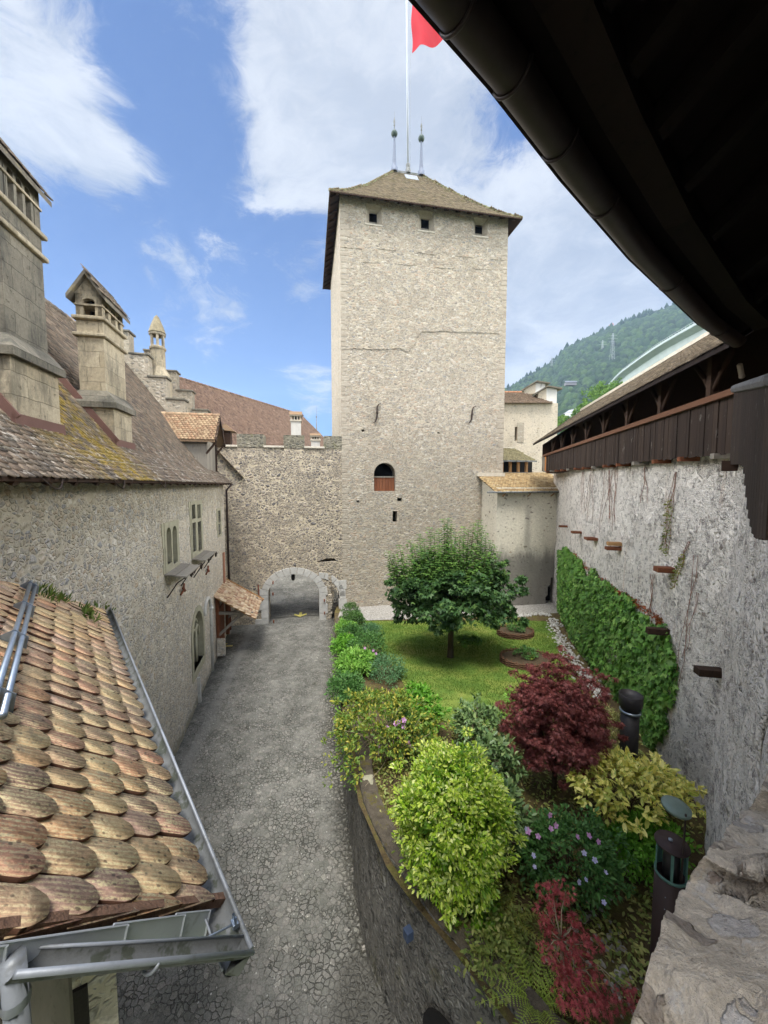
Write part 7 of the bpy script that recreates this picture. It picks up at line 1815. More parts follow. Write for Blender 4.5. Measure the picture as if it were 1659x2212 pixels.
# ---- ferns
def fern(label, px, py, y, n, L, mat, seed, lean=(0, 0), fan=6.28, a0=0):
    b = on_garden(px, py) + ZZ * .02; t = thing('fern', label, 'fern', tuple(b), None); r = np.random.default_rng(seed)
    for k in range(n):
        a = a0 + fan * k / n + r.uniform(-.2, .2); d = np.array([math.cos(a), math.sin(a), 0]); side = np.array([-d[1], d[0], 0]); ln = L * r.uniform(.75, 1.1); m = MB(); prev = None
        N = 20; pts = []
        for i in range(N + 1):
            s = i / N; pts.append(b + d * ln * (.15 + .85 * s) * s ** .75 + ZZ * ln * (1.15 * s - .72 * s * s) + np.array([lean[0], lean[1], 0]) * s)
        m.tube(pts, [.006 * (1 - .8 * i / N) for i in range(N + 1)], 4)
        for i in range(2, N):
            s = i / N; w = ln * .12 * math.sin(math.pi * (s * .86 + .1)) ** .8; t_ = unit(pts[i + 1] - pts[i - 1]); up = np.cross(t_, side)
            for sg in (-1, 1):
                e = pts[i] + side * sg * w + t_ * w * .45 - ZZ * w * .18; K = 5
                for j in range(K):
                    f0 = j / K; c = pts[i] + (e - pts[i]) * (f0 + .3 / K); lw = w * .2 * (1 - f0 * .75); q = unit(e - pts[i]); o = unit(np.cross(q, up))
                    m.add([c, c + o * lw + q * lw * .6, c + q * w / K * .9, c - o * lw + q * lw * .6], [(0, 1, 2, 3)])
        m.build('frond', LM[mat], t, fix=False)
fern('large bright green fern at the foot of the red maple', 1158, 2190, 4.35, 11, .8, 'fern', 1)
fern('yellowing fern behind the red maple', 1092, 2010, 5.0, 8, .7, 'fern2', 2)
fern('small pale fern low between the privet and the bright fern', 1068, 2085, 4.75, 6, .45, 'fern2', 3)

# ---- ground cover leaves over the near bed
def cover():
    r = np.random.default_rng(33); P = []
    for _ in range(2600):
        y = r.uniform(3.2, 10.5); x = r.uniform(Lx(y) + .35, Rx(y) - .1)
        if LAWN_IN(x, y): continue
        if noise3(np.array([x * 1.5, y * 1.5, 0]), 1.2, 9) > .15 and y < 7: continue
        for _ in range(4): P.append((x + r.normal(0, .06), y + r.normal(0, .06), gz(x, y) + r.uniform(.01, .16)))
    P = np.array(P); N = len(P); X = unit(r.normal(size=(N, 3)) * np.array([1, 1, .3])); ax = frames(X, ZZ + r.normal(0, .45, (N, 3)))
    tag(scatter('ground_cover', *LEAF, P, *ax, r.uniform(.05, .11, N), LM['cover']), kind='stuff')
    P = []
    for _ in range(420):
        c = on_garden(r.normal(1085, 35), r.normal(2060, 45)); h = r.uniform(.05, .4)
        for _ in range(5): P.append((c[0] + r.normal(0, .04), c[1] + r.normal(0, .04), gz(c[0], c[1]) + h * r.uniform(.3, 1)))
    P = np.array(P); N = len(P); X = unit(r.normal(size=(N, 3)) * np.array([1, 1, .4])); ax = frames(X, ZZ + r.normal(0, .5, (N, 3)))
    tag(scatter('ground_cover', *LEAF, P, *ax, r.uniform(.05, .09, N), leafmat('pale_weeds', [C(118, 134, 66), C(148, 156, 84), C(96, 116, 54), C(168, 166, 100)])), kind='stuff')
    # ivy and small weeds hanging on the retaining wall
    P, X = [], []
    for _ in range(500):
        y = r.uniform(7.8, 19); x = Lx(y); P.append((x - .05 + r.normal(0, .07), y, wtop(y) - abs(r.normal(0, .22)) + .06)); X.append((-.8, 0, -.5))
    P = np.array(P); X = unit(np.array(X) + r.normal(0, .5, P.shape)); ax = frames(X, np.array([-1, 0, .6]) + r.normal(0, .4, P.shape))
    tag(scatter('wall_weeds', *LEAF, P, *ax, r.uniform(.06, .12, len(P)), LM['hydr']), kind='stuff')
cover()

# ---- creeper on the curtain wall
def creeper():
    poly_px = [(1205, 1182), (1222, 1187), (1240, 1200), (1262, 1226), (1290, 1252), (1318, 1272), (1345, 1290), (1372, 1308), (1398, 1325), (1422, 1342), (1436, 1365), (1442, 1400), (1450, 1440), (1452, 1480), (1446, 1520), (1430, 1552), (1418, 1572), (1400, 1600), (1360, 1590), (1320, 1540), (1290, 1470), (1250, 1420), (1222, 1370), (1205, 1325)]
    S = np.array([wgal(x, y + (14 if i > 15 else 0), .15) for i, (x, y) in enumerate(poly_px)]); r = np.random.default_rng(70)
    def ins(P):
        c = np.zeros(len(P), bool); n = len(S)
        for i in range(n):
            (x0, y0), (x1, y1) = S[i], S[(i + 1) % n]; k = (y0 > P[:, 1]) != (y1 > P[:, 1])
            c ^= k & (P[:, 0] < (x1 - x0) * (P[:, 1] - y0) / (y1 - y0 + 1e-9) + x0)
        return c
    t = thing('creeper', 'dense green creeper with reddish tips climbing the white wall', 'creeper', tuple(WP(8, -7.3)))
    Q = np.stack([r.uniform(S[:, 0].min(), S[:, 0].max(), 60000), r.uniform(S[:, 1].min(), S[:, 1].max(), 60000)], 1); nz = np.stack([noise3(np.stack([Q[:, 0], Q[:, 1], Q[:, 0] * 0 + k], 1) * 1.6, 1.0, 40) for k in (0., 9.)], 1); hole = noise3(np.stack([Q[:, 0], Q[:, 1], Q[:, 0] * 0 + 4.], 1) * 1.3, 1.0, 41) > .58; Q = Q[ins(Q + nz * .42) & ~(hole & (r.uniform(size=len(Q)) < .75))][:16000]
    thick = .10 + .10 * (noise3(np.stack([Q[:, 0], Q[:, 1], Q[:, 0] * 0], 1) * 2.2, 1.2, 2) + .6)
    base = WP(0, 0); sw = lambda s: OUT * (woff(s) - WOFF)
    P = np.array([WP(a, b) for a, b in Q]) + GN * (r.uniform(.02, 1, (len(Q), 1)) * thick[:, None] + .02)
    X = unit(-ZZ * 1.0 + GN * .5 + r.normal(0, .4, P.shape)); ax = frames(X, GN * 1.0 + ZZ * .6 + r.normal(0, .35, P.shape))
    sz = r.uniform(.09, .21, len(P)); scatter('leaves', *MAPLE, P, *ax, sz, LM['ivy'], t)
    # reddish young tips along the upper edge
    up = np.array([wgal(x, y - 3, .05) for x, y in poly_px[2:11]]); P = []
    for _ in range(420):
        i = r.integers(len(up) - 1); f = r.uniform(); q = up[i] + (up[i + 1] - up[i]) * f; P.append(base + sw(q[0]) + GD * (q[0] + r.normal(0, .08)) + ZZ * (q[1] + r.normal(.02, .07)) + GN * r.uniform(.02, .1))
    P = np.array(P); X = unit(ZZ * .4 + GN * .6 + r.normal(0, .7, P.shape)); ax = frames(X, GN + r.normal(0, .4, P.shape)); scatter('red_tips', *MAPLE, P, *ax, r.uniform(.04, .09, len(P)), LM['ivyred'], t)['kind'] = 'stuff'
    m = MB()
    for k in range(16):
        s0 = r.uniform(S[:, 0].min() + .8, S[:, 0].max()); z = -7.2; pts = []
        for i in range(10):
            q = np.array([[s0 + r.normal(0, .06) + .04 * i, z]]); 
            if i and not ins(q)[0]: break
            pts.append(base + sw(q[0, 0]) + GD * q[0, 0] + ZZ * z + GN * .03); z += .38
        if len(pts) > 2: m.tube(pts, [.02] * len(pts), 5)
    m.build('creeper_stems', M['twigdark'], t, True)
creeper()

# ---- lamps
def lamps():
    # near tall post: top plate, open copper cage, rod with a reflector disc
    y = 4.55; top = aty(1452, 1822, y); R_ = (aty(1484, 1822, y)[0] - aty(1421, 1822, y)[0]) / 2; b = np.array([top[0], y, gz(top[0], y)])
    t = thing('garden_lamp', 'tall brown cylindrical garden lamp with verdigris cage and raised reflector disc', 'lamp', tuple(b))
    zt = top[2]; zc = aty(1450, 1888, y)[2]; r = R_ * .92
    MB().lathe([(0, b[2] - .2), (r, b[2] - .2), (r, zc), (r - .012, zc), (r - .012, zc - .02), (0, zc - .02)], (b[0], b[1], 0), 32).build('post', M['lampbrown'], t, True)
    cage = MB().lathe([(r, zc - .0), (r + .004, zc), (r + .004, zc + .035), (r - .01, zc + .035), (r - .01, zc)], (b[0], b[1], 0), 32).build('copper_cage', M['verdigris'], t, True)
    for k in range(5):
        a = k * 2 * math.pi / 5 + .35; c = np.array([b[0] + (r - .006) * math.cos(a), b[1] + (r - .006) * math.sin(a), 0]); MB().box(c + ZZ * ((zc + zt) / 2), (.03, .008, zt - zc), ((-math.sin(a), math.cos(a), 0), (math.cos(a), math.sin(a), 0), (0, 0, 1))).build('cage_bar', M['verdigris'], cage)
    for a0, a1 in ((-1.1, .1), (1.7, 2.5)):
        m = MB(); m.grid([[(b[0] + (r - .014) * math.cos(a), b[1] + (r - .014) * math.sin(a), z) for z in (zc + .03, zt - .01)] for a in np.linspace(a0, a1, 10)]); m.build('copper_panel', M['verdigris'], cage, True)
    MB().lathe([(0, zc - .02), (r * .55, zc - .02), (r * .5, zt - .03), (0, zt - .03)], (b[0], b[1], 0), 20).build('lamp_core', M['lampdark'], cage, True)
    MB().lathe([(0, zt - .012), (R_, zt - .012), (R_ + .004, zt), (R_, zt + .012), (0, zt + .014)], (b[0], b[1], 0), 40).build('top_plate', M['lampbrown'], t, True)
    MB().lathe([(0, zt + .014), (.024, zt + .014), (.024, zt + .03), (0, zt + .032)], (b[0], b[1] + .03, 0), 16).build('socket', M['steel'], t, True)
    rodb = np.array([b[0] - .0, b[1] - R_ * .92, zc + .1]); rz = aty(1458, 1742, y)[2]
    MB().tube([rodb, np.array([rodb[0] + .01, rodb[1], rz + .05])], .011, 8).build('rod', M['iron'], t, True)
    dR = (aty(1485, 1744, y)[0] - aty(1431, 1744, y)[0]) / 2; dc = np.array([rodb[0] + .0, rodb[1] + dR * .9, rz]); tl = unit(np.array([.05, -.1, 1]))
    x = unit(np.cross((0, 1, 0), tl)); MB().lathe([(0, 0), (dR, 0), (dR * 1.0, .03), (dR - .006, .036), (0, .028)], dc, 36, (x, np.cross(tl, x), tl)).build('reflector_disc', M['disc'], t, True)
    bl = MB()
    rr = np.random.default_rng(5)
    for k in range(10):
        for s in (-1, 1): a = -math.pi / 2 + s * .9; bl.lathe([(0, -.006), (.006, 0), (0, .006)], (b[0] + r * math.cos(a), b[1] + r * math.sin(a), zc - .2 - k * .16), 6, ((-math.sin(a), math.cos(a), 0), (0, 0, 1), (math.cos(a), math.sin(a), 0)))
    bl.build('rivets', M['steel'], t)
    # far post with wide flared head
    y = 8.9; top = aty(1361, 1500, y); R_ = (aty(1384, 1503, y)[0] - aty(1339, 1503, y)[0]) / 2; b = np.array([top[0] + .02, y, gz(top[0], y)])
    t = thing('garden_lamp', 'black cylindrical garden lamp with wide dished head beside the creeper', 'lamp', tuple(b)); c = (b[0], b[1], 0); zt = top[2]; zn = aty(1361, 1535, y)[2]
    MB().lathe([(0, b[2] - .1), (R_ * .8, b[2] - .1), (R_ * .8, zn - .02), (0, zn - .02)], c, 28).build('post', M['lampdark'], t, True)
    MB().lathe([(R_ * .8, zn - .03), (R_ * .92, zn - .02), (R_ * .92, zn + .02), (R_ * .8, zn + .03)], c, 28).build('collar', M['steel'], t, True)
    MB().lathe([(R_ * .8, zn), (R_ * .82, zn + .06), (R_, zn + .14), (R_ * 1.02, zt), (R_ * .97, zt + .01), (R_ * .93, zt - .07), (0, zt - .08)], c, 32).build('dished_head', M['lampdark'], t, True)
lamps()

# ---- wattle edged beds on the lawn
def beds():
    r = np.random.default_rng(4)
    for (px, py, R_, lab, mats) in [(1113, 1368, .86, 'round wattle edged bed with thin grassy herbs, the farther of two', ('hibis', 'rhodo')), (1134, 1428, .98, 'round wattle edged bed with leafy herbs and yellow flowers, the nearer of two', ('hibis', 'azalea'))]:
        b = on_garden(px, py + 4); t = thing('wattle_bed', lab, 'raised bed', tuple(b)); m = MB(); K = 26
        for j in range(7):
            pts = [b + np.array([(R_ + .03 * (-1) ** (k + j)) * math.cos(k * 2 * math.pi / K), (R_ * .8 + .03 * (-1) ** (k + j)) * math.sin(k * 2 * math.pi / K), .02 + j * .042 + .008 * math.sin(k * 3 + j)]) for k in range(K + 1)]
            m.tube(pts, .021, 5, False)
        for k in range(K):
            a = k * 2 * math.pi / K; c = b + np.array([R_ * math.cos(a), R_ * .8 * math.sin(a), 0]); m.tube([c, c + ZZ * .36], .018, 5)
        m.build('wattle', plain('wattle_twigs', C(104, 76, 58), .9, 0, .35, 14), t, True)
        MB().lathe([(R_ * .97, .2), (R_ * .5, .26), (0, .28)], b, 20, ((1, 0, 0), (0, .8, 0), (0, 0, 1))).build('soil', plain('bed_soil', C(78, 66, 50), .95, 0, .3, 12, .02), t, True)
        foliage('herbs', LM[mats[0]], t, b + np.array([.05, 0, .42]), (.5, .42, .24), 34, 24, .12, .075, LEAF, int(px), .2, .9)
        foliage('yellow_herbs', LM[mats[1]], t, b + np.array([.12, -.25, .36]), (.2, .15, .1), 8, 22, .1, .06, LEAF, int(px) + 1, .2, .9)
beds()
# ================================================================== beyond the walls
M['tile_far'] = tilemat('far_roof_tiles', [C(116, 94, 80), C(132, 108, 92), C(102, 84, 72), C(142, 118, 102)], (C(196, 186, 176), 3, .66, .6))
def build_far_wing():
    z = 11.5
    P1 = atz(352, 806, z); P2 = atz(640, 893, z); P1 = P1 + (P1 - P2) * .12
    d = unit(P2 - P1); n = np.array([d[1], -d[0], 0]); n = n if n[0] > 0 else -n
    L = np.linalg.norm(P2 - P1); Pe = P1 + d * (L + 1.5)
    t = thing('far_wing', 'long far wing with large red brown tile roof behind the gate wall', 'building', tuple(P1 + n * 4 - ZZ * 20))
    drop, run = 9.6, 7.6; hip = 6.0
    A, B = P1, Pe; A2_, B2_ = A + n * run - ZZ * drop, Pe + d * hip + n * run - ZZ * drop
    m = MB(); m.add([A, B, B2_, A2_, B - n * run + d * hip - ZZ * drop, A - n * run - ZZ * drop], [(0, 1, 2, 3), (1, 4, 2), (0, 5, 4, 1)]); roof = m.build('roof', M['tile_far'], t)
    Vv = unit(A - A2_); U = -d; N = np.cross(d, Vv)
    Ls = np.linalg.norm(A - A2_)
    tiles('roof_tiles', A2_, d, Vv, (0, L + 1.5 + hip), (Ls * .12, Ls), .26, .24, M['tile_far'], roof, lambda u, v: u < L + 1.5 + hip * (1 - v / Ls), th=.022, nose=2, seed=97, jit=.08)
    rm = MB(); k = 0
    while k * .55 < L + 1.4: c = A + d * k * .55; rm.tube([c, c + d * .6], [.19, .15], 7); k += 1
    rm.build('ridge_tile', M['tile_far'], roof, True)
    wl = MB(); wl.prism([A2_ - ZZ * 14 - n * .6, B2_ - ZZ * 14 - n * .6 - d * .5, B2_ - n * .6 - d * .5, A2_ - n * .6], -n * .6); wl.build('wall', M['annex'], t)
    # slim spike on the ridge end
    q = aty(684, 935, Pe[1] + 1); 
    MB().lathe([(.18, -.6), (.12, .2), (.05, 2.3), (.03, 2.35), (.14, 2.6), (.03, 2.85), (.02, 3.6), (.005, 4.4)], q, 8).build('finial', M['zinc_dark'], t, True)
    # rendered white chimneys in front of the roof
    for (x0, x1, yt, yb, dd, lab) in [(624, 651, 886, 945, 31, 'tall white rendered chimney with slatted stone cap behind the gate wall'), (668, 692, 937, 974, 28, 'short white rendered chimney with tiled cap behind the gate wall')]:
        a, b, = aty(x0, yb, dd), aty(x1, yb, dd); zt = aty(x0, yt, dd)[2]; w = b[0] - a[0]; zb = a[2] - 1.4; c = np.array([(a[0] + b[0]) / 2, dd + w * .4, 0])
        H = zt - a[2]; sh = zt - H * .40
        ct = thing('chimney', lab, 'chimney', (c[0], c[1], zb - 3)); MB().box(c + ZZ * (zb - 3 + sh) / 2, (w * .78, w * .78, sh - zb + 3), (E1, E2, ZZ)).build('shaft', M['plaster'], ct)
        MB().box(c + ZZ * (sh + .05), (w * .92, w * .92, .12), (E1, E2, ZZ)).build('collar', M['slab'], ct)
        pm = MB()
        for i in range(4):
            for j in range(4):
                if i in (0, 3) or j in (0, 3): pm.box(c + E1 * (i - 1.5) * w * .24 + E2 * (j - 1.5) * w * .24 + ZZ * (sh + .11 + H * .07), (w * .08, w * .08, H * .14), (E1, E2, ZZ))
        pm.build('cap_pillars', M['slab'], ct); MB().box(c + ZZ * (sh + .11 + H * .07), (w * .5, w * .5, H * .14), (E1, E2, ZZ)).build('flue', M['dark'], ct)
        z_ = sh + .11 + H * .14; MB().box(c + ZZ * (z_ + .04), (w * .95, w * .95, .09), (E1, E2, ZZ)).build('cap_slab', M['slab'], ct)
        g = MB(); g.prism([c - E1 * w * .5 - E2 * w * .52 + ZZ * (z_ + .085), c - E1 * w * .5 + E2 * w * .52 + ZZ * (z_ + .085), c - E1 * w * .5 + ZZ * (z_ + .085 + H * .16)], E1 * w); g.build('cap_roof', M['tile_dormer'], ct)
    # little hatch dormer beside the wing dormer
    q = aty(490, 930, 25.2); hd = thing('roof_hatch', 'tiny wooden hatch dormer beside the stepped gable', 'dormer', tuple(q - ZZ * 1.5))
    MB().box(q - ZZ * .7, (.5, .5, 1.2), (E1, E2, ZZ)).build('hatch_cheeks', M['woodbeam'], hd)
    MB().prism([q + E1 * -.55 - E2 * .5 + ZZ * .0, q + E1 * .55 - E2 * .5 - ZZ * .1, q + E1 * .0 - E2 * .5 + ZZ * .38], E2 * 1.2).build('hatch_roof', M['tile_dormer'], hd)
build_far_wing()

# ================================================================== hill, forest, viaduct
def hill_z(x, y):
    """terrain rising to the right and away; tuned so the skyline climbs to the right"""
    az = math.atan2(x, y); d = math.hypot(x, y)
    sky = np.interp(math.degrees(az), [-60, -10, 0, 12, 17.9, 21.1, 23.5, 24.9, 27.4, 29.6, 32.1, 34.5, 37.7, 45, 70], [-.01, 0.0, .08, .17, .213, .242, .262, .290, .303, .315, .323, .329, .336, .345, .33])
    f = min(1, max(0, (d - 240) / 760)); f = f * f * (3 - 2 * f)
    return -10 + f * (sky * 1000 * 1.0 + 10) * math.cos(az) ** 0
def build_hill():
    azs = np.radians(np.linspace(-2, 66, 120)); ds = np.linspace(230, 1300, 70); rows = []
    for a in azs:
        row = []
        for d in ds:
            x, y = d * math.sin(a), d * math.cos(a); z = hill_z(x, y)
            if d > 1000: z -= (d - 1000) * .25
            z += 9 * noise3(np.array([x, y, 0]) * .012, 1.0, 3) * min(1, (d - 230) / 300)
            row.append((x, y, z))
        rows.append(row)
    q = NT('wooded_slope'); co = q.co(); c = q.ramp(q.noise(co, .012, 5, .6), [(.3, C(52, 78, 40)), (.55, C(70, 96, 48)), (.75, C(120, 136, 78))])
    tag(MB().grid(rows).build('hill', q.done(q.pbsdf(c, .95)), None, True), kind='structure')
    # crowns of the wood
    r = np.random.default_rng(5); ico = bmesh.new(); bmesh.ops.create_icosphere(ico, subdivisions=2, radius=1); T = np.array([v.co[:] for v in ico.verts]); F = [tuple(v.index for v in f.verts) for f in ico.faces]; ico.free()
    T = T * (1 + .30 * noise3(T * 2.2, 1.6, 2)[:, None] + .10 * noise3(T * 6, 1.6, 4)[:, None]); T[:, 2] *= 1.15
    P, S = [], []
    while len(P) < 17000:
        a = math.radians(r.uniform(10, 46)); d = 260 + 790 * r.uniform() ** .62; x, y = d * math.sin(a), d * math.cos(a); z = hill_z(x, y) + 9 * noise3(np.array([x, y, 0]) * .012, 1.0, 3) * min(1, (d - 230) / 300)
        if noise3(np.array([x, y, 5.]) * .006, 1, 8) > .92: continue
        s = r.uniform(3.2, 6.6); P.append((x, y, z + s * .5)); S.append(s)
    P, S = np.array(P), np.array(S); a = r.uniform(0, 6.28, len(P)); X = np.stack([np.cos(a), np.sin(a), 0 * a], 1); Y = np.stack([-np.sin(a), np.cos(a), 0 * a], 1); Z = np.tile(ZZ, (len(P), 1))
    q = NT('far_wood'); c = q.ramp(q.island(), [(0, C(22, 40, 22)), (.4, C(33, 54, 28)), (.7, C(45, 68, 33)), (1, C(63, 84, 42))]); n = q.noise(q.co(), .35, 4, .8); c = q.mix(1, c, q.ramp(n, [(.3, (.5,) * 3), (.7, (1.4,) * 3)]), 'MULTIPLY')
    tag(scatter('forest', T, F, P, X, Y, Z, np.stack([S, S, S * r.uniform(.9, 1.5, len(S))], 1), q.done(q.pbsdf(c, .95, q.bump(q.noise(q.co(), .9, 5, .8), .9))), None, False), kind='stuff')
    # conifers along the skyline
    con = [(0, 1.0), (.16, .72), (.08, .7), (.20, .42), (.11, .4), (.24, .12), (.05, .1)]; K = 7; TT, FF = [], []
    prof = [(0.02, 1.0), (.20, .62), (.10, .6), (.27, .32), (.13, .3), (.32, .05), (0, 0)]
    for rr_, zz_ in prof:
        for k in range(K): t_ = 2 * math.pi * k / K; TT.append((rr_ * math.cos(t_), rr_ * math.sin(t_), zz_))
    for i in range(len(prof) - 1):
        for k in range(K): FF.append((i * K + k, i * K + (k + 1) % K, (i + 1) * K + (k + 1) % K, (i + 1) * K + k))
    P = []
    for k in range(420):
        a = math.radians(r.uniform(13, 45)); d = r.uniform(860, 1030); x, y = d * math.sin(a), d * math.cos(a); P.append((x, y, hill_z(x, y) + 9 * noise3(np.array([x, y, 0]) * .012, 1.0, 3)))
    P = np.array(P); n = len(P); o = scatter('forest', np.array(TT), FF, P, np.tile((1., 0, 0), (n, 1)), np.tile((0, 1., 0), (n, 1)), np.tile(ZZ, (n, 1)), np.repeat(r.uniform(11, 22, n)[:, None], 3, 1), plain('conifers', C(44, 66, 44), .95, 0, .3, .3)); tag(o, kind='stuff')
build_hill()

def build_viaduct():
    def deck(label, pts, thick, hgt, piers, nm):
        t = thing('viaduct', label, 'viaduct', tuple(pts[0] - ZZ * 30)); n = len(pts)
        # smooth curve
        tt = np.linspace(0, n - 1, 60); P = np.stack([np.interp(tt, range(n), [p[k] for p in pts]) for k in range(3)], 1)
        for _ in range(6): P[1:-1] = (P[:-2] + P[1:-1] * 2 + P[2:]) / 4
        d = np.gradient(P, axis=0); d[:, 2] = 0; d = unit(d); s = np.stack([d[:, 1], -d[:, 0], 0 * d[:, 0]], 1)
        sec = lambda p, sd, h: [p - sd * 6.8 + ZZ * 1.1, p + sd * 6.8 + ZZ * 1.1, p + sd * 6.8 + ZZ * .3, p + sd * 3.6 - ZZ * .5, p + sd * 3.0 - ZZ * h, p - sd * 3.0 - ZZ * h, p - sd * 3.6 - ZZ * .5, p - sd * 6.8 + ZZ * .3]
        m = MB(); S = np.linspace(0, 1, 60)
        hs = []
        for x in S:
            dist = min(abs(x - q) for q in piers); hs.append(3.0 + 4.2 * max(0, 1 - dist / .21) ** 2)
        rows = [sec(p, sd, h) for p, sd, h in zip(P, s, hs)]; rows = [rw + [rw[0]] for rw in rows]; m.grid(rows); body = m.build('deck', M['concrete'], t)
        rl = MB()
        for sg in (-1, 1):
            rl = MB()
            for i in range(59): rl.bar(P[i] + s[i] * 6.1 * sg + ZZ * 2.0, P[i + 1] + s[i + 1] * 6.1 * sg + ZZ * 2.0, .12, .12)
            for i in range(0, 60): rl.bar(P[i] + s[i] * 6.1 * sg + ZZ * 1.1, P[i] + s[i] * 6.1 * sg + ZZ * 2.0, .14, .14)
            rl.build('railing', M['rail'], t)
        pass
        for q in piers:
            if not 0 <= q <= 1: continue
            i = min(59, int(q * 59)); 
            for off in (-1.3, 1.3): MB().box(P[i] + d[i] * off + ZZ * (-hs[i] - 22), (4.6, .9, 44), (s[i], d[i], ZZ)).build('pier', M['concrete_dark'], t)
    # sight points of the deck's near edge, at their true distances
    A = [aty(x, y, d) for x, y, d in [(1308, 844, 236), (1322, 830, 214), (1350, 800, 188), (1390, 771, 166), (1430, 743, 148), (1475, 716, 132), (1560, 668, 108), (1680, 610, 86)]]
    sh = [p + np.array([6, 2, -1.0]) for p in A]
    deck('pale concrete motorway viaduct sweeping down behind the gallery roof', sh, 1, 1, [.27, .74, 1.2], 1)
    B = [p + np.array([19, 5, -6.5]) for p in A]
    deck('second parallel viaduct deck, lower and partly hidden', B, 1, 1, [.24, .70, 1.2], 2)
build_viaduct()

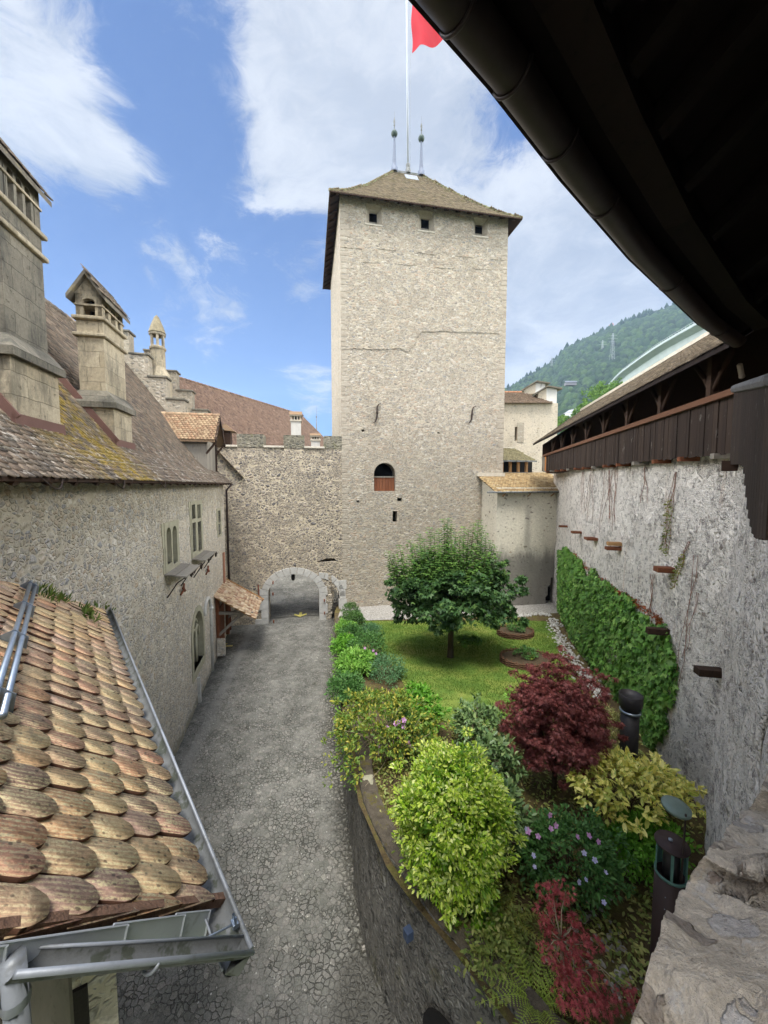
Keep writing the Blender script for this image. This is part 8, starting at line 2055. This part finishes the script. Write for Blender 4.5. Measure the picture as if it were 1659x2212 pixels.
def distant():
    # white house between wood and gallery roof
    b = aty(1232, 903, 250); w = 8.0; t = thing('distant_house', 'small white gabled house at the foot of the wooded hill', 'house', tuple(b - ZZ * 4))
    u = unit(np.array([1, .35, 0])); v = np.array([-u[1], u[0], 0]); MB().box(b + u * 3 - ZZ * 1, (w, 7, 9), (u, v, ZZ)).build('wall', M['housewhite'], t)
    MB().prism([b + u * (3 - w / 2 - .7) - v * 4.2 + ZZ * 3.3, b + u * (3 + w / 2 + .7) - v * 4.2 + ZZ * 3.3, b + u * 3 - v * 4.2 + ZZ * 6.0], v * 8.6).build('roof', M['houseroof'], t)
    for i in (-1, 1):
        for zz in (-.2, -3): MB().box(b + u * (3 + i * 1.7) - v * 3.55 + ZZ * zz, (1.1, .1, 1.6), (u, v, ZZ)).build('window', M['glass'], t)
    for (px, py, d, lab) in [(1320, 705, 960, 'tiny red roofed chalet on the hill skyline'), (1400, 700, 700, 'tiny pale house high in the wood')]:
        b = aty(px, py, d); t = thing('distant_house', lab, 'house', tuple(b - ZZ * 6)); MB().box(b, (8, 7, 7)).build('wall', M['housewhite'] if d == 700 else plain('chalet_wall', C(180, 140, 130), .9), t)
        MB().prism([b + np.array([-5, -4, 3.4]), b + np.array([5, -4, 3.4]), b + np.array([0, -4, 7])], (0, 8, 0)).build('roof', plain('chalet_roof', C(170, 96, 84), .9), t)
    b = aty(1232, 828, 420); t = thing('distant_house', 'dark long roofed building half hidden in the wood', 'house', tuple(b - ZZ * 6)); MB().box(b - ZZ * 1, (11, 5, 3)).build('wall', plain('dark_house', C(120, 118, 120), .9), t); MB().prism([b + np.array([-6.5, -3, .5]), b + np.array([6.5, -3, .5]), b + np.array([6.5, 0, 2.6]), b + np.array([-6.5, 0, 2.6])], (0, .5, 0)).build('roof', plain('slate_roof', C(104, 108, 118), .8), t)
    # power pylons
    proto = None
    for i, (px, pt, pb, d, lab) in enumerate([(1191, 770, 800, 760, 'lattice pylon on the skyline left of the wooded ridge'), (1162, 790, 812, 900, 'fainter lattice pylon on the lower skyline near the tower'), (1300, 735, 770, 620, 'lattice pylon halfway up the wooded hill'), (1322, 720, 765, 560, 'tallest lattice pylon on the wooded hill beside the viaduct'), (1272, 760, 800, 640, 'small lattice pylon low on the wooded hill')]):
        tp, bt = aty(px, pt, d), aty(px, pb + 12, d); H = tp[2] - bt[2]; t = thing('power_pylon', lab, 'pylon', tuple(bt), 'power pylons on the hillside'); m = MB(); c = bt
        w = H * .13
        for sx in (-1, 1):
            for sy in (-1, 1): m.tube([c + np.array([sx * w / 2, sy * w / 2, 0]), c + np.array([sx * w * .12, sy * w * .12, H])], .17, 4)
        for k in range(7):
            f = k / 7; a = w / 2 * (1 - f * .8); b_ = w / 2 * (1 - (f + 1 / 7) * .8)
            for sx in (-1, 1): m.tube([c + np.array([-sx * a, -a, H * f]), c + np.array([sx * b_, -b_, H * (f + 1 / 7)])], .11, 4)
        for f, l in ((.68, .16), (.80, .2), (.92, .15)): m.tube([c + np.array([-H * l, 0, H * f]), c + np.array([H * l, 0, H * f])], .15, 4)
        m.build('lattice', M['pylon'], t)
    # rounded tree just behind the gallery roof
    r = np.random.default_rng(61)
    for (px, py, d, w, h, lab) in [(1300, 862, 120, 5.4, 6.6, 'big rounded light green tree behind the gallery roof'), (1270, 885, 112, 3.6, 3.6, 'smaller green tree left of the big rounded one'), (1225, 908, 118, 4.2, 2.6, 'low green tree beside the white house'), (1330, 850, 126, 3.4, 5.6, 'green tree right of the big rounded one')]:
        c = aty(px, py + 10, d); t = thing('broadleaf_tree', lab, 'tree', tuple(c - ZZ * (h + 5)))
        foliage('crown', leafmat('distant_tree_leaves', [C(78, 112, 46), C(98, 132, 54), C(120, 150, 66), C(64, 96, 42)]), t, c, (w, w, h), 90, 46, w * .27, .62, LEAF, int(px), .7, .5, .8, -.6)
        MB().tube([c - ZZ * (h + 6), c - ZZ * h * .5, c + ZZ * h * .3], [.4, .3, .1], 8).build('trunk', M['bark'], t, True)
distant()

# ================================================================== air
def haze():
    mb = MB().box((300, 640, 230), (2600, 2900, 520)); 
    m = bpy.data.materials.new('haze'); m.use_nodes = True; nt = m.node_tree; nt.nodes.clear(); o = nt.nodes.new('ShaderNodeOutputMaterial'); v = nt.nodes.new('ShaderNodeVolumePrincipled')
    v.inputs['Color'].default_value = (.50, .68, .95, 1); v.inputs['Density'].default_value = .00028; v.inputs['Anisotropy'].default_value = .2
    nt.links.new(v.outputs[0], o.inputs['Volume']); tag(mb.build('haze', m), kind='stuff')
HAZE = True
if HAZE: haze()

GROUPS = dict(fern='ferns in the near flower bed', rhododendron='rhododendrons between the privet and the lawn', euonymus='cream euonymus along the white wall', garden_lamp='cylindrical garden lamps',
              wattle_bed='wattle edged beds on the lawn', border_bush='border bushes along the lane wall', hedge_bush='hedge bushes by the gateway', wall_lamp='cube lamps on the retaining wall',
              distant_house='houses on the far hillside', broadleaf_tree='trees beyond the gallery roof', viaduct='motorway viaduct decks', chimney='white chimneys behind the gate wall', hibiscus='hibiscus bushes', green_bush='loose green bushes')
for o in list(COL.objects):
    k = o.name.split('.')[0]
    if o.parent is None and k in GROUPS and 'category' in o and 'group' not in o: o['group'] = GROUPS[k]
